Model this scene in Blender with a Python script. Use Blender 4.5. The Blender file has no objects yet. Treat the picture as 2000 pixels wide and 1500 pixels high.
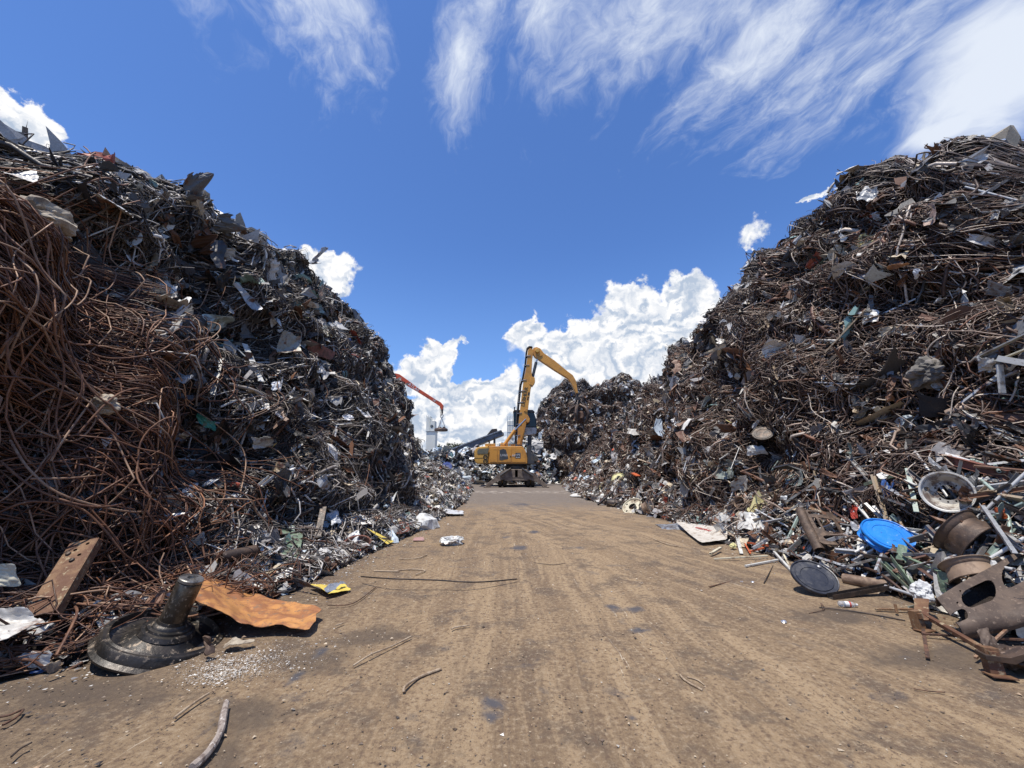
import bpy, bmesh, math, random
import numpy as np
from mathutils import Vector, Matrix, noise
from mathutils.bvhtree import BVHTree

random.seed(11)
RNG = np.random.default_rng(11)
scene = bpy.context.scene
COL = scene.collection
R = math.radians

# ------------------------------------------------------------------ camera
CAM_H, PITCH, FPX = 1.75, R(11.74), 770.0
cam_data = bpy.data.cameras.new('camera')
cam = bpy.data.objects.new('camera', cam_data)
COL.objects.link(cam)
cam.location = (0, 0, CAM_H)
cam.rotation_euler = (math.pi / 2 + PITCH, 0, 0)
cam_data.sensor_width = 36.0
cam_data.lens = 36.0 * FPX / 2000.0
cam_data.clip_start, cam_data.clip_end = 0.05, 3000
scene.camera = cam
EYE = Vector((0, 0, CAM_H))


def ray(px, py):
    u, v = px - 1000.0, 750.0 - py
    c, s = math.cos(PITCH), math.sin(PITCH)
    return Vector((u, FPX * c - v * s, FPX * s + v * c)).normalized()


# ------------------------------------------------------------------ sun, sky
SUN_DIR = Vector((-0.17, -0.19, 0.955)).normalized()
SUN_EL = math.asin(SUN_DIR.z)
SUN_AZ = math.atan2(SUN_DIR.x, SUN_DIR.y)
sun_data = bpy.data.lights.new('sun', 'SUN')
sun_data.energy = 5.0
sun_data.angle = R(0.53)
sun_data.color = (1.0, 0.935, 0.84)
sun = bpy.data.objects.new('sun', sun_data)
COL.objects.link(sun)
sun.rotation_euler = SUN_DIR.to_track_quat('Z', 'Y').to_euler()

scene.view_settings.view_transform = 'Standard'
scene.view_settings.look = 'None'
scene.view_settings.gamma = 1.0
scene.view_settings.exposure = 0.15
scene.render.engine = 'CYCLES'
scene.cycles.max_bounces = 4
scene.cycles.diffuse_bounces = 2
scene.cycles.glossy_bounces = 2
scene.cycles.transmission_bounces = 4
scene.cycles.transparent_max_bounces = 4
scene.cycles.sample_clamp_indirect = 6.0

world = bpy.data.worlds.new('World')
scene.world = world
world.use_nodes = True
WT = world.node_tree
WT.nodes.clear()


class NT:
    """small helper to write node trees as expressions"""
    def __init__(self, tree):
        self.t = tree

    def n(self, typ, **kw):
        nd = self.t.nodes.new(typ)
        for k, v in kw.items():
            setattr(nd, k, v)
        return nd

    def put(self, sock, v):
        if isinstance(v, bpy.types.NodeSocket):
            self.t.links.new(v, sock)
        elif v is not None:
            try:
                sock.default_value = v
            except Exception:
                sock.default_value = (*v, 1.0) if len(v) == 3 else v

    def m(self, op, a, b=None, c=None, clamp=False):
        nd = self.n('ShaderNodeMath', operation=op, use_clamp=clamp)
        self.put(nd.inputs[0], a)
        if b is not None:
            self.put(nd.inputs[1], b)
        if c is not None:
            self.put(nd.inputs[2], c)
        return nd.outputs[0]

    def vm(self, op, a, b=None, out=0):
        nd = self.n('ShaderNodeVectorMath', operation=op)
        self.put(nd.inputs[0], a)
        if b is not None:
            self.put(nd.inputs[3 if op == 'SCALE' else 1], b)
        return nd.outputs[out]

    def mix(self, f, a, b, mode='MIX'):
        nd = self.n('ShaderNodeMix', data_type='RGBA', blend_type=mode)
        self.put(nd.inputs[0], f)
        self.put(nd.inputs[6], a)
        self.put(nd.inputs[7], b)
        return nd.outputs[2]

    def noise(self, vec, scale, detail=4, rough=0.55, dist=0.0, lac=2.0):
        nd = self.n('ShaderNodeTexNoise')
        self.put(nd.inputs['Vector'], vec)
        self.put(nd.inputs['Scale'], scale)
        self.put(nd.inputs['Detail'], detail)
        self.put(nd.inputs['Roughness'], rough)
        self.put(nd.inputs['Distortion'], dist)
        self.put(nd.inputs['Lacunarity'], lac)
        return nd.outputs['Fac']

    def ramp(self, f, lo, hi, a=0.0, b=1.0, smooth=True):
        nd = self.n('ShaderNodeMapRange', interpolation_type='SMOOTHSTEP' if smooth else 'LINEAR')
        self.put(nd.inputs[0], f)
        for i, v in enumerate((lo, hi, a, b)):
            self.put(nd.inputs[i + 1], v)
        return nd.outputs[0]

    def comb(self, x, y, z):
        nd = self.n('ShaderNodeCombineXYZ')
        for i, v in enumerate((x, y, z)):
            self.put(nd.inputs[i], v)
        return nd.outputs[0]

    def sep(self, v):
        nd = self.n('ShaderNodeSeparateXYZ')
        self.put(nd.inputs[0], v)
        return nd.outputs


def build_world():
    g = NT(WT)
    tc = g.n('ShaderNodeTexCoord').outputs['Generated']
    d = g.vm('NORMALIZE', tc)
    sky = g.n('ShaderNodeTexSky', sky_type='NISHITA', sun_disc=False, sun_elevation=SUN_EL, sun_rotation=SUN_AZ,
              altitude=50.0, air_density=1.0, dust_density=0.35, ozone_density=3.0)
    x, y, z = g.sep(d)
    az = g.m('ARCTAN2', x, y)
    el = g.m('ARCSINE', z)

    def ang(px, py):
        v = ray(px, py)
        return math.atan2(v.x, v.y), math.asin(v.z)

    def blobs(lst):
        tot = None
        for (px, py, rx, ry) in lst:
            a, e = ang(px, py)
            v = ray(px + 30, py)
            v0 = ray(px, py)
            k = v.angle(v0) / 30.0
            ra = rx * k / max(math.cos(e), 0.2)
            re = ry * k
            dx = g.m('MULTIPLY', g.m('SUBTRACT', az, a), 1.0 / ra)
            dy = g.m('MULTIPLY', g.m('SUBTRACT', el, e), 1.0 / re)
            q = g.m('SUBTRACT', 1.0, g.m('SQRT', g.m('ADD', g.m('MULTIPLY', dx, dx), g.m('MULTIPLY', dy, dy))))
            tot = q if tot is None else g.m('MAXIMUM', tot, q)
        return tot

    # ---- cumulus: soft blobs whose outline is warped into billows
    w1 = g.n('ShaderNodeTexNoise')
    g.put(w1.inputs['Vector'], d)
    g.put(w1.inputs['Scale'], 9.0)
    g.put(w1.inputs['Detail'], 3)
    w2 = g.n('ShaderNodeTexNoise')
    g.put(w2.inputs['Vector'], d)
    g.put(w2.inputs['Scale'], 30.0)
    g.put(w2.inputs['Detail'], 6)
    g.put(w2.inputs['Roughness'], 0.62)
    off1 = g.vm('SCALE', g.vm('SUBTRACT', w1.outputs['Color'], (0.5, 0.5, 0.5)), 0.15)
    off2 = g.vm('SCALE', g.vm('SUBTRACT', w2.outputs['Color'], (0.5, 0.5, 0.5)), 0.075)
    dw = g.vm('NORMALIZE', g.vm('ADD', d, g.vm('ADD', off1, off2)))
    wx, wy, wz = g.sep(dw)
    az0, el0 = az, el
    az = g.m('ARCTAN2', wx, wy)
    el = g.m('ARCSINE', wz)
    cum = blobs([(618, 528, 98, 58), (560, 515, 55, 45),
                 (850, 690, 42, 44), (828, 745, 75, 50), (905, 775, 75, 48), (985, 760, 42, 55), (870, 835, 150, 60),
                 (1000, 830, 120, 60), (1035, 655, 52, 46), (1110, 690, 100, 60), (1190, 715, 110, 72),
                 (1245, 605, 85, 68), (1345, 615, 80, 75), (1300, 690, 140, 90), (1150, 780, 200, 70), (1240, 660, 90, 70),
                 (1480, 435, 40, 30), (1585, 382, 26, 10), (25, 218, 130, 82), (-40, 180, 140, 100),
                 (1700, 760, 500, 130), (400, 800, 500, 110), (-500, 600, 400, 200), (2500, 500, 400, 200)])
    az, el = az0, el0
    thin = blobs([(1480, 435, 90, 60), (1585, 382, 60, 30), (975, 690, 60, 30)])
    soft = g.ramp(thin, 0.0, 0.3, 0.14, 0.5)
    nmd = g.n('ShaderNodeMapRange', interpolation_type='SMOOTHSTEP')
    g.put(nmd.inputs[0], cum)
    g.put(nmd.inputs[1], -0.02)
    g.put(nmd.inputs[2], soft)
    cmask = nmd.outputs[0]
    # relief: small billows lit from above, greyer towards the base and in the hollows
    def billow(vec):
        a = g.noise(vec, 17.0, 5, 0.55)
        v_ = g.n('ShaderNodeTexVoronoi', feature='SMOOTH_F1')
        g.put(v_.inputs['Vector'], vec)
        g.put(v_.inputs['Scale'], 34.0)
        g.put(v_.inputs['Smoothness'], 0.6)
        return g.m('SUBTRACT', g.m('MULTIPLY', a, 1.3), g.m('MULTIPLY', v_.outputs['Distance'], 0.75))
    b0 = billow(dw)
    b1 = billow(g.vm('ADD', dw, (-0.003, 0.0, 0.010)))
    rel = g.m('MULTIPLY', g.m('SUBTRACT', b0, b1), 2.4)
    bigsh = g.noise(g.vm('MULTIPLY', d, (1.0, 1.0, 2.2)), 7.0, 4, 0.5)
    lit = g.m('ADD', g.m('ADD', 0.80, rel), g.m('MULTIPLY', g.m('SUBTRACT', bigsh, 0.52), 1.7))
    lit = g.m('SUBTRACT', lit, g.ramp(cum, 0.25, 0.8, 0.0, 0.22))
    lit = g.ramp(lit, 0.05, 0.95, 0.0, 1.0, smooth=False)
    ccol = g.mix(lit, (0.47, 0.56, 0.70), (0.99, 0.99, 1.0))

    # ---- high cirrus: streaks fanning out, stretched along the view of the wind
    u = g.m('DIVIDE', x, g.m('ADD', z, 0.25))
    v = g.m('DIVIDE', y, g.m('ADD', z, 0.25))
    st = g.comb(g.m('ADD', u, g.m('MULTIPLY', v, 0.30)), g.m('MULTIPLY', v, 0.42), 3.7)
    warp = g.n('ShaderNodeTexNoise')
    g.put(warp.inputs['Vector'], g.comb(u, v, 0.0))
    g.put(warp.inputs['Scale'], 2.6)
    g.put(warp.inputs['Detail'], 4)
    wv = g.vm('SCALE', g.vm('SUBTRACT', warp.outputs['Color'], (0.5, 0.5, 0.5)), 0.36)
    st2 = g.vm('ADD', st, wv)
    s1 = g.noise(st2, 7.0, 9, 0.60, 0.1)
    s1b = g.noise(st2, 34.0, 6, 0.68, 0.3)
    cir = blobs([(1450, -40, 500, 200), (1750, 60, 420, 190), (1350, 40, 380, 130), (600, -20, 200, 130), (620, 60, 130, 160),
                 (1060, -10, 90, 150), (950, -10, 90, 110), (900, 100, 80, 130), (1950, 190, 230, 190), (1880, 130, 250, 170),
                 (1500, 60, 240, 110), (-100, 150, 120, 60), (1230, 20, 330, 130), (1500, 110, 300, 110), (1700, 150, 160, 90), (2400, 100, 600, 500), (1500, -800, 1500, 500)])
    sd = g.m('ADD', g.m('MULTIPLY', cir, 0.62), g.m('ADD', g.m('MULTIPLY', g.m('SUBTRACT', s1, 0.5), 1.9), g.m('MULTIPLY', g.m('SUBTRACT', s1b, 0.5), 0.8)))
    smask = g.m('MULTIPLY', g.ramp(sd, -0.08, 1.12), 0.92)
    thick = blobs([(1960, 150, 300, 260), (1950, 60, 300, 160), (1850, 250, 140, 60), (2500, 200, 500, 400)])
    tmask = g.ramp(g.m('ADD', thick, g.m('MULTIPLY', g.m('SUBTRACT', s1, 0.5), 1.2)), 0.08, 0.75, 0.0, 0.86)
    smask = g.m('MAXIMUM', smask, tmask)

    tint = g.mix(1.0, sky.outputs[0], (SKY_TINT[0], SKY_TINT[1], SKY_TINT[2]), 'MULTIPLY')
    low = g.ramp(el, 0.05, 0.55, 1.0, 0.0)
    base = g.mix(g.m('MULTIPLY', low, 0.34), tint, (SKY_LOW[0], SKY_LOW[1], SKY_LOW[2]))
    K = 1.0 / SKY_STR
    c1 = g.mix(smask, base, (0.80 * K, 0.85 * K, 0.92 * K))
    cc = g.vm('SCALE', ccol, 0.93 * K)
    c2 = g.mix(cmask, c1, cc)
    bg = g.n('ShaderNodeBackground')
    g.put(bg.inputs[0], c2)
    g.put(bg.inputs[1], SKY_STR)
    out = g.n('ShaderNodeOutputWorld')
    WT.links.new(bg.outputs[0], out.inputs[0])


SKY_STR = 0.10
SKY_TINT = (0.84, 1.14, 1.62)
SKY_LOW = (2.7, 4.9, 8.9)
build_world()


# ------------------------------------------------------------------ materials
def princ(name):
    m = bpy.data.materials.new(name)
    m.use_nodes = True
    t = m.node_tree
    t.nodes.clear()
    g = NT(t)
    b = g.n('ShaderNodeBsdfPrincipled')
    o = g.n('ShaderNodeOutputMaterial')
    t.links.new(b.outputs[0], o.inputs[0])
    return m, g, b


def worn(name, c1, c2=None, amount=0.5, scale=6.0, rough=0.65, metal=0.0, bump=0.25, c3=None, a3=0.4, s3=25.0, obj_color=False, rough2=None):
    """base colour c1 broken up by patches of c2 (rust, dirt) and specks of c3, with a bumpy surface"""
    m, g, b = princ(name)
    tc = g.n('ShaderNodeTexCoord').outputs['Object']
    rnd = g.n('ShaderNodeObjectInfo')
    vec = g.vm('ADD', tc, g.vm('SCALE', (7.0, 3.0, 5.0), rnd.outputs['Random']))
    n1 = g.noise(vec, scale, 6, 0.65, 0.3)
    n2 = g.noise(vec, s3, 5, 0.7)
    n4 = g.noise(vec, scale * 0.4, 3, 0.5)
    base = c1
    if obj_color:
        base = rnd.outputs['Color']
    base = g.mix(g.ramp(n4, 0.3, 0.7, 0.0, 0.35), base, g.mix(1.0, base, (0.6, 0.58, 0.56), 'MULTIPLY'))
    if c2:
        w = 0.5 + (0.5 - amount) * 0.55
        f1 = g.ramp(n1, w - 0.09, w + 0.07)
        base = g.mix(f1, base, c2)
        if rough2 is not None:
            g.put(b.inputs['Roughness'], g.ramp(f1, 0, 1, rough, rough2))
    if c3:
        w = 0.5 + (0.5 - a3) * 0.5
        base = g.mix(g.ramp(n2, w - 0.04, w + 0.05), base, c3)
    g.put(b.inputs['Base Color'], base)
    if not (c2 and rough2 is not None):
        g.put(b.inputs['Roughness'], g.ramp(n2, 0.2, 0.8, max(rough - 0.12, 0.05), min(rough + 0.12, 1.0)))
    g.put(b.inputs['Metallic'], metal)
    bp = g.n('ShaderNodeBump')
    g.put(bp.inputs['Strength'], bump)
    g.put(bp.inputs['Distance'], 0.01)
    g.put(bp.inputs['Height'], g.m('ADD', n2, g.m('MULTIPLY', n1, 1.5)))
    g.t.links.new(bp.outputs[0], b.inputs['Normal'])
    return m


RUST = (0.13, 0.055, 0.028)
DRUST = (0.055, 0.032, 0.022)
M = {}
M['rust'] = worn('rust', (0.15, 0.075, 0.045), DRUST, 0.5, 9, 0.8, 0.1, 0.5, (0.24, 0.16, 0.11), 0.25)
M['brownsteel'] = worn('brown_steel', (0.115, 0.075, 0.052), (0.06, 0.042, 0.033), 0.45, 5, 0.55, 0.35, 0.3, (0.20, 0.15, 0.12), 0.2)
M['drumblack'] = worn('greasy_black', (0.050, 0.042, 0.035), (0.020, 0.018, 0.016), 0.5, 5, 0.45, 0.35, 0.5, (0.24, 0.19, 0.14), 0.30, 16)
M['darksteel'] = worn('dark_steel', (0.045, 0.038, 0.034), (0.09, 0.065, 0.05), 0.4, 7, 0.5, 0.4, 0.3, (0.16, 0.13, 0.11), 0.2)
M['orangesheet'] = worn('orange_rust_sheet', (0.50, 0.235, 0.075), (0.30, 0.125, 0.05), 0.5, 4.5, 0.65, 0.1, 0.4, (0.20, 0.12, 0.07), 0.30, 12)
M['anysheet'] = worn('painted_sheet', (0.5, 0.5, 0.5), RUST, 0.30, 5, 0.5, 0.15, 0.3, (0.10, 0.085, 0.075), 0.22, 14, obj_color=True)
M['galv'] = worn('galvanised', (0.42, 0.44, 0.46), (0.16, 0.14, 0.13), 0.4, 6, 0.42, 0.55, 0.25, (0.6, 0.62, 0.64), 0.3)
M['white'] = worn('white_paint', (0.66, 0.65, 0.60), (0.20, 0.15, 0.11), 0.28, 5, 0.5, 0.0, 0.2, (0.38, 0.30, 0.22), 0.25)
M['cream'] = worn('cream_paint', (0.62, 0.57, 0.42), (0.24, 0.18, 0.12), 0.35, 5, 0.55, 0.0, 0.2)
M['green'] = worn('green_paint', (0.16, 0.22, 0.15), (0.10, 0.07, 0.05), 0.3, 5, 0.55, 0.0, 0.2, (0.26, 0.32, 0.22), 0.3)
M['blue'] = worn('blue_paint', (0.022, 0.22, 0.66), (0.02, 0.08, 0.22), 0.22, 7, 0.35, 0.0, 0.2, (0.30, 0.45, 0.65), 0.16, 18)
M['navy'] = worn('dark_navy_lid', (0.020, 0.024, 0.038), (0.07, 0.07, 0.075), 0.35, 5, 0.45, 0.1, 0.25, (0.55, 0.55, 0.55), 0.04, 16)
M['yellow'] = worn('yellow_paint', (0.68, 0.52, 0.10), (0.30, 0.22, 0.08), 0.25, 5, 0.55, 0.0, 0.2)
M['wood'] = worn('bleached_wood', (0.42, 0.33, 0.23), (0.24, 0.17, 0.11), 0.45, 10, 0.85, 0.0, 0.5)
M['redpaint'] = worn('red_paint', (0.48, 0.06, 0.03), (0.20, 0.05, 0.03), 0.35, 6, 0.5, 0.0, 0.2)
M['redbeam'] = worn('red_oxide', (0.22, 0.085, 0.06), (0.11, 0.05, 0.035), 0.45, 6, 0.75, 0.0, 0.3)
M['machine'] = worn('machine_yellow', (0.72, 0.335, 0.055), (0.50, 0.235, 0.05), 0.40, 1.2, 0.45, 0.0, 0.08, (0.20, 0.11, 0.04), 0.12, 7)
M['machined'] = worn('counterweight_yellow', (0.68, 0.38, 0.08), (0.50, 0.30, 0.09), 0.4, 1.4, 0.6, 0.0, 0.1, (0.20, 0.12, 0.05), 0.2, 7)
M['machgrey'] = worn('machine_grey', (0.060, 0.062, 0.066), (0.11, 0.09, 0.07), 0.35, 2.5, 0.5, 0.0, 0.1)
M['undercarriage'] = worn('dusty_undercarriage', (0.25, 0.20, 0.155), (0.13, 0.10, 0.08), 0.45, 2.2, 0.75, 0.1, 0.2)
M['conveyor'] = worn('conveyor_grey', (0.20, 0.21, 0.225), (0.13, 0.13, 0.13), 0.4, 1.5, 0.6, 0.1, 0.1)
M['decal'] = worn('decal_grey', (0.055, 0.065, 0.075), (0.10, 0.10, 0.09), 0.3, 3, 0.55, 0.0, 0.05)
M['grille'] = worn('grille_olive', (0.17, 0.165, 0.12), (0.12, 0.11, 0.08), 0.4, 3, 0.7, 0.0, 0.1)
M['letter_white'] = worn('letter_white', (0.7, 0.7, 0.68), None, 0, 5, 0.5, 0, 0.02)
M['letter_black'] = worn('letter_black', (0.02, 0.02, 0.02), None, 0, 5, 0.5, 0, 0.02)
M['letter_red'] = worn('letter_red', (0.5, 0.05, 0.04), None, 0, 5, 0.5, 0, 0.02)
M['rubber'] = worn('rubber', (0.018, 0.017, 0.016), (0.06, 0.05, 0.04), 0.4, 6, 0.85, 0, 0.3)
M['hose'] = worn('black_hose', (0.022, 0.021, 0.021), (0.06, 0.05, 0.04), 0.3, 3, 0.6, 0, 0.1)
M['chrome'] = worn('chrome_rod', (0.6, 0.6, 0.6), None, 0, 5, 0.2, 0.9, 0.02)
M['redarm'] = worn('red_crane_paint', (0.60, 0.085, 0.025), (0.34, 0.06, 0.03), 0.35, 1.2, 0.5, 0.0, 0.08)
M['concrete'] = worn('silo_concrete', (0.80, 0.80, 0.70), (0.70, 0.70, 0.62), 0.5, 0.6, 0.85, 0.0, 0.15, (0.25, 0.25, 0.22), 0.15, 3)
M['stone'] = worn('pale_stone', (0.42, 0.36, 0.27), (0.20, 0.16, 0.12), 0.4, 5, 0.9, 0.0, 0.8, (0.10, 0.08, 0.06), 0.2)
M['fabric'] = worn('white_plastic_sack', (0.62, 0.63, 0.62), (0.32, 0.31, 0.29), 0.35, 5, 0.7, 0.0, 0.3)
M['glassdark'] = worn('cab_glass', (0.008, 0.013, 0.018), None, 0, 5, 0.08, 0.0, 0.0)
M['bark'] = worn('tree_bark', (0.10, 0.07, 0.05), (0.06, 0.04, 0.03), 0.5, 8, 0.9, 0.0, 0.5)


def clear_plastic():
    m, g, b = princ('clear_plastic')
    g.put(b.inputs['Base Color'], (0.9, 0.93, 0.95))
    g.put(b.inputs['Roughness'], 0.08)
    g.put(b.inputs['Transmission Weight'], 0.75)
    g.put(b.inputs['IOR'], 1.3)
    return m


M['plastic'] = clear_plastic()


def tint_material(name, rough, metal, rust_amount):
    """material of loose scrap: each wire or fragment brings its own colour in the attribute 'tint'"""
    m, g, b = princ(name)
    at = g.n('ShaderNodeAttribute', attribute_name='tint')
    geo = g.n('ShaderNodeNewGeometry').outputs['Position']
    n = g.noise(geo, 9.0, 5, 0.65)
    n2 = g.noise(geo, 42.0, 3, 0.6)
    c = g.mix(g.ramp(n, 0.56, 0.70, 0.0, rust_amount), at.outputs['Color'], (0.085, 0.042, 0.026))
    c = g.mix(g.ramp(n2, 0.35, 0.75, 0.0, 0.5), c, g.mix(1.0, c, (0.45, 0.43, 0.42), 'MULTIPLY'))
    g.put(b.inputs['Base Color'], c)
    g.put(b.inputs['Metallic'], metal)
    g.put(b.inputs['Roughness'], g.ramp(n2, 0.2, 0.8, rough - 0.15, min(rough + 0.15, 1)))
    bp = g.n('ShaderNodeBump')
    g.put(bp.inputs['Strength'], 0.35)
    g.put(bp.inputs['Distance'], 0.01)
    g.put(bp.inputs['Height'], n2)
    g.t.links.new(bp.outputs[0], b.inputs['Normal'])
    return m


M['wire'] = tint_material('loose_wire', 0.55, 0.12, 0.5)
M['frag'] = tint_material('loose_fragment', 0.55, 0.05, 0.35)


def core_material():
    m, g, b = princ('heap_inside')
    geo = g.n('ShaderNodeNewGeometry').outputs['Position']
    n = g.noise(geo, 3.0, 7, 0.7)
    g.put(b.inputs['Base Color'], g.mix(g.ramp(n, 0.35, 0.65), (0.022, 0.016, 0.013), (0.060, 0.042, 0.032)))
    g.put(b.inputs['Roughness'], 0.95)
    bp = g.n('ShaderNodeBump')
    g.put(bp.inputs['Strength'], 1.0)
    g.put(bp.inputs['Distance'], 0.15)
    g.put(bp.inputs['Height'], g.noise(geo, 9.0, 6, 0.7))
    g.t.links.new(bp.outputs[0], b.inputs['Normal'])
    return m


M['core'] = core_material()


def ground_material():
    m, g, b = princ('packed_dirt')
    p = g.n('ShaderNodeNewGeometry').outputs['Position']
    x, y, z = g.sep(p)
    big = g.noise(p, 0.45, 5, 0.6)
    mid = g.noise(p, 1.9, 6, 0.65, 0.3)
    fine = g.noise(p, 21.0, 6, 0.78)
    grit = g.noise(p, 70.0, 4, 0.8)
    # wheel tracks: one set runs straight down the road, another swings out to the right as it comes nearer
    fam = g.ramp(g.m('ADD', x, g.m('MULTIPLY', y, 0.36)), 3.9, 4.9)
    wob = g.m('MULTIPLY', g.m('SUBTRACT', big, 0.5), 0.5)
    txa = g.m('ADD', g.m('ADD', x, g.m('MULTIPLY', y, 0.015)), wob)
    txb = g.m('ADD', g.m('ADD', x, g.m('MULTIPLY', y, 0.36)), wob)

    def lanes(sx, sy, seed, det, ro):
        a = g.noise(g.comb(g.m('MULTIPLY', txa, sx), g.m('MULTIPLY', y, sy), seed), 1.6, det, ro)
        b_ = g.noise(g.comb(g.m('MULTIPLY', txb, sx), g.m('MULTIPLY', y, sy), seed + 4), 1.6, det, ro)
        return g.m('ADD', g.m('MULTIPLY', a, g.m('SUBTRACT', 1.0, fam)), g.m('MULTIPLY', b_, fam))
    gate0 = g.noise(g.comb(x, g.m('MULTIPLY', y, 0.5), 31.0), 0.9, 4, 0.6)
    trk = lanes(2.2, 0.07, 0.0, 5, 0.65)
    trf = lanes(15.0, 0.22, 2.0, 4, 0.7)
    col = g.mix(g.ramp(big, 0.35, 0.65), (0.238, 0.162, 0.090), (0.160, 0.108, 0.063))
    lanef = g.ramp(g.m('ADD', x, g.m('MULTIPLY', g.m('SUBTRACT', mid, 0.5), 3.0)), -2.2, 0.2, 0.35, 1.0)
    col = g.mix(g.m('MULTIPLY', g.ramp(trk, 0.43, 0.60, 0.0, 0.85), lanef), col, (0.325, 0.230, 0.132))
    col = g.mix(g.ramp(mid, 0.50, 0.64, 0.0, 0.80), col, (0.095, 0.068, 0.047))
    col = g.mix(g.m('MULTIPLY', g.ramp(trf, 0.50, 0.68, 0.0, 0.62), g.m('MULTIPLY', lanef, g.ramp(gate0, 0.38, 0.60, 0.5, 1.0))), col, (0.115, 0.080, 0.052))
    col = g.mix(g.ramp(fine, 0.51, 0.64, 0.0, 0.62), col, (0.36, 0.275, 0.18))
    col = g.mix(g.ramp(fine, 0.38, 0.49, 0.95, 0.0), col, (0.125, 0.080, 0.050))
    col = g.mix(g.ramp(grit, 0.55, 0.75, 0.0, 0.55), col, (0.42, 0.34, 0.24))
    col = g.mix(g.ramp(grit, 0.25, 0.42, 0.65, 0.0), col, (0.075, 0.05, 0.035))
    # pale scrapes along the tracks
    scr = lanes(20.0, 0.55, 7.0, 4, 0.7)
    gate = g.noise(g.comb(x, y, 11.0), 0.7, 3, 0.5)
    sc = g.m('MULTIPLY', g.ramp(scr, 0.63, 0.68), g.ramp(gate, 0.52, 0.64))
    sc = g.m('MULTIPLY', sc, g.ramp(fine, 0.35, 0.55))
    col = g.mix(g.m('MULTIPLY', sc, 0.8), col, (0.62, 0.54, 0.42))
    # scattered oil spots
    sp = g.noise(g.comb(x, y, 21.0), 2.6, 4, 0.6, 0.4)
    oil = g.m('MULTIPLY', g.ramp(sp, 0.61, 0.70), g.ramp(fine, 0.30, 0.55, 1.0, 0.4))

    def spot(cx, cy, rx, ry):
        dx = g.m('MULTIPLY', g.m('SUBTRACT', x, cx), 1.0 / rx)
        dy = g.m('MULTIPLY', g.m('SUBTRACT', y, cy), 1.0 / ry)
        q = g.m('SUBTRACT', 1.0, g.m('SQRT', g.m('ADD', g.m('MULTIPLY', dx, dx), g.m('MULTIPLY', dy, dy))))
        return g.m('ADD', q, g.m('MULTIPLY', g.m('SUBTRACT', mid, 0.5), 2.4))
    tot = None
    for (px, py, rx, ry) in [(1018, 1068, .38, .5), (985, 1050, .3, .4), (1195, 1185, .28, .28), (1240, 1190, .3, .2), (1250, 1232, .22, .14),
                             (1020, 985, 1.3, 1.6), (960, 1375, .22, .16), (960, 1400, .15, .2), (1130, 1070, .3, .35), (1235, 1400, .12, .12),
                             (1045, 1037, .3, .4), (575, 1320, .10, .35), (625, 1270, .12, .3)]:  # the final pair are narrow dark streaks at near left
        q = ray(px, py)
        t = -CAM_H / q.z
        s = spot(q.x * t, q.y * t, rx, ry)
        tot = s if tot is None else g.m('MAXIMUM', tot, s)
    dark_patch = None
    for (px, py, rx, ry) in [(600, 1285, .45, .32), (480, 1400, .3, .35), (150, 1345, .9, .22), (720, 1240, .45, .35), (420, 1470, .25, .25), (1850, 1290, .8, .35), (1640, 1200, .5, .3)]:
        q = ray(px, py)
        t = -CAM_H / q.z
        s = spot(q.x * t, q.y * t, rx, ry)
        dark_patch = s if dark_patch is None else g.m('MAXIMUM', dark_patch, s)
    col = g.mix(g.m('MULTIPLY', g.ramp(dark_patch, -0.3, 0.7), 0.82), col, g.mix(fine, (0.060, 0.042, 0.030), (0.125, 0.092, 0.062)))  # soft dark brown patches mixed into the dirt near the road edges
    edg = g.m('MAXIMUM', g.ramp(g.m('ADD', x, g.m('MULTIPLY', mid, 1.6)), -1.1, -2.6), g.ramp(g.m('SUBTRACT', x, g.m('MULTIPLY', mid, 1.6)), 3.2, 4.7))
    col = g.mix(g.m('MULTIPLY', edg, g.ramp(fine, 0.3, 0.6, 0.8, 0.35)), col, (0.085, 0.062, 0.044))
    wet = g.m('MULTIPLY', g.ramp(tot, 0.35, 0.90), g.ramp(fine, 0.25, 0.5, 0.75, 1.0))
    allw = g.m('MAXIMUM', wet, g.m('MULTIPLY', oil, 0.75))
    # grey worn yard surface further on, near the machine
    far = g.ramp(g.m('ADD', y, g.m('MULTIPLY', g.m('SUBTRACT', mid, 0.5), 9.0)), 14.5, 22.0)
    col = g.mix(g.m('MULTIPLY', far, 0.85), col, g.mix(mid, (0.085, 0.072, 0.062), (0.21, 0.175, 0.145)))
    col = g.mix(g.m('MULTIPLY', g.m('MULTIPLY', g.ramp(y, 26.0, 27.5), g.ramp(y, 28.3, 30.5, 1.0, 0.0)), g.ramp(mid, 0.46, 0.66, 0, .7)), col, (0.42, 0.37, 0.31))
    col = g.mix(g.m('MULTIPLY', allw, 0.90), col, (0.052, 0.052, 0.060))
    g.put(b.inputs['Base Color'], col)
    g.put(b.inputs['Roughness'], g.ramp(allw, 0.0, 1.0, 0.93, 0.68))
    h = g.m('ADD', g.m('MULTIPLY', fine, 0.6), g.m('ADD', g.m('MULTIPLY', grit, 0.22), g.m('MULTIPLY', trf, 0.10)))
    h = g.m('MULTIPLY', h, g.ramp(wet, 0, 1, 1.0, 0.25))
    bp = g.n('ShaderNodeBump')
    g.put(bp.inputs['Strength'], 0.9)
    g.put(bp.inputs['Distance'], 0.028)
    g.put(bp.inputs['Height'], h)
    g.t.links.new(bp.outputs[0], b.inputs['Normal'])
    return m


M['ground'] = ground_material()


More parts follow.
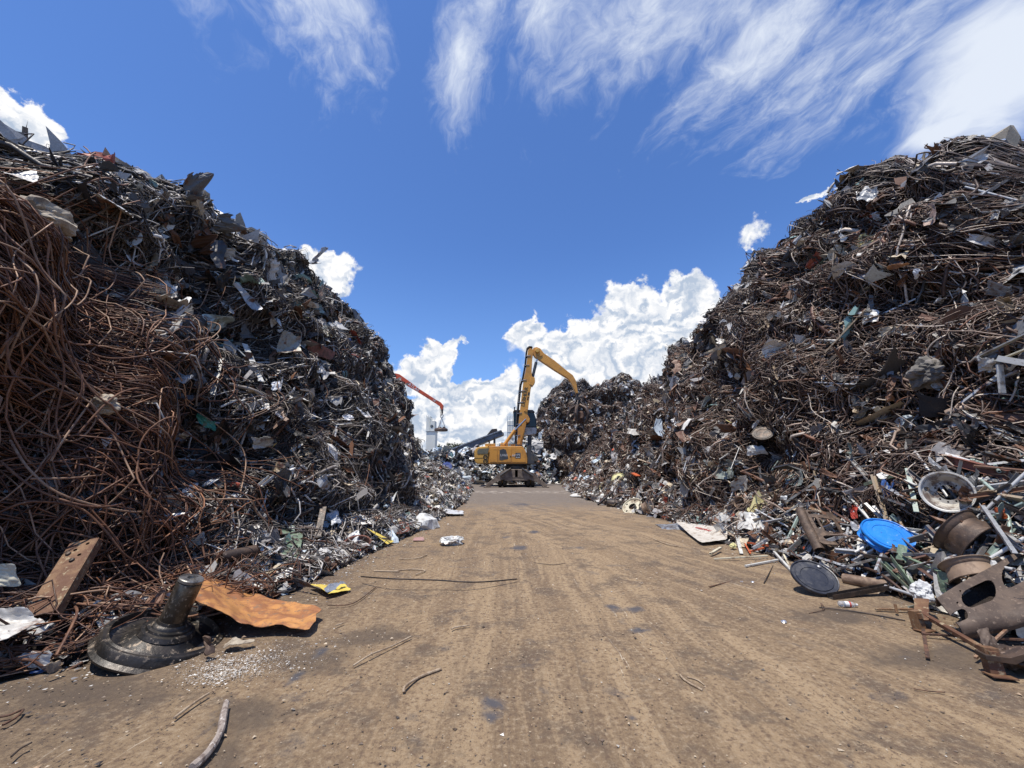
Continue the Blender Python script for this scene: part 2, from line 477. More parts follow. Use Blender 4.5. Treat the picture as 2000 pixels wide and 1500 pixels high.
# ------------------------------------------------------------------ mesh helpers
def np_mesh(name, V, F, tint=None, mat=None, smooth=True):
    """V (n,3), F (m,4) or (m,3) arrays -> mesh"""
    V = np.ascontiguousarray(V, dtype=np.float32)
    F = np.ascontiguousarray(F, dtype=np.int32)
    me = bpy.data.meshes.new(name)
    k = F.shape[1]
    me.vertices.add(len(V))
    me.vertices.foreach_set('co', V.ravel())
    me.loops.add(F.size)
    me.loops.foreach_set('vertex_index', F.ravel())
    me.polygons.add(len(F))
    me.polygons.foreach_set('loop_start', np.arange(0, F.size, k, dtype=np.int32))
    me.update(calc_edges=True)
    if tint is not None:
        a = me.attributes.new('tint', 'FLOAT_COLOR', 'POINT')
        c = np.ones((len(V), 4), np.float32)
        c[:, :3] = tint
        a.data.foreach_set('color', c.ravel())
    if not smooth:
        me.shade_flat()
    if mat:
        me.materials.append(mat)
    return me


WM = {}


def adopt(o, parent):
    """parent o, whose own matrix is meant in world space"""
    o.parent = parent
    o.matrix_parent_inverse = WM[parent.name].inverted()


def link(name, me, parent=None, label=None, category=None, group=None, kind=None, matrix=None):
    o = bpy.data.objects.new(name, me)
    COL.objects.link(o)
    if parent is not None:
        adopt(o, parent)
    if matrix is not None:
        o.matrix_basis = matrix
    WM[o.name] = matrix.copy() if matrix is not None else Matrix.Identity(4)
    tag(o, label, category, group, kind)
    return o


def tag(o, label=None, category=None, group=None, kind=None):
    if label:
        o['label'] = label
    if category:
        o['category'] = category
    if group:
        o['group'] = group
    if kind:
        o['kind'] = kind
    return o


def empty(name, loc, label=None, category=None, group=None, kind=None, rot=None):
    o = bpy.data.objects.new(name, None)
    COL.objects.link(o)
    Mx = Matrix.Translation(loc)
    if rot is not None:
        Mx = Mx @ rot.to_4x4()
    o.matrix_basis = Mx
    WM[o.name] = Mx
    o.empty_display_size = 0.2
    return tag(o, label, category, group, kind)


def basis(z, xh=(1, 0, 0)):
    """rotation whose local z points along z and whose local x is near xh"""
    z = Vector(z).normalized()
    x = Vector(xh)
    x = (x - z * x.dot(z)).normalized()
    y = z.cross(x)
    return Matrix((x, y, z)).transposed()


class MB:
    def __init__(self):
        self.v = []
        self.f = []
        self.T = Matrix.Identity(4)

    def at(self, T):
        self.T = T
        return self

    def add(self, vs, fs):
        n = len(self.v)
        self.v += [self.T @ Vector(p) for p in vs]
        self.f += [tuple(i + n for i in q) for q in fs]
        return self

    def box(self, c, s, rot=None):
        hx, hy, hz = s[0] / 2, s[1] / 2, s[2] / 2
        P = [Vector((sx * hx, sy * hy, sz * hz)) for sx in (-1, 1) for sy in (-1, 1) for sz in (-1, 1)]
        if rot is not None:
            P = [rot @ p for p in P]
        P = [p + Vector(c) for p in P]
        return self.add(P, [(0, 1, 3, 2), (4, 6, 7, 5), (0, 4, 5, 1), (2, 3, 7, 6), (0, 2, 6, 4), (1, 5, 7, 3)])

    def tube(self, pts, r, n=10, cap=True):
        pts = [Vector(p) for p in pts]
        rr = r if isinstance(r, (list, tuple)) else [r] * len(pts)
        vs, fs = [], []
        up = None
        for i, p in enumerate(pts):
            t = (pts[min(i + 1, len(pts) - 1)] - pts[max(i - 1, 0)]).normalized()
            if up is None:
                up = t.orthogonal().normalized()
            up = (up - t * up.dot(t)).normalized()
            w = t.cross(up)
            for k in range(n):
                a = 2 * math.pi * k / n
                vs.append(p + (up * math.cos(a) + w * math.sin(a)) * rr[i])
        for i in range(len(pts) - 1):
            for k in range(n):
                a, b = i * n + k, i * n + (k + 1) % n
                fs.append((a, b, b + n, a + n))
        if cap:
            fs.append(tuple(range(n))[::-1])
            fs.append(tuple((len(pts) - 1) * n + k for k in range(n)))
        return self.add(vs, fs)

    def lathe(self, prof, n=40, wob=None, close=False):
        """prof: list of (radius, z)"""
        vs, fs = [], []
        for (r, z) in prof:
            for k in range(n):
                a = 2 * math.pi * k / n
                rr = r
                zz = z
                if wob:
                    rr, zz = wob(r, z, a)
                vs.append((rr * math.cos(a), rr * math.sin(a), zz))
        m = len(prof)
        for i in range(m if close else m - 1):
            for k in range(n):
                a, b = i * n + k, i * n + (k + 1) % n
                c, d = ((i + 1) % m) * n + (k + 1) % n, ((i + 1) % m) * n + k
                fs.append((a, b, c, d))
        return self.add(vs, fs)

    def prism(self, outline, y0, y1):
        """outline: (x, z) points, extruded along y"""
        n = len(outline)
        vs = [(x, y0, z) for x, z in outline] + [(x, y1, z) for x, z in outline]
        fs = [tuple(range(n)), tuple(range(2 * n - 1, n - 1, -1))]
        fs += [(i, i + n, (i + 1) % n + n, (i + 1) % n) for i in range(n)]
        return self.add(vs, fs)

    def mesh(self, name, mat, bevel=0.0, smooth=False, seg=2, thick=0.0, jitter=0.0):
        bm = bmesh.new()
        bv = [bm.verts.new(p) for p in self.v]
        for q in self.f:
            try:
                bm.faces.new([bv[i] for i in q])
            except ValueError:
                pass
        if thick:
            bmesh.ops.recalc_face_normals(bm, faces=bm.faces[:])
            bmesh.ops.solidify(bm, geom=bm.faces[:], thickness=thick)
        bmesh.ops.recalc_face_normals(bm, faces=bm.faces[:])
        if bevel:
            ed = [e for e in bm.edges if len(e.link_faces) == 2 and e.calc_face_angle(0) > 0.5]
            bmesh.ops.bevel(bm, geom=ed, offset=bevel, segments=seg, profile=0.6, affect='EDGES', clamp_overlap=True)
        if jitter:
            for v in bm.verts:
                v.co += noise.noise_vector(v.co * 2.3) * jitter
        me = bpy.data.meshes.new(name)
        bm.to_mesh(me)
        bm.free()
        if smooth:
            me.shade_smooth()
            try:
                me.set_sharp_from_angle(angle=R(38))
            except Exception:
                pass
        else:
            me.shade_flat()
        if mat:
            me.materials.append(mat)
        return me

    def build(self, name, mat, parent=None, **kw):
        tags = {k: kw.pop(k) for k in ('label', 'category', 'group', 'kind') if k in kw}
        return link(name, self.mesh(name, mat, **kw), parent, **tags)


def text_mesh(body, size, depth=0.004):
    cu = bpy.data.curves.new('txt', 'FONT')
    cu.body = body
    cu.size = size
    cu.extrude = depth
    cu.align_x = 'CENTER'
    cu.align_y = 'CENTER'
    ob = bpy.data.objects.new('txt', cu)
    COL.objects.link(ob)
    dg = bpy.context.evaluated_depsgraph_get()
    me = bpy.data.meshes.new_from_object(ob.evaluated_get(dg))
    bpy.data.objects.remove(ob)
    bpy.data.curves.remove(cu)
    return me


def lettering(name, body, size, mat, parent, loc, rot, depth=0.006, squash=1.0):
    me = text_mesh(body, size, depth)
    me.transform(Matrix.Diagonal((squash, 1, 1, 1)))
    me.materials.clear()
    me.materials.append(mat)
    return link(name, me, parent, matrix=Matrix.Translation(loc) @ rot.to_4x4())


# ------------------------------------------------------------------ ground
def build_ground():
    xs = np.concatenate([[-900, -300, -100, -40, -20], np.linspace(-9, 9, 181), [20, 40, 100, 300, 900]])
    ys = np.concatenate([[-300, -60, -10], np.linspace(0, 14, 200), np.linspace(14.3, 45, 110), [60, 100, 200, 500, 1500]])
    X, Y = np.meshgrid(xs, ys)
    rng = np.random.default_rng(5)
    Z = np.zeros_like(X)
    for i in range(26):
        k = rng.uniform(0.5, 7.0)
        th = rng.uniform(0, 6.28)
        Z += 0.010 / (1 + k * 0.9) * np.sin(k * (X * np.cos(th) + Y * np.sin(th) * 0.6) + rng.uniform(0, 6.28))
    near = (np.abs(X) < 9.5) & (Y > -1) & (Y < 46)
    Z = np.where(near, Z, 0) - 0.006
    V = np.stack([X, Y, Z], -1).reshape(-1, 3)
    nx, ny = len(xs), len(ys)
    I = np.arange(nx * ny).reshape(ny, nx)
    F = np.stack([I[:-1, :-1], I[:-1, 1:], I[1:, 1:], I[1:, :-1]], -1).reshape(-1, 4)
    me = np_mesh('ground', V, F, mat=M['ground'])
    link('ground', me, kind='structure', label='brown packed dirt yard with wheel tracks and dark oil patches')


build_ground()


# ------------------------------------------------------------------ heaps
class Heap:
    """A heap surface: a runs along the heap, u up its face (metres), d outwards.
    axis 'x-': the face looks towards +x and rises towards -x (a = world y); 'x+': the mirror; 'y': faces the viewer (a = world x)."""
    def __init__(self, axis, a, foot, H, W, p=1.4, lump=0.4, seed=1, tmax=1.25, bulge=None):
        self.axis, self.A, self.foot, self.H, self.W = axis, a, foot, H, W
        self.p, self.lump, self.tmax, self.bulge = p, lump, tmax, bulge
        r = np.random.default_rng(seed)
        self.ws = []
        for lam, amp in [(4.2, 1.1), (3.1, 1.0), (2.4, .9), (1.8, .7), (1.3, .45), (0.9, .22), (.6, .12)]:
            for _ in range(2):
                th = r.uniform(0, 6.283)
                self.ws.append((6.283 / lam * math.cos(th), 6.283 / lam * math.sin(th), r.uniform(0, 6.283), amp * .42))

    def L(self, a):
        return np.sqrt(np.interp(a, self.A, self.H) ** 2 + np.interp(a, self.A, self.W) ** 2) * 1.08

    def lumps(self, a, u):
        s = 0
        for kx, ky, ph, am in self.ws:
            s = s + am * np.sin(kx * a + ky * u + ph)
        s = s * self.lump
        if self.bulge is not None:
            s = s + self.bulge(a, u)
        return s

    def map(self, a, u, d, lumps=True):
        H = np.interp(a, self.A, self.H)
        W = np.interp(a, self.A, self.W)
        F = np.interp(a, self.A, self.foot)
        L = np.sqrt(H * H + W * W) * 1.08
        t = np.clip(u / L, -0.05, self.tmax)
        tc = np.clip(t, 0, 1)
        q = 1 - tc
        z = H * (1 - q ** self.p)
        dz = H * self.p * q ** (self.p - 1) / L
        dx = W / L
        over = np.maximum(t - 1, 0)
        z = z - over * over * H * 1.2
        dz = dz - 2.4 * over * H / L
        under = np.minimum(t, 0)
        nn = np.sqrt(dx * dx + dz * dz) + 1e-6
        nx, nz = dz / nn, dx / nn         # outward, up
        if lumps:
            fade = np.clip(u / 0.8, 0.15, 1)
            d = d + self.lumps(a, u) * fade
        h = F_dist = W * t - d * nx       # distance inwards from the foot line
        zz = np.maximum(z + d * nz, 0.004)
        if self.axis == 'x-':
            return np.stack([F - h, a, zz], -1)
        if self.axis == 'x+':
            return np.stack([F + h, a, zz], -1)
        return np.stack([a, F + h, zz], -1)

    def grid(self, da, du, d):
        a = np.arange(self.A[0], self.A[-1] + da, da)
        t = np.arange(-0.02, self.tmax + 1e-6, du / 10.0)
        A, T = np.meshgrid(a, t)
        U = T * self.L(A)
        dd = np.broadcast_to(d, A.shape)
        V = self.map(A, U, dd).reshape(-1, 3)
        ny, nx = A.shape
        I = np.arange(nx * ny).reshape(ny, nx)
        F = np.stack([I[:-1, :-1], I[:-1, 1:], I[1:, 1:], I[1:, :-1]], -1).reshape(-1, 4)
        return V, F


def bump2(a, u, ca, cu, ra, ru, amp):
    return amp * np.exp(-((a - ca) / ra) ** 2 - ((u - cu) / ru) ** 2)


def left_bulge(a, u):
    return (bump2(a, u, 3.9, 4.2, 1.5, 2.4, 0.75) + bump2(a, u, 3.0, 0.9, 2.0, 1.6, -0.3) + bump2(a, u, 8.2, 4.6, 1.6, 1.2, -0.9)
            + bump2(a, u, 12.5, 2.0, 3.0, 1.4, 0.45) + bump2(a, u, 7.2, 2.0, 1.6, 0.6, -0.4) + bump2(a, u, 10.5, 5.2, 2.6, 0.8, -0.35))


def right_bulge(a, u):
    return (bump2(a, u, 8.5, 2.6, 2.5, 0.7, -0.35) + bump2(a, u, 7.0, 5.0, 2.0, 0.7, -0.4) + bump2(a, u, 9.0, 7.6, 2.0, 0.6, -0.35)
            + bump2(a, u, 12.0, 1.2, 2.2, 1.0, 0.3))


HL = Heap('x-', [-3, 2, 3.4, 5, 7, 10, 14.4, 18, 24, 29, 33, 37, 41],
          [-6.3, -6.0, -5.3, -4.7, -4.4, -4.1, -3.5, -4.2, -5.4, -6.5, -7.6, -8.6, -9.6],
          [5.0, 5.6, 6.2, 6.9, 7.9, 8.7, 9.2, 9.5, 9.0, 7.7, 5.8, 4.4, 2.6],
          [4.0, 4.0, 4.2, 4.3, 4.4, 4.6, 5.1, 4.5, 3.3, 2.7, 2.3, 2.0, 1.8], p=1.42, lump=0.30, seed=3, bulge=left_bulge)
HR = Heap('x+', [-3, 2, 4, 6, 7, 8, 9.7, 13.5, 19.5, 24.3, 32, 36, 41],
          [7.2, 7.0, 6.6, 6.5, 6.4, 6.3, 6.1, 5.9, 5.6, 5.0, 5.2, 5.2, 5.4],
          [5.2, 5.8, 6.2, 7.0, 7.9, 9.2, 9.9, 10.0, 9.0, 7.8, 5.9, 5.2, 4.8],
          [4.0, 4.1, 4.2, 4.2, 4.2, 4.3, 4.4, 4.6, 4.9, 5.5, 5.3, 5.2, 5.0], p=1.42, lump=0.30, seed=9, bulge=right_bulge)
HM = Heap('y', [0.4, 1.6, 2.6, 3.6, 5, 7, 9, 11, 12.2, 13.6, 15.0, 16.5, 18, 22],
          [45, 44.2, 43.4, 42.6, 42, 41.6, 41.4, 41.2, 41, 41, 41, 41, 41, 41],
          [1.6, 3.4, 6.3, 8.9, 10.6, 11.4, 11.4, 11.3, 11.9, 12.9, 12.5, 10.6, 9.5, 8.0],
          [2, 3, 4.2, 5, 5.8, 6.4, 6.6, 6.8, 7, 7, 7, 7, 7, 7], p=1.35, lump=0.45, seed=14)
HB = Heap('y', [-14, -10, -8, -6, -4.6, -3, -1.5, 0, 1.5, 3, 4.5],
          [38, 38.5, 39, 39.2, 39.4, 39.6, 39.8, 40, 40.2, 40.4, 41],
          [2.6, 3.0, 3.1, 3.0, 3.1, 3.4, 3.5, 4.2, 4.9, 5.0, 4.5],
          [4, 4, 4.5, 5, 5, 5, 5.5, 6, 6, 6, 5], p=1.3, lump=0.5, seed=21)
AL = Heap('x-', [2.2, 3.2, 4, 5, 6, 8.6, 11, 14, 17, 20, 24, 30, 35, 39],
          [-5.6, -4.7, -3.9, -3.5, -3.1, -2.9, -2.6, -2.4, -2.35, -2.3, -2.5, -2.9, -3.6, -4.6],
          [0.5, 0.55, 0.55, 0.5, 0.5, 0.55, 0.6, 0.75, 1.1, 1.6, 2.1, 2.3, 2.4, 2.4],
          [1.4, 1.5, 1.7, 1.8, 1.9, 1.9, 1.9, 1.9, 2.6, 3.2, 3.6, 4.2, 4.4, 4.4], p=1.3, lump=0.11, seed=31, tmax=1.4)
AR = Heap('x+', [1.6, 2.8, 3.7, 5, 6.2, 8.6, 11, 14.4, 18, 22, 27, 32, 36, 40],
          [5.6, 5.4, 5.2, 5.22, 5.38, 5.15, 5.05, 5.0, 4.4, 3.9, 3.9, 4.2, 4.5, 4.9],
          [1.5, 1.55, 1.6, 1.65, 1.6, 1.35, 1.1, 0.9, 1.2, 1.5, 1.6, 1.6, 1.7, 1.7],
          [1.9, 1.9, 1.8, 1.8, 1.8, 1.9, 1.7, 1.5, 2.2, 2.8, 2.6, 2.4, 2.3, 2.3], p=1.25, lump=0.13, seed=37, tmax=1.5)

# surfaces to aim at when a thing is laid on a heap
_bv, _bf = [], []
for hp in (HL, HR, HM, HB, AL, AR):
    V, F = hp.grid(0.25, 0.25, 0.0)
    _bf += [tuple(int(i) + len(_bv) for i in q) for q in F]
    _bv += [tuple(map(float, p)) for p in V]
n0 = len(_bv)
_bv += [(-60, -20, 0), (60, -20, 0), (60, 120, 0), (-60, 120, 0)]
_bf.append((n0, n0 + 1, n0 + 2, n0 + 3))
BVH = BVHTree.FromPolygons(_bv, _bf)


def hit(px, py, off=0.0):
    """where the line of sight meets heap or ground, lifted by off along the surface normal"""
    d = ray(px, py)
    p, n, i, dist = BVH.ray_cast(EYE, d)
    if p is None:
        return None, None
    if n.dot(d) > 0:
        n = -n
    return p + n * off, n


def G(px, py, z=0.0):
    d = ray(px, py)
    t = (z - CAM_H) / d.z
    return EYE + d * t


def Y(px, py, y):
    d = ray(px, py)
    return EYE + d * (y / d.y)


# ---------------- wires
def walk(rng, N, K, a0, u0, d0, T, L, curl, kink, dlo, dhi):
    P = np.zeros((N, K, 3), np.float64)
    p = np.stack([a0, u0, d0], -1)
    T = T / np.linalg.norm(T, axis=1, keepdims=True)
    ax = rng.normal(size=(N, 3))
    ax[:, :2] *= 0.45                # bend mostly in the plane of the surface
    ax /= np.linalg.norm(ax, axis=1, keepdims=True)
    step = (L / (K - 1))[:, None]
    P[:, 0] = p
    for k in range(1, K):
        if k > 1:
            chg = rng.random(N) < 0.22
            nw = rng.normal(size=(N, 3))
            nw[:, :2] *= 0.6
            nw /= np.linalg.norm(nw, axis=1, keepdims=True)
            ax = np.where(chg[:, None], nw, ax)
        ang = curl[:, None] * step * rng.uniform(0.5, 1.5, (N, 1))
        kk = rng.random(N) < kink
        ang = ang + np.where(kk, rng.uniform(-1.5, 1.5, N), 0)[:, None]
        c, s = np.cos(ang), np.sin(ang)
        dot = (ax * T).sum(1, keepdims=True)
        T = T * c + np.cross(ax, T) * s + ax * dot * (1 - c)
        nd = p[:, 2] + T[:, 2] * step[:, 0]
        T[:, 2] = np.where((nd > dhi) & (T[:, 2] > 0), T[:, 2] * -0.3, T[:, 2])
        T[:, 2] = np.where((nd < dlo) & (T[:, 2] < 0), T[:, 2] * -0.3, T[:, 2])
        T /= np.linalg.norm(T, axis=1, keepdims=True) + 1e-9
        p = p + T * step
        P[:, k] = p
    return P


def tubes(P, r, sides, rng):
    N, K, _ = P.shape
    T = np.gradient(P, axis=1)
    T /= np.linalg.norm(T, axis=2, keepdims=True) + 1e-9
    ref = rng.normal(size=(N, 1, 3))
    U = np.cross(T, np.broadcast_to(ref, T.shape))
    U /= np.linalg.norm(U, axis=2, keepdims=True) + 1e-9
    W = np.cross(T, U)
    ang = np.arange(sides) * 2 * math.pi / sides
    V = P[:, :, None, :] + (U[:, :, None, :] * np.cos(ang)[None, None, :, None] + W[:, :, None, :] * np.sin(ang)[None, None, :, None]) * r[:, None, None, None]
    V = V.reshape(-1, 3)
    base = (np.arange(N) * K * sides)[:, None, None]
    ki = (np.arange(K - 1) * sides)[None, :, None]
    si = np.arange(sides)[None, None, :]
    s2 = (np.arange(sides) + 1) % sides
    a = base + ki + si
    b = base + ki + s2[None, None, :]
    F = np.stack([a, b, b + sides, a + sides], -1).reshape(-1, 4)
    return V, F


def palette(rng, N, cols, w, jit=0.25):
    w = np.array(w, float)
    idx = rng.choice(len(cols), N, p=w / w.sum())
    c = np.array(cols, float)[idx]
    return c * rng.uniform(1 - jit, 1 + jit, (N, 1))


BROWN = [(0.030, 0.018, 0.014), (0.072, 0.041, 0.029), (0.13, 0.083, 0.060), (0.27, 0.20, 0.155), (0.52, 0.44, 0.36), (0.15, 0.066, 0.036)]
GREY = [(0.026, 0.021, 0.018), (0.066, 0.051, 0.042), (0.125, 0.102, 0.087), (0.26, 0.23, 0.205), (0.55, 0.52, 0.48), (0.12, 0.058, 0.034)]
COIL = [(0.075, 0.030, 0.016), (0.145, 0.060, 0.030), (0.25, 0.115, 0.058), (0.34, 0.205, 0.125), (0.08, 0.042, 0.028)]
QUAL = 1.0


def patch_field(seed, lam, A, U):
    r = np.random.default_rng(seed)
    s = 0
    for i in range(7):
        th = r.uniform(0, 6.28)
        k = 6.28 / (lam * r.uniform(0.6, 1.7))
        s = s + np.sin(k * (A * math.cos(th) + U * math.sin(th)) + r.uniform(0, 6.28))
    return s / 2.6


def heap_wires(heap, seed, bands, pal_w, cols, skip=None, lk=1.0, ck=1.0):
    """bands: (a0, a1, wires per square metre, points, sides, thickness factor)"""
    rng = np.random.default_rng(seed)
    Vs, Fs, Cs, n = [], [], [], 0
    for (a0, a1, dens, K, S, thick) in bands:
        Lm = float(heap.L(np.array([(a0 + a1) / 2]))[0])
        N = int((a1 - a0) * Lm * heap.tmax * dens * QUAL)
        a = rng.uniform(a0, a1, N)
        u = rng.uniform(0, 1, N) * heap.L(a) * min(heap.tmax, 1.18)
        if skip is not None:
            keep = ~((skip(a, u)) & (rng.random(N) < 0.8))
            a, u = a[keep], u[keep]
            N = len(a)
        f1 = patch_field(seed + 1, 2.2, a, u)       # direction field
        f2 = patch_field(seed + 2, 1.6, a, u)       # curl
        f3 = patch_field(seed + 3, 2.6, a, u)       # colour, thickness
        th = f1 * 0.9 + rng.normal(0, 1.25, N)
        T = np.stack([np.cos(th), np.sin(th) * 0.8, rng.normal(0, 0.35, N)], -1)
        out = rng.random(N) < 0.10
        T[out, 2] += rng.uniform(0.4, 1.4, out.sum())
        d = -0.55 * rng.random(N) ** 1.3 + 0.10
        L = rng.lognormal(-0.15, 0.55, N) * 0.95
        L = np.clip(L, 0.25, 3.0) * lk
        curl = np.abs(rng.normal(0, 1, N)) * 2.1 * np.clip(1 + f2 * 0.8, 0.15, 2.4)
        curl = np.where(rng.random(N) < (0.16 if ck == 1 else 0.08), curl * 0.12, curl) * ck
        dhi = 0.22 + 0.25 * (rng.random(N) < 0.07)
        P = walk(rng, N, K, a - T[:, 0] * L / 2, u - T[:, 1] * L / 2, d, T, L, curl, 0.09, -0.60, dhi)
        top = (heap.L(P[..., 0]) * (heap.tmax - .01))
        P[:, :, 1] = np.abs(P[:, :, 1])
        P[:, :, 1] = np.where(P[:, :, 1] > top, 2 * top - P[:, :, 1], P[:, :, 1])
        X = heap.map(P[..., 0], P[..., 1], P[..., 2])
        r = np.clip(rng.lognormal(math.log(0.0125), 0.33, N) * np.clip(1 + 0.35 * f3, 0.5, 1.6), 0.006, 0.028) * thick
        V, F = tubes(X, r, S, rng)
        w = np.array(pal_w, float)
        c = palette(rng, N, cols, w, 0.3)
        c2 = palette(rng, N, cols, w[::-1] + 0.02, 0.3)
        c = np.where((f3 > 0.75)[:, None] & (rng.random(N) < 0.5)[:, None], c2, c)
        g2 = np.mean(c, axis=1, keepdims=True) * np.array([[1.05, 1.0, 0.96]])
        up = np.clip(u / heap.L(a), 0, 1)
        mixg = np.clip((up - 0.65) * 1.6, 0, 0.75)[:, None]      # greyer, dusty steel higher up
        c = c * (1 - mixg) + g2 * mixg
        C = np.repeat(c, K * S, axis=0)
        Vs.append(V); Fs.append(F + n); Cs.append(C); n += len(V)
    return np.concatenate(Vs), np.concatenate(Fs), np.concatenate(Cs)


# ---------------- small fragments: bent, torn bits of sheet
def fragments(heap, seed, N, size, cols, w, a_rng=None, u_rng=(0.0, 1.1), d_rng=(-0.12, 0.10), gridn=4, flat=0.5, aspect=(0.25, 1.0)):
    rng = np.random.default_rng(seed)
    a0, a1 = a_rng if a_rng else (heap.A[0], heap.A[-1])
    a = rng.uniform(a0, a1, N)
    u = rng.uniform(u_rng[0], u_rng[1], N) * heap.L(a)
    d = rng.uniform(d_rng[0], d_rng[1], N)
    C0 = heap.map(a, u, d)
    e = 0.05
    Ta = heap.map(a + e, u, d) - heap.map(a - e, u, d)
    Tu = heap.map(a, u + e, d) - heap.map(a, np.maximum(u - e, 0), d)
    Nn = np.cross(Ta, Tu)
    if heap.axis == 'x+':
        Nn = -Nn
    Nn /= np.linalg.norm(Nn, axis=1, keepdims=True) + 1e-9
    Nn += np.array([[0, 0, 0.35]])
    Nn += rng.normal(0, flat, (N, 3))
    Nn /= np.linalg.norm(Nn, axis=1, keepdims=True)
    X = np.cross(Nn, rng.normal(size=(N, 3)))
    X /= np.linalg.norm(X, axis=1, keepdims=True)
    Yv = np.cross(Nn, X)
    s = np.clip(rng.lognormal(math.log(size), 0.5, N), size * 0.3, size * 2.3)
    asp = rng.uniform(aspect[0], aspect[1], N)
    g = np.linspace(-0.5, 0.5, gridn)
    GX, GY = np.meshgrid(g, g)
    gx = GX.ravel()[None, :] + rng.normal(0, 0.07, (N, gridn * gridn))
    gy = GY.ravel()[None, :] + rng.normal(0, 0.07, (N, gridn * gridn))
    # creases and a curl
    gz = np.zeros_like(gx)
    for i in range(3):
        th = rng.uniform(0, 6.28, (N, 1))
        c = rng.uniform(-0.35, 0.35, (N, 1))
        gz += np.abs(gx * np.cos(th) + gy * np.sin(th) - c) * rng.normal(0, 0.55, (N, 1))
    gz += (gx ** 2) * rng.normal(0, 1.1, (N, 1)) + rng.normal(0, 0.05, gx.shape)
    gz -= gz.mean(1, keepdims=True)
    V = C0[:, None, :] + (X[:, None, :] * gx[..., None] + Yv[:, None, :] * (gy * asp[:, None])[..., None] + Nn[:, None, :] * gz[..., None] * 0.6) * s[:, None, None]
    V[..., 2] = np.maximum(V[..., 2], 0.006)
    V = V.reshape(-1, 3)
    I = np.arange(gridn * gridn).reshape(gridn, gridn)
    f = np.stack([I[:-1, :-1], I[:-1, 1:], I[1:, 1:], I[1:, :-1]], -1).reshape(-1, 4)
    F = (f[None] + (np.arange(N) * gridn * gridn)[:, None, None]).reshape(-1, 4)
    c = palette(rng, N, cols, w, 0.25)
    return V, F, np.repeat(c, gridn * gridn, axis=0)


FCOL = [(0.64, 0.62, 0.57), (0.41, 0.40, 0.38), (0.22, 0.21, 0.21), (0.09, 0.085, 0.08), (0.16, 0.075, 0.04), (0.50, 0.42, 0.30),
        (0.20, 0.32, 0.30), (0.45, 0.10, 0.05), (0.10, 0.16, 0.32), (0.70, 0.62, 0.30), (0.035, 0.033, 0.035), (0.52, 0.60, 0.66)]


def merge(parts):
    V, F, C, n = [], [], [], 0
    for v, f, c in parts:
        V.append(v); F.append(f + n); C.append(c); n += len(v)
    return np.concatenate(V), np.concatenate(F), np.concatenate(C)


def make_heap(heap, name, label, wires, frags, core_d=-0.42):
    V, F = heap.grid(0.16, 0.16, core_d if heap.axis[0] == 'x' else -.14)
    V = V + RNG.normal(0, 0.035, V.shape)
    V[:, 2] = np.maximum(V[:, 2], 0.001)
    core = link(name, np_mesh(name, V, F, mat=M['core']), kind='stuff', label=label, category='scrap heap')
    if wires:
        V, F, C = merge(wires)
        link('tangled_wire', np_mesh('tangled_wire', V, F, C, M['wire']), core, kind='stuff')
    if frags:
        V, F, C = merge(frags)
        link('metal_fragment', np_mesh('metal_fragment', V, F, C, M['frag'], smooth=False), core, kind='stuff')
    return core


coil_zone = lambda a, u: (a < 5.6 + 0.25 * np.sin(u * 2)) & (u > 0.3) & (u < 6.8 - 0.5 * (a - 3))

W_L = heap_wires(HL, 101, [(-2, 3, 45, 10, 3, 1.0), (3, 9, 230, 14, 4, 0.82), (9, 15, 195, 12, 3, 0.82), (15, 24, 120, 10, 3, 1.0), (24, 41, 55, 8, 3, 1.4)],
                 [26, 26, 18, 15, 10, 5], GREY, coil_zone)
F_L = [fragments(HL, 201, 4200, 0.13, FCOL, [12, 14, 16, 20, 16, 4, 1, .4, .2, .3, 18, 1], a_rng=(2, 40), d_rng=(-0.2, 0.14)),
       fragments(HL, 202, 1500, 0.24, FCOL, [9, 12, 16, 22, 8, 3, 1, .3, .2, .2, 18, 2], a_rng=(6.5, 30), u_rng=(0.4, 1.1), d_rng=(-0.12, 0.12), gridn=5),
       fragments(HL, 203, 1500, 0.17, FCOL, [12, 14, 14, 18, 12, 5, 1, .3, .2, .3, 12, 2], a_rng=(3.2, 30), u_rng=(0.0, 0.25), d_rng=(-0.1, 0.1)),
       fragments(HL, 204, 700, 0.18, FCOL, [1, 4, 10, 24, 10, 1, .5, .1, .1, .1, 30, 1], a_rng=(7, 32), u_rng=(0.88, 1.1), d_rng=(-0.05, 0.10), aspect=(0.1, 0.5), gridn=5)]
F_L += [fragments(HL, 205, 1500, 0.42, FCOL, [14, 14, 14, 18, 12, 5, .8, .4, .2, .3, 12, 1], a_rng=(3, 30), d_rng=(-0.15, 0.2), aspect=(0.05, 0.16)),
        fragments(HL, 206, 420, 0.34, FCOL, [14, 14, 14, 14, 8, 4, 2, .4, .2, .3, 14, 3], a_rng=(5, 22), u_rng=(0.15, 1.0), d_rng=(-0.05, 0.2), aspect=(0.4, 1.0), gridn=7, flat=0.8)]
W_L2 = heap_wires(HL, 102, [(3, 14, 9, 8, 5, 2.2), (14, 34, 5, 7, 4, 2.4)], [20, 22, 20, 16, 14, 8], GREY, coil_zone)
make_heap(HL, 'scrap_heap', 'huge dark heap of tangled steel wire and rods with the red crane arm behind it', [W_L, W_L2], F_L)

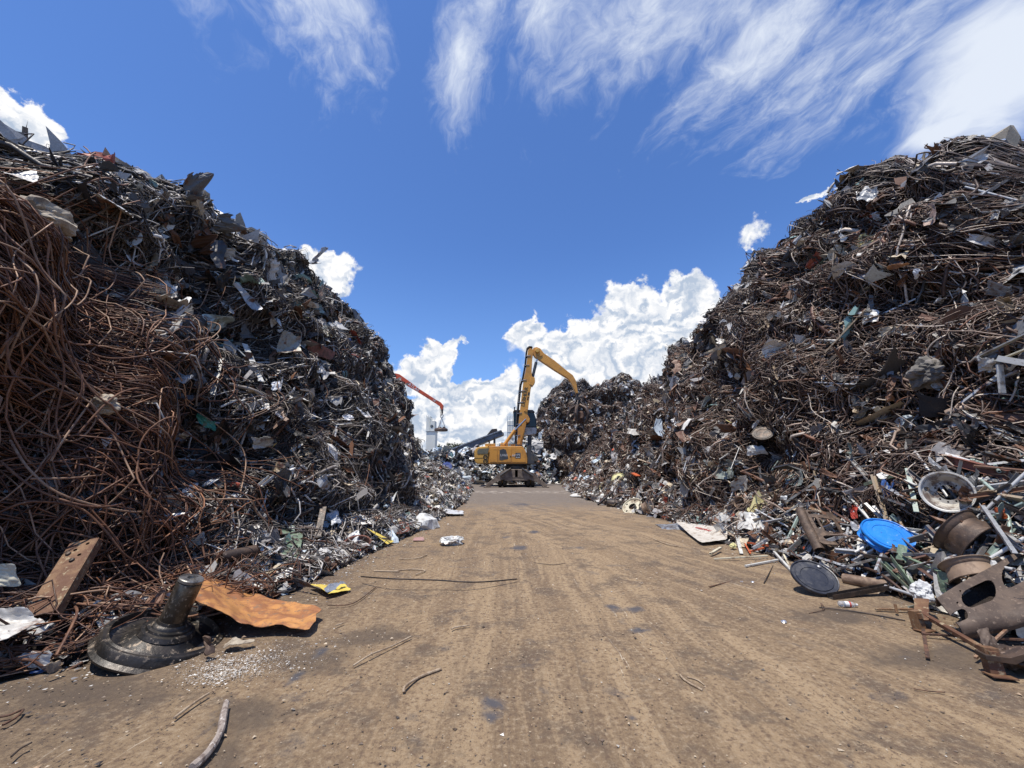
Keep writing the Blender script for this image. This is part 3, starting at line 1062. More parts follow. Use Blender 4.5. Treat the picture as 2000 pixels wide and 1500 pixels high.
W_R = heap_wires(HR, 111, [(-2, 4, 50, 10, 3, 1.0), (4, 9.5, 240, 14, 4, 0.78), (9.5, 15, 205, 12, 3, 0.8), (15, 24, 125, 10, 3, 0.95), (24, 41, 55, 8, 3, 1.35)],
                 [26, 28, 18, 14, 9, 6], BROWN, lk=.84, ck=1.3)
F_R = [fragments(HR, 211, 3600, 0.12, FCOL, [14, 12, 14, 16, 22, 7, .6, .5, .2, .4, 12, 1], a_rng=(3, 40), d_rng=(-0.2, 0.15)),
       fragments(HR, 212, 500, 0.26, FCOL, [12, 12, 14, 14, 12, 7, 1, .4, .2, .3, 10, 2], a_rng=(5, 30), d_rng=(-0.1, 0.2)),
       fragments(HR, 213, 2200, 0.18, FCOL, [26, 18, 12, 12, 14, 8, 1.5, 1, .6, .6, 8, 3], a_rng=(12, 40), u_rng=(0.0, 0.35), d_rng=(-0.1, 0.1)),
       fragments(HR, 214, 500, 0.2, FCOL, [1, 4, 10, 24, 14, 1, .5, .1, .1, .1, 24, 1], a_rng=(4, 32), u_rng=(0.88, 1.1), d_rng=(-0.05, 0.12), aspect=(0.15, 0.6))]
F_R += [fragments(HR, 215, 1500, 0.42, FCOL, [14, 12, 12, 14, 18, 10, .8, .4, .2, .4, 8, 1], a_rng=(3, 30), d_rng=(-0.15, 0.2), aspect=(0.05, 0.16)),
        fragments(HR, 216, 260, 0.36, FCOL, [14, 14, 12, 12, 14, 8, 1, .4, .2, .3, 8, 1], a_rng=(5, 22), u_rng=(0.1, 1.0), d_rng=(-0.05, 0.2), aspect=(0.4, 1.0), gridn=7, flat=0.8)]
W_R2 = heap_wires(HR, 112, [(3, 14, 9, 8, 5, 2.1), (14, 34, 5, 7, 4, 2.3)], [18, 24, 20, 16, 12, 10], BROWN)
make_heap(HR, 'scrap_heap', 'huge brown heap of tangled rusty wire rising behind the wheel rims', [W_R, W_R2], F_R)

W_M = heap_wires(HM, 121, [(0.4, 20, 105, 8, 3, 1.5)], [10, 22, 26, 20, 12, 10], BROWN)
F_M = [fragments(HM, 221, 4600, 0.30, FCOL, [30, 24, 10, 2, 20, 22, 1, .6, .3, .3, 14, 3], d_rng=(-0.2, 0.2), aspect=(0.1, .8), gridn=5)]
make_heap(HM, 'scrap_heap', 'mixed scrap heap behind the yellow material handler and its grapple', [W_M], F_M)

F_B = [fragments(HB, 231, 3600, 0.34, FCOL, [46, 24, 10, 6, 5, 3, 3, .8, 1.2, .3, 6, 14], d_rng=(-0.15, 0.2), aspect=(0.2, 1)),
       fragments(HB, 232, 300, 0.8, FCOL, [30, 20, 10, 10, 3, 1, 4, .3, .6, .2, 8, 18], d_rng=(-0.1, 0.15), aspect=(0.4, 1), gridn=6)]
W_B = heap_wires(HB, 131, [(-10, 4, 12, 8, 3, 1.7)], [10, 20, 22, 20, 14, 8], GREY)
make_heap(HB, 'scrap_heap', 'low heap of pale sheet metal between the two big wire heaps', [W_B], F_B)

W_AL = heap_wires(AL, 141, [(6, 14, 95, 10, 4, 0.7), (14, 36, 30, 8, 3, 1.1)], [14, 24, 22, 22, 16, 8], GREY)
W_AL2 = heap_wires(AL, 142, [(2.2, 6.2, 170, 14, 4, 0.44)], [34, 34, 14, 5, 14], COIL)
F_AL = [fragments(AL, 241, 2600, 0.075, FCOL, [26, 22, 16, 12, 10, 5, 1.5, .5, .3, .6, 10, 4], a_rng=(5.2, 14), d_rng=(-0.08, 0.06), flat=0.7),
        fragments(AL, 242, 800, 0.17, FCOL, [26, 22, 16, 10, 8, 4, 2, .5, .4, .6, 8, 6], a_rng=(6, 15), d_rng=(-0.05, 0.08), flat=0.5),
        fragments(AL, 243, 4600, 0.16, FCOL, [32, 20, 12, 8, 10, 9, 2, 2.2, 1, 1, 6, 6], a_rng=(14, 39), d_rng=(-0.1, 0.12), flat=0.7),
        fragments(AL, 244, 1500, 0.07, FCOL, [8, 12, 16, 12, 22, 7, .5, .3, .2, .4, 10, 1], a_rng=(2.2, 6.4), d_rng=(-0.06, 0.06), flat=0.7),
        fragments(AL, 245, 260, 0.16, FCOL, [10, 12, 16, 12, 22, 6, .5, .3, .2, .4, 10, 1], a_rng=(3.0, 6.4), d_rng=(-0.05, 0.10), flat=0.6, gridn=6)]
make_heap(AL, 'scrap_apron', 'low spill of pale torn sheet and wire along the foot of the dark heap', [W_AL, W_AL2], F_AL, core_d=-0.10)
W_AR = heap_wires(AR, 151, [(1.6, 6, 16, 12, 4, 0.6), (6, 9, 22, 10, 4, 0.7), (9, 14, 60, 10, 4, 0.75), (14, 38, 40, 8, 3, 1.1)], [14, 24, 22, 20, 12, 12], BROWN)
F_AR = [fragments(AR, 251, 4200, 0.085, FCOL, [22, 18, 14, 12, 16, 8, 1.5, 1.6, .4, .6, 10, 2], a_rng=(3, 14), d_rng=(-0.1, 0.07), flat=0.7, aspect=(0.12, 0.8)),
        fragments(AR, 252, 900, 0.2, FCOL, [20, 18, 14, 10, 14, 8, 4, 1.2, .5, .6, 8, 2], a_rng=(4, 16), d_rng=(-0.08, 0.05), flat=0.6, aspect=(0.12, 0.8)),
        fragments(AR, 253, 4800, 0.19, FCOL, [34, 22, 14, 12, 14, 12, 2, 1.2, .8, 1, 6, 5], a_rng=(14, 40), d_rng=(-0.1, 0.12), flat=0.7, aspect=(0.15, 1))]
make_heap(AR, 'scrap_apron', 'low spill of bars, rims and torn metal along the foot of the brown heap', [W_AR], F_AR, core_d=-0.12)


# rusty coil mass in the near corner of the dark heap
def coil_mass():
    rng = np.random.default_rng(77)
    parts = []
    # long combed rods running down along the bulge
    N = int(2700 * QUAL)
    a = rng.uniform(1.8, 5.5, N); u = rng.uniform(2.0, 6.6, N)
    keep = coil_zone(a, u); a, u = a[keep], u[keep]; N = len(a)
    T = np.stack([np.ones(N), -0.42 + rng.normal(0, 0.16, N), rng.normal(0, 0.12, N)], -1)
    L = rng.uniform(1.6, 4.0, N)
    P = walk(rng, N, 18, a - L * 0.5, u + L * 0.2, rng.uniform(-0.3, 0.36, N), T, L, np.abs(rng.normal(0, 0.30, N)), 0.003, -0.35, 0.42)
    X = HL.map(P[..., 0], P[..., 1], P[..., 2])
    V, F = tubes(X, rng.uniform(0.0055, 0.0098, N), 4, rng)
    parts.append((V, F, np.repeat(palette(rng, N, COIL, [30, 30, 14, 5, 20], .3), 18 * 4, axis=0)))
    # loose loops below
    N = int(1500 * QUAL)
    a = rng.uniform(1.6, 6.0, N); u = rng.uniform(0.1, 3.4, N)
    T = np.stack([rng.normal(0, 1, N), rng.normal(0, 1, N), rng.normal(0, 0.25, N)], -1)
    L = rng.uniform(1.6, 5.0, N)
    P = walk(rng, N, 20, a, u, rng.uniform(-0.5, 0.3, N), T, L, rng.uniform(0.3, 1.9, N), 0.003, -0.5, 0.45)
    X = HL.map(P[..., 0], np.abs(P[..., 1]), P[..., 2])
    V, F = tubes(X, rng.uniform(0.0065, 0.0125, N), 5, rng)
    parts.append((V, F, np.repeat(palette(rng, N, COIL, [22, 32, 22, 10, 14], .3), 20 * 5, axis=0)))
    V, F, C = merge(parts)
    link('rusty_rod_tangle', np_mesh('rusty_rod_tangle', V, F, C, M['wire']), kind='stuff',
         label='mass of rusty orange brown rods coiled at the near corner of the dark heap', category='rod tangle')


coil_mass()


# small loose stuff on the ground
def ground_litter():
    rng = np.random.default_rng(5)
    flat = Heap('x+', [0, 40], [0, 0], [0.001, 0.001], [1, 1], lump=0)

    def bits(N, xy, size, cols, w, h=0.5):
        s = np.clip(rng.lognormal(math.log(size), 0.5, N), size * .3, size * 4)
        base = np.array([(1, 0, 0), (-.5, .8, 0), (-.6, -.7, 0), (.1, .1, .8), (0, -.1, -.3)])
        V = base[None] * s[:, None, None] * rng.uniform(0.6, 1.4, (N, 5, 3)) * np.array([1, 1, h])
        th = rng.uniform(0, 6.28, N)
        c, sn = np.cos(th)[:, None], np.sin(th)[:, None]
        V = np.stack([V[..., 0] * c - V[..., 1] * sn, V[..., 0] * sn + V[..., 1] * c, V[..., 2]], -1)
        V[..., 0] += xy[:, 0:1]; V[..., 1] += xy[:, 1:2]; V[..., 2] += 0.004
        f = np.array([(0, 1, 3), (1, 2, 3), (2, 0, 3), (0, 2, 4), (2, 1, 4), (1, 0, 4)])
        F = (f[None] + (np.arange(N) * 5)[:, None, None]).reshape(-1, 3)
        return V.reshape(-1, 3), F, np.repeat(palette(rng, N, cols, w, .3), 5, axis=0)
    # crumbs of dirt over the whole road
    N = 26000
    y = 1.2 + 26 * rng.random(N) ** 1.9
    x = rng.uniform(-5.0, 5.6, N)
    V, F, C = bits(N, np.stack([x, y], -1), 0.006, [(0.30, 0.21, 0.13), (0.14, 0.10, 0.07), (0.42, 0.34, 0.24), (0.06, 0.05, 0.045), (0.55, 0.52, 0.47)], [40, 25, 14, 14, 4])
    link('gravel', np_mesh('gravel', V, F, C, M['frag'], smooth=False), kind='stuff', label='crumbs of dirt and grit strewn over the yard road', category='gravel')
    # white flakes spilled by the brake hub
    parts = []
    for (px, py, n, r) in [(440, 1310, 420, .20), (480, 1290, 260, .22), (540, 1275, 90, .3), (420, 1325, 150, .12), (600, 1255, 60, .35), (500, 1300, 200, .3)]:
        c = G(px, py)
        xy = np.stack([rng.normal(c.x, r, n), rng.normal(c.y, r * .45, n)], -1)
        parts.append(bits(n * 2, np.concatenate([xy, xy + rng.normal(0, .06, xy.shape)]), 0.0042, [(0.62, 0.60, 0.55), (0.5, 0.47, 0.42), (0.4, 0.36, 0.31)], [50, 20, 10], .35))
    V, F, C = merge(parts)
    link('white_flakes', np_mesh('white_flakes', V, F, C, M['frag'], smooth=False), kind='stuff', label='spill of small white flakes on the dirt beside the brake hub', category='flakes')
    # splinters and scraps near the edges of the road
    N = 5200
    y = 2.5 + 20 * rng.random(N) ** 1.6
    side = rng.random(N) < 0.5
    x = np.where(side, np.interp(y, AL.A, AL.foot) + np.abs(rng.normal(0, .35, N)), np.interp(y, AR.A, AR.foot) - np.abs(rng.normal(0, .35, N)))
    V, F, C = bits(N, np.stack([x, y], -1), 0.009, FCOL, [14, 14, 14, 18, 20, 10, 1, 1, .2, 1, 8, 1], .4)
    link('metal_crumbs', np_mesh('metal_crumbs', V, F, C, M['frag'], smooth=False), kind='stuff', label='small metal crumbs and splinters strewn along both edges of the road', category='litter')


ground_litter()


# ------------------------------------------------------------------ yellow material handler
def machine():
    YN, YC = 34.9, 36.2

    def q(px, py, y):
        p = Y(px, py, y)
        return (p.x, p.z)

    def poly(lst, y):
        return [q(a, b, y) for a, b in lst]
    c = Y(1008, 948, YC)
    root = empty('material_handler', (c.x, YC, 0), 'yellow wheeled material handler with raised boom and orange peel grapple, parked across the road end', 'material handler')
    # undercarriage
    ux = c.x
    b = MB()
    b.box((ux, YC, 1.02), (2.3, 5.0, 0.55)).box((ux, YC, 1.35), (1.9, 3.4, 0.25))
    b.box((ux, YC - 2.3, 0.8), (2.0, 0.5, 0.5)).box((ux, YC + 2.3, 0.8), (2.0, 0.5, 0.5))
    b.build('undercarriage', M['undercarriage'], root, bevel=0.04)
    b = MB()
    b.lathe([(0.0, 1.45), (0.95, 1.45), (1.02, 1.5), (1.02, 1.75), (0.92, 1.8), (0.92, 1.98), (0, 1.98)], 40)
    b.v = [v + Vector((ux, YC, 0)) for v in b.v]
    b.build('swing_ring', M['machgrey'], root, smooth=True)
    for sy, yy in ((-1, YC - 1.9), (1, YC + 1.9)):
        for sx in (-1, 1):
            w = MB()
            T = Matrix.Translation((ux + sx * 1.18, yy, 0.56)) @ Matrix.Rotation(math.pi / 2, 4, 'Y')
            w.at(T)
            for k in (-0.19, 0.19):
                w.lathe([(0.30, k - .14), (0.50, k - .16), (0.56, k - .10), (0.56, k + .10), (0.50, k + .16), (0.30, k + .14)], 32, close=True)
            wo = w.build('wheel', M['rubber'], root, smooth=True)
            h = MB()
            h.at(T)
            h.lathe([(0.0, -.20), (0.14, -.22), (0.16, -.1), (0.31, -.05), (0.31, .05), (0.16, .1), (0.14, .22), (0.0, .20)], 24)
            h.build('rim', M['machined'], wo, smooth=True)
    arm = [(1014, 917), (993, 917), (975, 925), (966, 934), (951, 945), (950, 949), (958, 949), (972, 941), (992, 934), (1014, 932)]
    for yy in (YC - 2.35, YC + 1.95):
        for sx in (1, -1):
            pts = []
            for (a, bb) in arm:
                x, z = q(a, bb, 34.2)
                xl = x - q(1014, 900, 34.2)[0]
                pts.append((ux + 0.15 * -sx + sx * (-xl) * 0.98, max(z, 0.03)))
            m_ = MB()
            m_.prism(pts, yy - 0.22, yy + 0.22)
            leg = m_.build('outrigger', M['undercarriage'], root, bevel=0.03)
            xf = min(p[0] for p in pts) if sx < 0 else max(p[0] for p in pts)
            m_ = MB()
            m_.box((xf - sx * 0.12, yy, 0.04), (0.55, 0.6, 0.06)).box((xf - sx * 0.16, yy, 0.14), (0.16, 0.3, 0.16))
            m_.build('foot_plate', M['undercarriage'], leg, bevel=0.01)
            m_ = MB()
            m_.tube([(ux + sx * 0.45, yy - .3 * (1 if yy < YC else -1), 1.55), (ux + sx * 1.35, yy - .3 * (1 if yy < YC else -1), 0.95)], 0.075, 12)
            m_.build('outrigger_cylinder', M['machgrey'], leg, smooth=True)
    # upper carriage
    body = poly([(954, 905.5), (954, 872), (1019, 871.5), (1023.5, 875), (1027.5, 884), (1030, 896), (1030, 905.5)], YN)
    cw = poly([(928.5, 904), (926.5, 898), (926.5, 882), (929, 876), (934, 873.2), (944, 872), (953.4, 871.6), (953.4, 905.5), (934, 905.8)], YN)
    b = MB()
    b.prism(body, YN + 0.02, YN + 2.9)
    house = b.build('house', M['machine'], root, bevel=0.05, seg=3)
    b = MB()
    b.prism(cw, YN - 0.05, YN + 2.95)
    cwo = b.build('counterweight', M['machined'], root, bevel=0.09, seg=3)
    b = MB()
    b.prism(poly([(932.5, 886.5), (932, 881), (935.5, 876.5), (956, 875.5), (952.2, 886.5)], YN), YN - 0.075, YN - 0.045)
    b.build('grille_panel', M['grille'], cwo, bevel=0.008)
    for py in (893, 901):
        x, z = q(948, py, YN)
        b = MB()
        b.at(Matrix.Translation((x, YN - 0.05, z)) @ Matrix.Rotation(math.pi / 2, 4, 'X'))
        b.lathe([(0.0, -0.02), (0.11, -0.02), (0.13, 0.035), (0.18, 0.035), (0.2, 0.0)], 28)
        b.build('lamp_recess', M['darksteel'], cwo, smooth=True)
    x0, z0 = q(926.5, 894.8, YN)
    b = MB()
    b.box(((x0 + q(945, 895, YN)[0]) / 2, YN - 0.052, z0), (q(945, 895, YN)[0] - x0, 0.012, 0.035))
    b.build('groove', M['darksteel'], cwo)
    for (a0, a1, nm) in ((956.5, 971, 'side_door'), (972.0, 998.8, 'side_door'), (1000, 1026.5, 'side_door')):
        b = MB()
        o = [(a0, 902.5), (a0, 875.5), (a1 if a1 < 1020 else 1018.5, 875.5)] + ([(1022.5, 879), (1026, 888), (1027.2, 902.5)] if a1 > 1020 else [(a1, 902.5)])
        b.prism(poly(o, YN), YN - 0.012, YN + 0.03)
        b.build(nm, M['machine'], house, bevel=0.01)
    b = MB()
    b.prism(poly([(975.5, 897), (976, 879), (983, 876.7), (988, 878.5), (992.8, 895), (991, 896.5), (985, 897.5), (980, 899), (976, 898.5)], YN), YN - 0.022, YN - 0.01)
    b.build('decal', M['decal'], house)
    b = MB()
    b.prism(poly([(1006.5, 884.5), (1016.8, 884.5), (1016.8, 895), (1006.5, 895)], YN), YN - 0.022, YN - 0.01)
    b.build('decal', M['decal'], house)
    front = Matrix(((1, 0, 0), (0, 0, -1), (0, 1, 0))).to_3x3()
    for (px, py, t, s, mt) in ((984.2, 889.2, 'LH60', 0.29, 'letter_white'), (1003.0, 889.6, '68', 0.26, 'letter_white'), (1011.6, 888.6, 'HPE', 0.24, 'letter_white')):
        x, z = q(px, py, YN)
        lettering('lettering', t, s, M[mt], house, (x, YN - 0.026, z), front)
    x, z = q(1011.6, 893.2, YN)
    b = MB()
    b.box((x - .1, YN - 0.026, z), (0.13, 0.01, 0.05)).box((x + .09, YN - 0.026, z), (0.16, 0.01, 0.05))
    b.build('decal_line', M['letter_white'], house)
    x, z = q(997.2, 891.5, YN)
    b = MB()
    b.box((x, YN - 0.02, z), (0.1, 0.03, 0.1))
    b.build('door_latch', M['darksteel'], house, bevel=0.01)
    # front deck beside the house
    b = MB()
    b.prism(poly([(1030.6, 907), (1030.6, 871), (1036, 869), (1037, 871), (1037.5, 885), (1043, 887), (1043, 907)], YN), YN + 0.25, YN + 2.4)
    b.build('front_deck', M['machgrey'], root, bevel=0.02)
    b = MB()
    b.box((ux - 0.3, YC, 1.93), (4.6, 2.4, 0.1))
    b.build('deck_plate', M['darksteel'], root, bevel=0.01)
    # things on the roof of the house
    zt = q(990, 871, YN)[1]
    rail = MB()
    for (a, bb) in (((950, 870), (985, 869)),):
        xa, xb = q(a[0] if False else 942, 870, YN)[0], q(1018, 870, YN)[0]
    for k in range(6):
        xx = xa + (xb - xa) * k / 5
        rail.tube([(xx, YN + 0.1, zt - 0.05), (xx, YN + 0.1, zt + 0.16)], 0.018, 6)
    rail.tube([(xa, YN + 0.1, zt + 0.16), (xb, YN + 0.1, zt + 0.16)], 0.02, 6)
    rail.build('handrail', M['machgrey'], root, smooth=True)
    b = MB()
    b.box((xa + 0.65, YN + 1.1, zt + 0.12), (0.9, 1.2, 0.24)).box((xa + 1.9, YN + 1.3, zt + 0.16), (0.7, 1.0, 0.3)).box((xa + 2.7, YN + 0.9, zt + 0.08), (0.4, .5, 0.2))
    b.build('engine_cover', M['machined'], root, bevel=0.04)
    b = MB()
    b.tube([(xa + 0.5, YN + 1.9, zt), (xa + 0.5, YN + 1.9, zt + 0.5), (xa + 0.42, YN + 1.9, zt + 0.62)], 0.075, 12)
    b.build('exhaust_pipe', M['darksteel'], root, smooth=True)
    # cab on its riser, on the far side
    YB = 37.0
    b = MB()
    b.prism(poly([(1029, 909), (1031, 850), (1039, 850), (1037, 909)], YB), YB + 0.1, YB + 0.9)
    b.build('cab_riser', M['machgrey'], root, bevel=0.03)
    b = MB()
    b.prism(poly([(1004, 849), (1004, 834), (1048, 835), (1047.5, 846), (1045, 848.5), (1030, 850)], YB), YB, YB + 1.35)
    cab = b.build('cab', M['white'], root, bevel=0.05)
    b = MB()
    b.prism(poly([(1003, 833.5), (1002.5, 808), (1004, 803.5), (1043, 805), (1047, 817), (1048, 834.5)], YB), YB + 0.03, YB + 1.32)
    b.build('cab_window', M['glassdark'], cab, bevel=0.06, seg=3)
    b = MB()
    b.prism(poly([(1002, 804), (1004, 800.5), (1040, 800.5), (1045, 804.5), (1043, 806)], YB), YB - 0.06, YB + 1.4)
    b.build('cab_roof', M['machgrey'], cab, bevel=0.03)
    for a in (1018.0, 1034.0):
        b = MB()
        b.prism(poly([(a, 834), (a, 805), (a + 1.2, 805), (a + 1.2, 834)], YB), YB - 0.01, YB + 0.06)
        b.build('cab_pillar', M['machgrey'], cab)
    b = MB()
    x, z = q(1005, 798, YB)
    b.tube([(x, YB + .5, z - .1), (x, YB + .5, z + .12)], 0.05, 10).box((x, YB + .5, z + 0.16), (0.14, 0.14, 0.1))
    b.build('beacon', M['darksteel'], cab, smooth=False)
    # boom
    BO = [(1010, 869), (1019, 870.5), (1024, 848), (1028, 826), (1030, 810), (1032.3, 792), (1036, 763), (1039, 748), (1038.2, 726), (1039.2, 704), (1041, 692),
          (1040, 684), (1035, 682), (1031, 686), (1027.3, 719), (1022.7, 741), (1017.2, 785), (1011.8, 836)]
    b = MB()
    b.prism(poly(BO, YC), YC - 0.36, YC + 0.36)
    boom = b.build('boom', M['machine'], root, bevel=0.03)
    for lst, t in (([(1026, 822), (1030, 811), (1034.5, 819), (1033.5, 825), (1029, 826.5)], 0.42), ([(1033.5, 752), (1037, 737), (1044, 739), (1044.6, 748), (1040, 755)], 0.40),
                   ([(1023, 804), (1027, 798.5), (1030.5, 800.5), (1029, 806)], 0.41)):
        b = MB()
        b.prism(poly(lst, YC), YC - t, YC + t)
        b.build('bracket', M['machine'], boom, bevel=0.025)
    bl = Vector((q(1035, 763, YC)[0] - q(1028, 800, YC)[0], 0, q(1035, 763, YC)[1] - q(1028, 800, YC)[1])).normalized()
    xx, zz = q(1024.7, 776, YC)
    rot = Matrix((bl, Vector((0, -1, 0)).cross(bl), Vector((0, -1, 0)))).transposed()
    lettering('lettering', 'LIEBHERR', 0.47, M['letter_black'], boom, (xx, YC - 0.368, zz), rot, squash=0.92)
    xx, zz = q(1031.2, 777, YC)
    b = MB()
    b.at(Matrix.Translation((xx, YC - 0.366, zz)) @ rot.to_4x4())
    b.box((-.1, 0, 0), (0.32, 0.12, 0.012)).box((.32, 0.0, 0), (0.28, 0.15, 0.012))
    b.build('decal', M['letter_black'], boom)
    # hoses up the back of the boom
    hz = [(1007, 868), (1008, 836), (1013, 786), (1016.5, 752), (1020.5, 739), (1025, 715), (1027.5, 690), (1029, 682), (1033, 678.5), (1039, 679)]
    for k in range(4):
        b = MB()
        pts = [Vector((*[q(a + (k % 2) * 1.2, bb, YC)[0]], YC - 0.28 + 0.18 * k, q(a, bb, YC)[1])) for a, bb in hz]
        b.tube(pts, 0.055, 8)
        b.build('hose', M['hose'], boom, smooth=True)
    for (a, bb) in ((1006, 851), (1008.5, 829), (1009.5, 808), (1011.5, 787), (1014.5, 765), (1018.5, 744), (1024, 715), (1026.5, 697)):
        x, z = q(a, bb, YC)
        b = MB()
        b.box((x + 0.22, YC, z), (0.5, 0.8, 0.05), Matrix.Rotation(-0.12, 3, 'Y'))
        b.build('hose_clamp', M['galv'], boom)
    # ladder-like guard beside the hoses
    b = MB()
    b.tube([Vector((q(1005, 868, YC)[0], YC - .42, q(1005, 868, YC)[1])), Vector((q(1010.5, 790, YC)[0], YC - .42, q(1010.5, 790, YC)[1])), Vector((q(1016, 741, YC)[0], YC - .42, q(1016, 741, YC)[1]))], 0.03, 6)
    b.build('hose_guard', M['machgrey'], boom, smooth=True)
    # boom cylinders behind the boom foot
    for yy in (YC - 0.75, YC + 0.75):
        b = MB()
        p0, p1 = q(984, 870, yy), q(1006, 840, yy)
        p2 = q(1027, 818, yy)
        b.tube([Vector((p0[0], yy, p0[1])), Vector((p1[0], yy, p1[1]))], 0.15, 14)
        cy = b.build('boom_cylinder', M['machine'], root, smooth=True)
        b = MB()
        b.tube([Vector((p1[0], yy, p1[1])), Vector((p2[0], yy * .7 + YC * .3, p2[1]))], 0.075, 12)
        b.build('cylinder_rod', M['chrome'], cy, smooth=True)
    # stick
    ST = [(1041.6, 680.5), (1048, 679), (1055, 682), (1062, 691), (1083, 705.5), (1109, 727), (1118, 733.5), (1124, 744), (1128.3, 768), (1125, 768.8),
          (1121, 761), (1114, 747), (1108, 739.5), (1083, 724), (1056, 706), (1044, 698), (1038.7, 689)]
    b = MB()
    b.prism(poly(ST, YC), YC - 0.24, YC + 0.24)
    stick = b.build('stick', M['machine'], root, bevel=0.03)
    x, z = q(1049, 687, YC)
    b = MB()
    b.at(Matrix.Translation((x, YC, z)) @ Matrix.Rotation(math.pi / 2, 4, 'X'))
    b.lathe([(0, -.5), (.17, -.5), (.2, -.46), (.2, .46), (.17, .5), (0, .5)], 24)
    b.build('pin', M['machined'], stick, smooth=True)
    b = MB()
    b.prism(poly([(1048, 684), (1057, 688), (1059, 695), (1054, 699), (1049, 692)], YC), YC - 0.3, YC + 0.3)
    b.build('bracket', M['machine'], stick, bevel=0.02)
    b = MB()
    p0, p1, p2 = q(1039.5, 740, YC), q(1047, 708, YC), q(1053, 696, YC)
    b.tube([Vector((p0[0], YC - .1, p0[1])), Vector((p1[0], YC - .1, p1[1]))], 0.14, 16)
    cy = b.build('stick_cylinder', M['decal'], root, smooth=True)
    b = MB()
    b.tube([Vector((p1[0], YC - .1, p1[1])), Vector((p2[0], YC - .1, p2[1]))], 0.07, 12)
    b.build('cylinder_rod', M['chrome'], cy, smooth=True)
    # grapple
    hx, hz_ = q(1127, 770, YC)
    b = MB()
    b.tube([(hx, YC, hz_ + .1), (hx + .06, YC, hz_ - .35)], 0.09, 12).box((hx + .08, YC, hz_ - .45), (0.42, 0.42, 0.3)).tube([(hx + .1, YC, hz_ - .6), (hx + .12, YC, hz_ - 1.1)], .16, 14)
    b.tube([(hx, YC - .14, hz_), (hx - .25, YC - .2, hz_ - .5), (hx + .02, YC - .1, hz_ - .9)], 0.03, 6)
    gr = b.build('grapple', M['darksteel'], root, bevel=0.015)
    cx, cz = hx + .12, hz_ - 1.1
    for k in range(5):
        th = k * 2 * math.pi / 5 + 0.5
        dx, dy = math.cos(th), math.sin(th)
        b = MB()
        prof = [(0.15, 0.1), (0.75, -0.25), (1.0, -0.8), (0.85, -1.35), (0.42, -1.75)]
        rad = [0.13, 0.15, 0.14, 0.10, 0.03]
        b.tube([(cx + dx * r, YC + dy * r, cz + h) for r, h in prof], rad, 8)
        b.build('tine', M['brownsteel'], gr, smooth=True)
        b = MB()
        b.tube([(cx + dx * .12, YC + dy * .12, cz + .55), (cx + dx * .75, YC + dy * .75, cz - .25)], .07, 10)
        b.build('tine_cylinder', M['darksteel'], gr, smooth=True)
    cl = MB()
    cl.lathe([(0.01, -.55), (.3, -.5), (.5, -.1), (.42, .35), (.2, .6), (.01, .62)], 18, wob=lambda r, z, a: (r * (1 + .25 * math.sin(3 * a + z * 5)), z + .05 * math.sin(5 * a)))
    cl.v = [v + Vector((cx + .1, YC, cz - 1.05)) for v in cl.v]
    o = cl.build('scrap_bundle', M['rust'], None, jitter=0.15)
    tag(o, 'rusty crumpled bundle held in the tines of the yellow machine grapple', 'scrap')


machine()


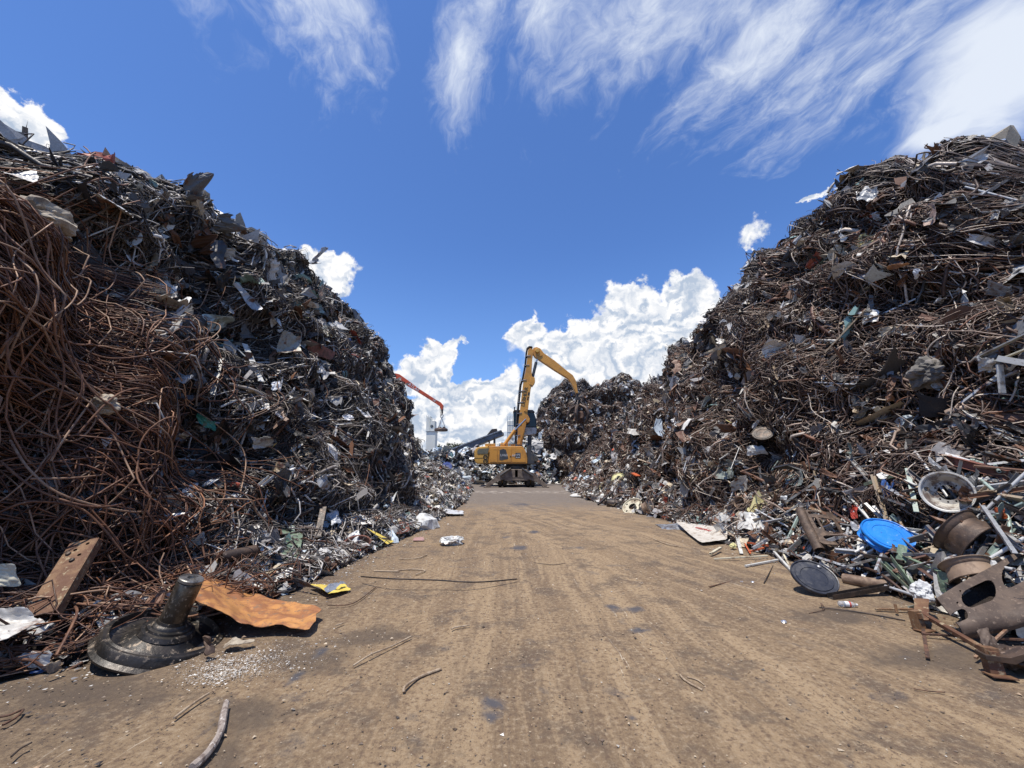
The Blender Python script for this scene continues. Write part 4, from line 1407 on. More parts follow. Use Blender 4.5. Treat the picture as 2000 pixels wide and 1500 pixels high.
# ------------------------------------------------------------------ red crane arm with magnet
def red_crane():
    YC = 44.0

    def q(px, py):
        p = Y(px, py, YC)
        return (p.x, p.z)
    root = empty('crane', (q(700, 900)[0], YC, 0), 'red crane arm with a hanging round magnet reaching out from behind the dark heap', 'crane')
    A = [(745, 739), (761, 734), (774, 730), (781.6, 732), (797, 743), (818, 759), (852.6, 781.5), (861, 786), (866, 792), (865, 800.5), (862, 800.5), (860, 794.5),
         (851, 788), (818, 767), (797, 754.6), (783, 746), (771, 744), (761, 740.5), (745, 745)]
    b = MB()
    b.prism([q(*p) for p in A], YC - .28, YC + .28)
    arm = b.build('stick', M['redarm'], root, bevel=0.03)
    b = MB()
    b.prism([q(*p) for p in [(700, 748), (750, 733), (752, 746), (706, 764), (640, 905), (625, 905)]], YC - .35, YC + .35)
    b.build('boom', M['redarm'], root, bevel=0.03)
    b = MB()
    x, z = q(640, 905)
    b.box((x, YC, 1.9), (5.0, 3.0, 1.6)).box((x, YC, 0.7), (4.2, 2.8, 1.0))
    b.build('house', M['redarm'], root, bevel=0.1)
    d = Vector((q(852, 781)[0] - q(797, 743)[0], 0, q(852, 781)[1] - q(797, 743)[1])).normalized()
    rot = Matrix((d, Vector((0, -1, 0)).cross(d), Vector((0, -1, 0)))).transposed()
    x, z = q(809, 757.5)
    lettering('lettering', 'ATLAS', 0.5, M['letter_white'], arm, (x, YC - .287, z), rot)
    x, z = q(849, 783)
    lettering('lettering', '350', 0.26, M['letter_white'], arm, (x, YC - .287, z), rot)
    x, z = q(863.6, 800)
    b = MB()
    b.prism([q(861.5, 799), q(865.5, 799), q(865, 808), q(862.5, 808)], YC - .16, YC + .16)
    b.build('clevis', M['darksteel'], arm, bevel=0.02)
    b = MB()
    b.tube([q3 for q3 in [Vector((q(860, 794)[0], YC - .2, q(860, 794)[1])), Vector((q(860.5, 806)[0], YC - .2, q(860.5, 806)[1])), Vector((q(863, 813)[0], YC, q(863, 813)[1]))]], 0.03, 6)
    b.build('cable', M['hose'], arm, smooth=True)
    cx, cz = q(862.8, 812.5)
    b = MB()
    pts = [(cx + .16 * math.cos(t), YC, cz + .2 * math.sin(t)) for t in np.linspace(0, 2 * math.pi, 17)]
    b.tube(pts, .045, 8, cap=False)
    b.build('ring', M['galv'], arm, smooth=True)
    mx, mz = q(861.5, 838.5)
    b = MB()
    b.lathe([(0, .14), (.55, .14), (.68, .08), (.74, .0), (.74, -.16), (.7, -.2), (0, -.2)], 44)
    for k in range(3):
        b.box((.3 * math.cos(k * 2.09), .3 * math.sin(k * 2.09), .2), (.22, .12, .16))
    b.v = [v + Vector((mx, YC, mz)) for v in b.v]
    mg = b.build('magnet', M['brownsteel'], root, smooth=True)
    for k in range(3):
        t = k * 2.094 + .35
        b = MB()
        b.tube([(cx, YC, cz - .2), (mx + .48 * math.cos(t), YC + .48 * math.sin(t), mz + .14)], .035, 6)
        b.build('sling', M['galv'], mg, smooth=True)


red_crane()


# ------------------------------------------------------------------ far structures
def far_things():
    D = 88.0

    def q(px, py, d=D):
        p = Y(px, py, d)
        return (p.x, p.z)
    x0, x1 = q(832, 870)[0], q(850, 870)[0]
    r = empty('silo_tower', ((x0 + x1) / 2, D, 0), 'pale concrete batching tower behind the scrap, left of the hanging magnet', 'tower')
    b = MB()
    xa, xb = q(833, 815)[0], q(840.5, 815)[0]
    b.box(((x0 + x1) / 2, D + 1, q(840, 843)[1] / 2), (x1 - x0, 2.4, q(840, 843)[1]))
    b.build('lower_wall', M['concrete'], r, bevel=0.03)
    b = MB()
    zt, zb = q(836, 815)[1], q(836, 842.5)[1]
    b.box(((xa + xb) / 2, D + 1, (zt + zb) / 2), (xb - xa - 0.02, 2.0, zt - zb))
    for k in (-1, 1):
        b.box(((xa + xb) / 2 + k * .35, D + 1, zt + .12), (.2, 1.8, .24))
    b.build('stair_tower', M['concrete'], r, bevel=0.02)
    b = MB()
    xc, xd, zt2 = q(840.7, 821)[0], q(849.5, 821)[0], q(845, 822)[1]
    b.box(((xc + xd) / 2, D + 1, (zt2 + zb) / 2), (xd - xc, 2.2, zt2 - zb))
    b.build('bin', M['concrete'], r, bevel=0.02)
    b = MB()
    b.box(((x0 + x1) / 2, D + 1, q(840, 843)[1] + .05), (x1 - x0 + .25, 2.7, .14))
    b.build('ledge', M['galv'], r)
    ex, ez = q(843.7, 832.5)
    b = MB()
    b.at(Matrix.Translation((ex, D - .13, ez)) @ Matrix.Rotation(math.pi / 2, 4, 'X'))
    b.lathe([(.22, -.02), (.22, .03), (.32, .03), (.32, -.02)], 28, close=True)
    b.box((0, 0, 0), (.3, .09, .05)).box((0, -.05, 0), (.08, .22, .05))
    b.build('emblem', M['letter_black'], r)
    b = MB()
    for k in range(5):
        b.tube([(xa + (xd - xa) * k / 4, D - .1, (zt if k < 2 else zt2) - .02), (xa + (xd - xa) * k / 4, D - .1, (zt if k < 2 else zt2) + .5)], .03, 5)
    b.tube([(xc, D - .1, zt2 + .5), (xd, D - .1, zt2 + .5)], .03, 5)
    b.build('railing', M['galv'], r)
    # second tower beside the boom
    D2 = 80.0
    q2 = lambda a, c: q(a, c, D2)
    xa, xb = q2(991, 820)[0], q2(1006, 820)[0]
    zt = q2(995, 822)[1]
    r = empty('silo_tower', ((xa + xb) / 2, D2, 0), 'pale steel clad silo with a railing on top, just left of the yellow boom', 'tower')
    b = MB()
    b.box(((xa + xb) / 2, D2 + 1, zt / 2), (xb - xa, 2.2, zt))
    b.build('wall', M['concrete'], r, bevel=0.03)
    b = MB()
    for k in range(4):
        xx = xa + (xb - xa) * k / 3
        b.tube([(xx, D2 - .1, 3), (xx, D2 - .1, zt + .9)], .04, 5)
    for zz in (zt + .9, zt + .45, zt - .8, zt - 2.2):
        b.tube([(xa, D2 - .12, zz), (xb, D2 - .12, zz)], .035, 5)
    b.build('scaffold', M['galv'], r)
    # steel roof-like conveyor rising to the right
    D3 = 54.0
    q3 = lambda a, c: q(a, c, D3)
    c0 = q3(925, 870)
    r = empty('conveyor', (c0[0], D3, 0), 'long grey steel conveyor slanting up to the right behind the pale scrap', 'conveyor')
    b = MB()
    b.prism([q3(*p) for p in [(862, 884.5), (978.5, 841.5), (984, 845.5), (983, 849), (960, 858), (900, 883), (862, 897)]], D3, D3 + 2.4)
    b.build('side_panel', M['conveyor'], r, bevel=0.02)
    b = MB()
    b.prism([q3(*p) for p in [(861, 883.5), (978.5, 839.7), (980, 841.3), (862, 885.5)]], D3 - .15, D3 + 2.6)
    b.build('top_flange', M['galv'], r)
    b = MB()
    b.prism([q3(*p) for p in [(950, 849.5), (960, 837.5), (970, 836.5), (971.5, 842.5)]], D3 + .4, D3 + 2.2)
    b.build('hopper', M['darksteel'], r, bevel=0.02)
    b = MB()
    for px, py in ((885, 885), (925, 872), (965, 856)):
        x, z = q3(px, py)
        b.tube([(x, D3 + .3, 0), (x, D3 + .3, z)], .12, 6)
        b.tube([(x, D3 + 2.1, 0), (x, D3 + 2.1, z)], .12, 6)
    b.build('support_leg', M['machgrey'], r)


far_things()


def leaf_crown(name, c, rx, rz, n, parent, seed, pal):
    rng = np.random.default_rng(seed)
    p = rng.normal(size=(n, 3))
    p /= np.linalg.norm(p, axis=1, keepdims=True)
    rr = rng.random(n) ** 0.5
    lob = 1 + 0.35 * np.sin(p[:, 0] * 5 + seed) * np.cos(p[:, 2] * 4 + seed)
    P = p * (rr * lob)[:, None] * np.array([rx, rx, rz]) + np.array(c)
    s = rng.uniform(0.08, 0.2, n)[:, None, None]
    q = rng.normal(size=(n, 4, 3)) * np.array([1, 1, 0.6])
    V = (P[:, None, :] + q * s).reshape(-1, 3)
    F = np.arange(n * 4).reshape(n, 4)
    C = np.repeat(palette(rng, n, pal, [1] * len(pal), .3), 4, axis=0)
    return link(name, np_mesh(name, V, F, C, M['frag'], smooth=False), parent)


def far_tree(px, py_top, D, w, seed, label):
    p = Y(px, py_top, D)
    r = empty('tree', (p.x, D, 0), label, 'tree')
    b = MB()
    b.tube([(p.x, D, 0), (p.x + .1, D, p.z * .5), (p.x - .1, D, p.z * .85)], [.28, .2, .06], 8)
    for k in range(5):
        t = k * 1.26
        b.tube([(p.x, D, p.z * .45 + k * .3), (p.x + w * .7 * math.cos(t), D + w * .7 * math.sin(t), p.z * .75 + .2 * k)], [.1, .03], 6)
    b.build('trunk', M['bark'], r, smooth=True)
    leaf_crown('crown', (p.x, D, p.z * .72), w, p.z * .26, 2600, r, seed, [(0.06, 0.085, 0.03), (0.085, 0.10, 0.04), (0.04, 0.06, 0.022), (0.12, 0.12, 0.06)])


far_tree(887, 863, 100, 2.6, 4, 'olive green tree rising behind the conveyor, beside the pale tower')
far_tree(858, 869, 104, 1.1, 8, 'small dark tree at the base of the pale tower')


# ------------------------------------------------------------------ plates cut from a grid
def plate(name, w, h, nx, ny, sdf, warp, mat, thick=0.004, smooth=True):
    """sheet of w x h; sdf(x, y) < 0 inside the metal; warp maps (x, y) to a 3d point; edges are pulled onto the outline"""
    xs = np.linspace(-w / 2, w / 2, nx)
    ys = np.linspace(-h / 2, h / 2, ny)
    X, Yy = np.meshgrid(xs, ys)
    S = sdf(X, Yy)
    e = 1e-4
    keep = {}
    bm = bmesh.new()
    vid = {}
    gx = (sdf(X + e, Yy) - S) / e
    gy = (sdf(X, Yy + e) - S) / e

    def vert(i, j):
        k = (i, j)
        if k not in vid:
            x, y, s = X[i, j], Yy[i, j], S[i, j]
            if s > 0:
                g = math.hypot(gx[i, j], gy[i, j]) + 1e-6
                x -= gx[i, j] / g * s
                y -= gy[i, j] / g * s
            vid[k] = bm.verts.new(warp(float(x), float(y)))
        return vid[k]
    for i in range(ny - 1):
        for j in range(nx - 1):
            c = [S[i, j], S[i, j + 1], S[i + 1, j + 1], S[i + 1, j]]
            if sum(1 for v in c if v < 0) >= 2 and max(c) < 0.9 * max(w / nx, h / ny) * 1.5:
                bm.faces.new((vert(i, j), vert(i, j + 1), vert(i + 1, j + 1), vert(i + 1, j)))
    bmesh.ops.recalc_face_normals(bm, faces=bm.faces[:])
    if thick:
        bm.normal_update()
        top = bm.faces[:]
        rim_e = [e for e in bm.edges if len(e.link_faces) == 1]
        low = {v: bm.verts.new(v.co - v.normal * thick) for v in bm.verts[:]}
        for f in top:
            bm.faces.new([low[v] for v in reversed(f.verts)])
        for e in rim_e:
            lp = e.link_loops[0]
            a, b_ = lp.vert, lp.link_loop_next.vert
            try:
                bm.faces.new((b_, a, low[a], low[b_]))
            except ValueError:
                pass
    me = bpy.data.meshes.new(name)
    bm.to_mesh(me)
    bm.free()
    if smooth:
        me.shade_smooth()
        me.set_sharp_from_angle(angle=R(40))
    else:
        me.shade_flat()
    me.materials.append(mat)
    return me


def rbox(x, y, cx, cy, hx, hy, r):
    dx = np.abs(x - cx) - hx + r
    dy = np.abs(y - cy) - hy + r
    return np.hypot(np.maximum(dx, 0), np.maximum(dy, 0)) + np.minimum(np.maximum(dx, dy), 0) - r


def rag(seed, amp, k=9):
    r = np.random.default_rng(seed)
    ph = r.uniform(0, 6.28, 6)
    fr = r.uniform(0.6, 3.2, 6) * k
    return lambda x, y: amp * sum(math.sin(0) + np.sin(fr[i] * (x * math.cos(ph[i]) + y * math.sin(ph[i])) + ph[i]) for i in range(6)) / 2.4


def folds(seed, amp, n=4, size=1.0):
    r = random.Random(seed)
    fs = [(r.uniform(0, 6.28), r.uniform(-.35, .35) * size, r.gauss(0, 1)) for _ in range(n)]
    off = Vector((r.uniform(0, 50), r.uniform(0, 50), 0))

    def f(x, y):
        s = 0
        for th, c, k in fs:
            s += abs(x * math.cos(th) + y * math.sin(th) - c) * k
        return s * amp * 1.3 / size + amp * 0.6 * noise.noise(Vector((x, y, 0)) * (2.4 / size) + off) + amp * .45 * abs(noise.noise(Vector((x, y, 3)) * (5 / size) + off)) + amp * .2 * noise.noise(Vector((x, y, 6)) * (11 / size) + off)
    return f


PN = []


def sheet(name, corners, seed, mat, amp=0.03, n=22, ragged=0.02, thick=0.004, nf=4, label=None, category=None, sdf_extra=None, color=None, parent=None, group=None, curl=0.0):
    """a torn sheet spanning four measured corner points (tl, tr, br, bl)"""
    tl, tr, br, bl = [Vector(c) for c in corners]
    w = ((tr - tl).length + (br - bl).length) / 2
    h = ((tl - bl).length + (tr - br).length) / 2
    c = (tl + tr + br + bl) / 4
    nrm = (tr - bl).cross(tl - br).normalized()
    fo = folds(seed, amp, nf, max(w, h))
    rg = rag(seed, ragged, 9 / max(w, h) * 0.6)

    def sdf(x, y):
        s = rbox(x, y, 0, 0, w / 2 - ragged * 1.2, h / 2 - ragged * 1.2, min(w, h) * .08) + rg(x, y)
        if sdf_extra:
            s = np.maximum(s, sdf_extra(x / w + .5, y / h + .5, w, h))
        return s

    def warp(x, y):
        s, t = x / w + .5, y / h + .5
        p = (bl * (1 - s) + br * s) * (1 - t) + (tl * (1 - s) + tr * s) * t
        return p + nrm * (fo(x, y) + curl * (4 * (s - .5) ** 2)) - c
    me = plate(name, w, h, n, max(6, int(n * h / w)) if h < w else n, sdf, warp, mat, thick)
    o = link(name, me, parent, label, category, group, matrix=Matrix.Translation(c))
    if color:
        o.color = (*color, 1)
    return o


def bar(name, p, q_, mat, shape='box', w=0.04, h=0.03, label=None, category='bar', group=None, bend=0.0, wall=0.004, parent=None, color=None):
    """straight section between two points: box tube, angle, channel, flat, round pipe or I beam"""
    p, q_ = Vector(p), Vector(q_)
    L = (q_ - p).length
    z = (q_ - p).normalized()
    up = Vector((0, 0, 1)) if abs(z.z) < .9 else Vector((0, 1, 0))
    x = up.cross(z).normalized()
    y = z.cross(x)
    Mx = Matrix.Translation((p + q_) / 2) @ Matrix((x, y, z)).transposed().to_4x4()
    b = MB()
    if shape == 'box':
        o_ = [(-w / 2, -h / 2), (w / 2, -h / 2), (w / 2, h / 2), (-w / 2, h / 2)]
        i_ = [(a * (1 - 2 * wall / w), c * (1 - 2 * wall / h)) for a, c in o_]
        vs = [(a, c, -L / 2) for a, c in o_] + [(a, c, L / 2) for a, c in o_] + [(a, c, -L / 2) for a, c in i_] + [(a, c, L / 2) for a, c in i_]
        fs = [(i, (i + 1) % 4, (i + 1) % 4 + 4, i + 4) for i in range(4)] + [(i + 8, i + 12, (i + 1) % 4 + 12, (i + 1) % 4 + 8) for i in range(4)]
        fs += [(i, i + 8, (i + 1) % 4 + 8, (i + 1) % 4) for i in range(4)] + [(i + 4, (i + 1) % 4 + 4, (i + 1) % 4 + 12, i + 12) for i in range(4)]
        b.add(vs, fs)
    elif shape == 'pipe':
        b.lathe([(w / 2, -L / 2), (w / 2, L / 2), (w / 2 - wall, L / 2), (w / 2 - wall, -L / 2)], 20, close=True)
    else:
        t = wall
        if shape == 'angle':
            o_ = [(-w / 2, -h / 2), (w / 2, -h / 2), (w / 2, -h / 2 + t), (-w / 2 + t, -h / 2 + t), (-w / 2 + t, h / 2), (-w / 2, h / 2)]
        elif shape == 'channel':
            o_ = [(-w / 2, -h / 2), (w / 2, -h / 2), (w / 2, h / 2), (w / 2 - t, h / 2), (w / 2 - t, -h / 2 + t), (-w / 2 + t, -h / 2 + t), (-w / 2 + t, h / 2), (-w / 2, h / 2)]
        elif shape == 'ibeam':
            o_ = [(-w / 2, -h / 2), (w / 2, -h / 2), (w / 2, -h / 2 + t), (t / 2, -h / 2 + t), (t / 2, h / 2 - t), (w / 2, h / 2 - t), (w / 2, h / 2), (-w / 2, h / 2), (-w / 2, h / 2 - t), (-t / 2, h / 2 - t), (-t / 2, -h / 2 + t), (-w / 2, -h / 2 + t)]
        else:
            o_ = [(-w / 2, -h / 2), (w / 2, -h / 2), (w / 2, h / 2), (-w / 2, h / 2)]
        n = len(o_)
        K = 9 if bend else 2
        vs = []
        for k in range(K):
            s = k / (K - 1)
            vs += [(a, c + bend * 4 * s * (1 - s) * L, -L / 2 + L * s) for a, c in o_]
        fs = [tuple(range(n))[::-1], tuple((K - 1) * n + i for i in range(n))]
        for k in range(K - 1):
            fs += [(k * n + i, k * n + (i + 1) % n, (k + 1) * n + (i + 1) % n, (k + 1) * n + i) for i in range(n)]
        b.add(vs, fs)
    me = b.mesh(name, mat, bevel=min(w, h) * .08 if shape in ('box', 'flat') else 0, smooth=(shape == 'pipe'), seg=1)
    o = link(name, me, parent, label, category if parent is None else None, group, matrix=Mx)
    if color:
        o.color = (*color, 1)
    return o


def rod(name, pts, r, mat, label=None, category='rod', group=None, n=8, taper=None, kn=0.0):
    """smooth bent rod through points"""
    P = [Vector(p) for p in pts]
    out = []
    for i in range(len(P) - 1):
        a, b_, c, d = P[max(i - 1, 0)], P[i], P[i + 1], P[min(i + 2, len(P) - 1)]
        for k in range(6):
            t = k / 6
            out.append(0.5 * ((2 * b_) + (c - a) * t + (2 * a - 5 * b_ + 4 * c - d) * t * t + (3 * b_ - a - 3 * c + d) * t ** 3))
    out.append(P[-1])
    c = sum(out, Vector()) / len(out)
    rr = [r * (1 + kn * noise.noise(p * 9)) for p in out]
    if taper:
        rr = [rr[i] * (1 + (taper - 1) * i / (len(out) - 1)) for i in range(len(out))]
    b = MB()
    b.tube([p - c for p in out], rr, n)
    return link(name, b.mesh(name, mat, smooth=True), None, label, category, group, matrix=Matrix.Translation(c))


def H(px, py, off=0.03):
    for k in range(40):
        p, n = hit(px, py, 0)
        if p is not None:
            dd = ray(px, py)
            if p.z > .05:
                p = p - dd * ((off + .05) * 1.5)
            else:
                p = p + Vector((0, 0, off))
        if p is not None and p.y < 60:
            return p
        px += (1000 - px) * .01
        py += 6
    return p


def lid_mesh(name, r, mat, wave=0.0, seed=0):
    b = MB()
    w = lambda rr, z, a: (rr, z + wave * math.sin(2 * a + seed) * (rr / r) ** 2 + .3 * wave * math.sin(5 * a + seed * 2) * (rr / r))
    b.lathe([(0.002, 0.002), (r * .3, .004), (r * .55, .0), (r * .57, .008), (r * .78, .008), (r * .80, -.002), (r * .93, 0), (r * .94, .016), (r * .985, .020), (r, .012), (r, -.012), (r * .97, -.016), (r * .92, -.006), (r * .5, -.008), (0.002, -.006)], 56, wob=w)
    return b.mesh(name, mat, smooth=True)


# truck rim: barrel, disc with hand holes and stud holes
def rim(name, loc, axis, R0, W, mat, label, disc_mat=None, disc=True, xh=(1, 0, 0), hand=True, disc_z=0.25):
    root = empty(name, loc, label, 'wheel rim', rot=basis(axis, xh))
    h = W / 2
    prof = [(R0, h), (R0 * .985, h + .006), (R0 * .955, h), (R0 * .935, h * .80), (R0 * .90, h * .62), (R0 * .88, h * .1), (R0 * .83, -h * .05), (R0 * .82, -h * .45), (R0 * .88, -h * .58), (R0 * .91, -h * .80), (R0 * .955, -h), (R0 * .985, -h - .006), (R0, -h)]
    inner = [(r - .012, z) for r, z in prof[::-1]]
    inner[0] = (R0 - .004, -h + .006); inner[-1] = (R0 - .004, h - .006)
    b = MB()
    b.lathe(prof + inner, 64, close=True)
    o = b.mesh('barrel', mat, smooth=True)
    Mx = WM[root.name]
    link('barrel', o, root, matrix=Mx)
    if disc:
        rd = R0 * .87

        def sdf(x, y):
            r = np.hypot(x, y)
            s = np.maximum(r - rd, R0 * .37 - r)
            th = np.arctan2(y, x)
            for k in range(10):
                a = k * math.pi / 5
                s = np.maximum(s, .013 - np.hypot(x - R0 * .47 * math.cos(a), y - R0 * .47 * math.sin(a)))
            if hand:
                for k in range(2 if hand is True else hand):
                    a = k * 2 * math.pi / (2 if hand is True else hand) - .35
                    s = np.maximum(s, R0 * .10 - np.hypot(x - R0 * .72 * math.cos(a), y - R0 * .72 * math.sin(a)))
            return s

        def warp(x, y):
            r = math.hypot(x, y) / R0
            z = h * disc_z
            if r < .58:
                z += .0
            else:
                t = min((r - .58) / .29, 1)
                z += (h * .75 - h * disc_z) * math.sin(t * math.pi / 2) ** 1.2 * (1 if disc_z < .5 else -1)
            return Vector((x, y, z))
        me = plate('disc', 2 * rd, 2 * rd, 66, 66, sdf, warp, disc_mat or mat, 0.012)
        link('disc', me, root, matrix=Mx)
    return root



M['rodrust'] = worn('rod_rust', (0.20, 0.095, 0.05), (0.11, 0.05, 0.03), 0.45, 7, 0.65, 0.15, 0.3, (0.30, 0.2, 0.13), 0.25)
M['rodlight'] = worn('rod_dusty', (0.30, 0.19, 0.12), (0.17, 0.085, 0.05), 0.4, 7, 0.65, 0.1, 0.3, (0.40, 0.31, 0.22), 0.25)
M['greywood'] = worn('grey_branch', (0.33, 0.28, 0.24), (0.16, 0.12, 0.10), 0.45, 14, 0.85, 0.0, 0.5, (0.5, 0.46, 0.42), 0.3)
M['palegreen'] = worn('pale_green_paint', (0.34, 0.42, 0.36), (0.15, 0.11, 0.08), 0.3, 6, 0.55, 0, 0.2)
M['pinkpipe'] = worn('pink_pipe', (0.33, 0.15, 0.11), (0.15, 0.07, 0.05), 0.4, 6, 0.6, 0, 0.2)


# ------------------------------------------------------------------ hand placed things, dark heap side
def axle_hub():
    c = G(322, 1262, 0.0)
    c = Vector((c.x, c.y, 0.13))
    ax = Vector((0.30, 0.02, 0.95))
    root = empty('brake_hub', c, 'black cast brake drum with a short polished shaft leaning on the dirt', 'brake hub', rot=basis(ax))
    Mx = WM[root.name]
    b = MB()
    b.lathe([(0.47, -.122), (.54, -.12), (.545, -.10), (.51, -.075), (.50, -.01), (.485, .005), (.46, .005), (.445, .018), (.43, -.045), (.40, -.06), (.33, -.062), (.30, -.04), (.235, -.005), (.22, .03), (.0, .03), (.0, -.03), (.28, -.08), (.45, -.10)], 84)
    b.build('drum', M['drumblack'], root, smooth=True, jitter=.012).matrix_basis = Mx
    b = MB()
    b.lathe([(.0, .0), (.24, .0), (.22, .035), (.19, .04), (.185, .06), (.155, .065), (.145, .085), (.125, .095), (.120, .12), (.0, .12)], 48)
    b.build('hub', M['drumblack'], root, smooth=True).matrix_basis = Mx
    b = MB()
    b.lathe([(.0, .11), (.112, .11), (.112, .47), (.107, .48), (.0, .48)], 44)
    sh = b.build('shaft', M['shaft'], root, smooth=True)
    sh.matrix_basis = Mx
    WM[sh.name] = Mx
    b = MB()
    b.lathe([(.035, .482), (.102, .482), (.110, .490), (.110, .515), (.102, .522), (.04, .522), (.035, .50), (.0, .50)], 44)
    b.build('shaft_end', M['shaftend'], sh, smooth=True).matrix_basis = Mx


M['shaft'] = worn('greasy_shaft', (0.16, 0.135, 0.105), (0.06, 0.05, 0.04), 0.45, 6, 0.38, 0.75, 0.2, (0.26, 0.22, 0.18), 0.3)
M['shaftend'] = worn('shaft_end', (0.26, 0.25, 0.23), (0.09, 0.08, 0.07), 0.4, 9, 0.4, 0.6, 0.2)
axle_hub()


def P(px, py, z):
    return G(px, py, z)


sheet('rusty_sheet', [P(398, 1094, .42), P(640, 1186, .11), P(612, 1242, .02), P(366, 1198, .26)], 5, M['orangesheet'], amp=.10, n=84, ragged=.055, thick=.005,
      label='large orange rusted steel sheet with torn edges beside the black brake drum', category='steel sheet')
sheet('bent_sheet', [P(528, 1115, .22), P(585, 1128, .20), P(650, 1150, .06), P(512, 1140, .06)], 25, M['anysheet'], amp=.07, n=34, ragged=.02, color=(.11, .10, .09),
      label='bent dark grey sheet lying between the orange sheet and the road', category='steel sheet')
sheet('bent_sheet', [P(600, 1140, .08), P(672, 1136, .05), P(688, 1150, .03), P(640, 1166, .02)], 26, M['yellow'], amp=.03, n=24, ragged=.012,
      label='yellow edged sheet lying flat at the edge of the road', category='steel sheet')
sheet('bent_sheet', [P(628, 1148, .13), P(660, 1132, .12), P(684, 1140, .05), P(640, 1160, .05)], 27, M['galv'], amp=.05, n=20, ragged=.03, thick=.002,
      label='crumpled wire mesh and foil on top of the yellow edged sheet', category='foil')
sheet('white_sheet', [H(-40, 1196, .30), H(60, 1196, .30), H(96, 1216, .22), H(-40, 1300, .12)], 31, M['anysheet'], amp=.05, n=30, ragged=.012, color=(.52, .50, .46), curl=.02,
      label='pale bent metal panel at the near end of the rusty rod mass', category='metal panel')
sheet('corrugated_sheet', [H(-25, 1100, .35), H(30, 1098, .35), H(50, 1146, .30), H(-20, 1150, .30)], 33, M['cream'], amp=.03, n=30, ragged=.01, nf=1,
      label='scrap of corrugated sheet with green streaks beside the rusted flat beam', category='corrugated sheet')


def flat_beam():
    a, b_ = H(165, 1055, .28), H(75, 1200, .10)
    d = (b_ - a).normalized()
    side = Vector((.86, .25, .12))
    side = (side - d * side.dot(d)).normalized()
    L = (b_ - a).length
    nrm = d.cross(side).normalized()
    if nrm.z < 0:
        nrm = -nrm
    root = empty('steel_beam', (a + b_) / 2, 'flat rusted steel beam with bolt holes leaning in the rusty rods', 'steel beam')
    hw = .12

    def sdf(x, y):
        s = rbox(x, y, 0, 0, hw, L / 2, .015)
        for cx, cy in ((-.03, -L / 2 + .12), (.05, -L / 2 + .06), (.035, -L / 2 + .20)):
            s = np.maximum(s, .017 - np.hypot(x - cx, y - cy))
        return s
    C = WM[root.name]
    me = plate('web', 2 * hw + .02, L + .02, 30, 110, sdf, lambda x, y: side * x + d * y + nrm * .0, M['rustbeam'], 0.012)
    link('web', me, root, matrix=C)
    b = MB()
    T = C @ Matrix((side, d, nrm)).transposed().to_4x4()
    b.at(T)
    b.box((hw, 0, -.05), (.012, L, .10))
    o2 = b.build('flange', M['rustbeam'], root, bevel=.003)
    for k, (cx, cy) in enumerate(((-.07, -L / 2 + .16), (.0, -L / 2 + .26))):
        b = MB()
        b.at(T)
        b.at(T @ Matrix.Translation((cx, cy, .006)))
        b.lathe([(0, .014), (.018, .012), (.024, .0)], 18)
        b.build('bolt', M['darksteel'], root, smooth=True)


M['rustbeam'] = worn('rusted_beam', (0.22, 0.125, 0.065), (0.12, 0.055, 0.03), 0.5, 4, 0.7, 0.2, 0.35, (0.34, 0.27, 0.17), 0.3, 12)
flat_beam()

bar('crushed_pipe', H(430, 1090, .12), H(500, 1075, .10), M['brownsteel'], 'pipe', .17, .17, 'crushed brown steel tube with a crimped band at the foot of the dark heap', 'pipe', wall=.02)
bar('rusty_pipe', H(585, 1096, .06), H(655, 1112, .05), M['rust'], 'pipe', .10, .10, 'brown rusty pipe lying beside the green painted sheet', 'pipe', wall=.012)
bar('pink_pipe', H(285, 1118, .10), H(390, 1104, .08), M['pinkpipe'] if 'pinkpipe' in M else M['redbeam'], 'pipe', .045, .045, 'thin reddish pipe lying above the shaft of the brake hub', 'pipe')
sheet('green_sheet', [H(545, 1035, .12), H(590, 1050, .12), H(585, 1090, .08), H(548, 1098, .05)], 41, M['green'], amp=.08, n=26, ragged=.012,
      label='crumpled dark green painted sheet standing beside the rusty pipe', category='steel sheet')
sheet('green_sheet', [H(562, 1030, .22), H(575, 1028, .22), H(580, 1052, .14), H(560, 1052, .14)], 42, M['palegreen'] if 'palegreen' in M else M['green'], amp=.03, n=14, ragged=.01,
      label='small pale green sheet corner standing above the dark green sheet', category='steel sheet')
b = MB()
b.lathe([(.26, -.10), (.27, -.085), (.25, -.07), (.25, -.01), (.265, 0), (.25, .01), (.25, .07), (.27, .09), (.26, .10), (.24, .085), (.235, -.085)], 48, close=True)
o = b.build('rusty_ring', M['redbeam'], None, smooth=True)
p = H(698, 1066, .16)
o.matrix_basis = Matrix.Translation(p) @ basis((.1, -.35, 1)).to_4x4()
tag(o, 'short rusty drum ring lying open side up among pale foil by the road', 'ring')
sheet('yellow_strip', [H(712, 1030, .10), H(725, 1036, .14), H(770, 1064, .07), H(756, 1068, .04)], 44, M['yellow'], amp=.02, n=26, ragged=.006,
      label='long yellow strip of sheet metal sticking out beside the rusty drum ring', category='steel sheet')
sheet('rusty_shard', [H(780, 1018, .15), H(805, 1024, .25), H(800, 1048, .1), H(770, 1050, .05)], 45, M['redbeam'], amp=.06, n=20, ragged=.02,
      label='curled dark rusty shard beside the white sack', category='steel sheet')


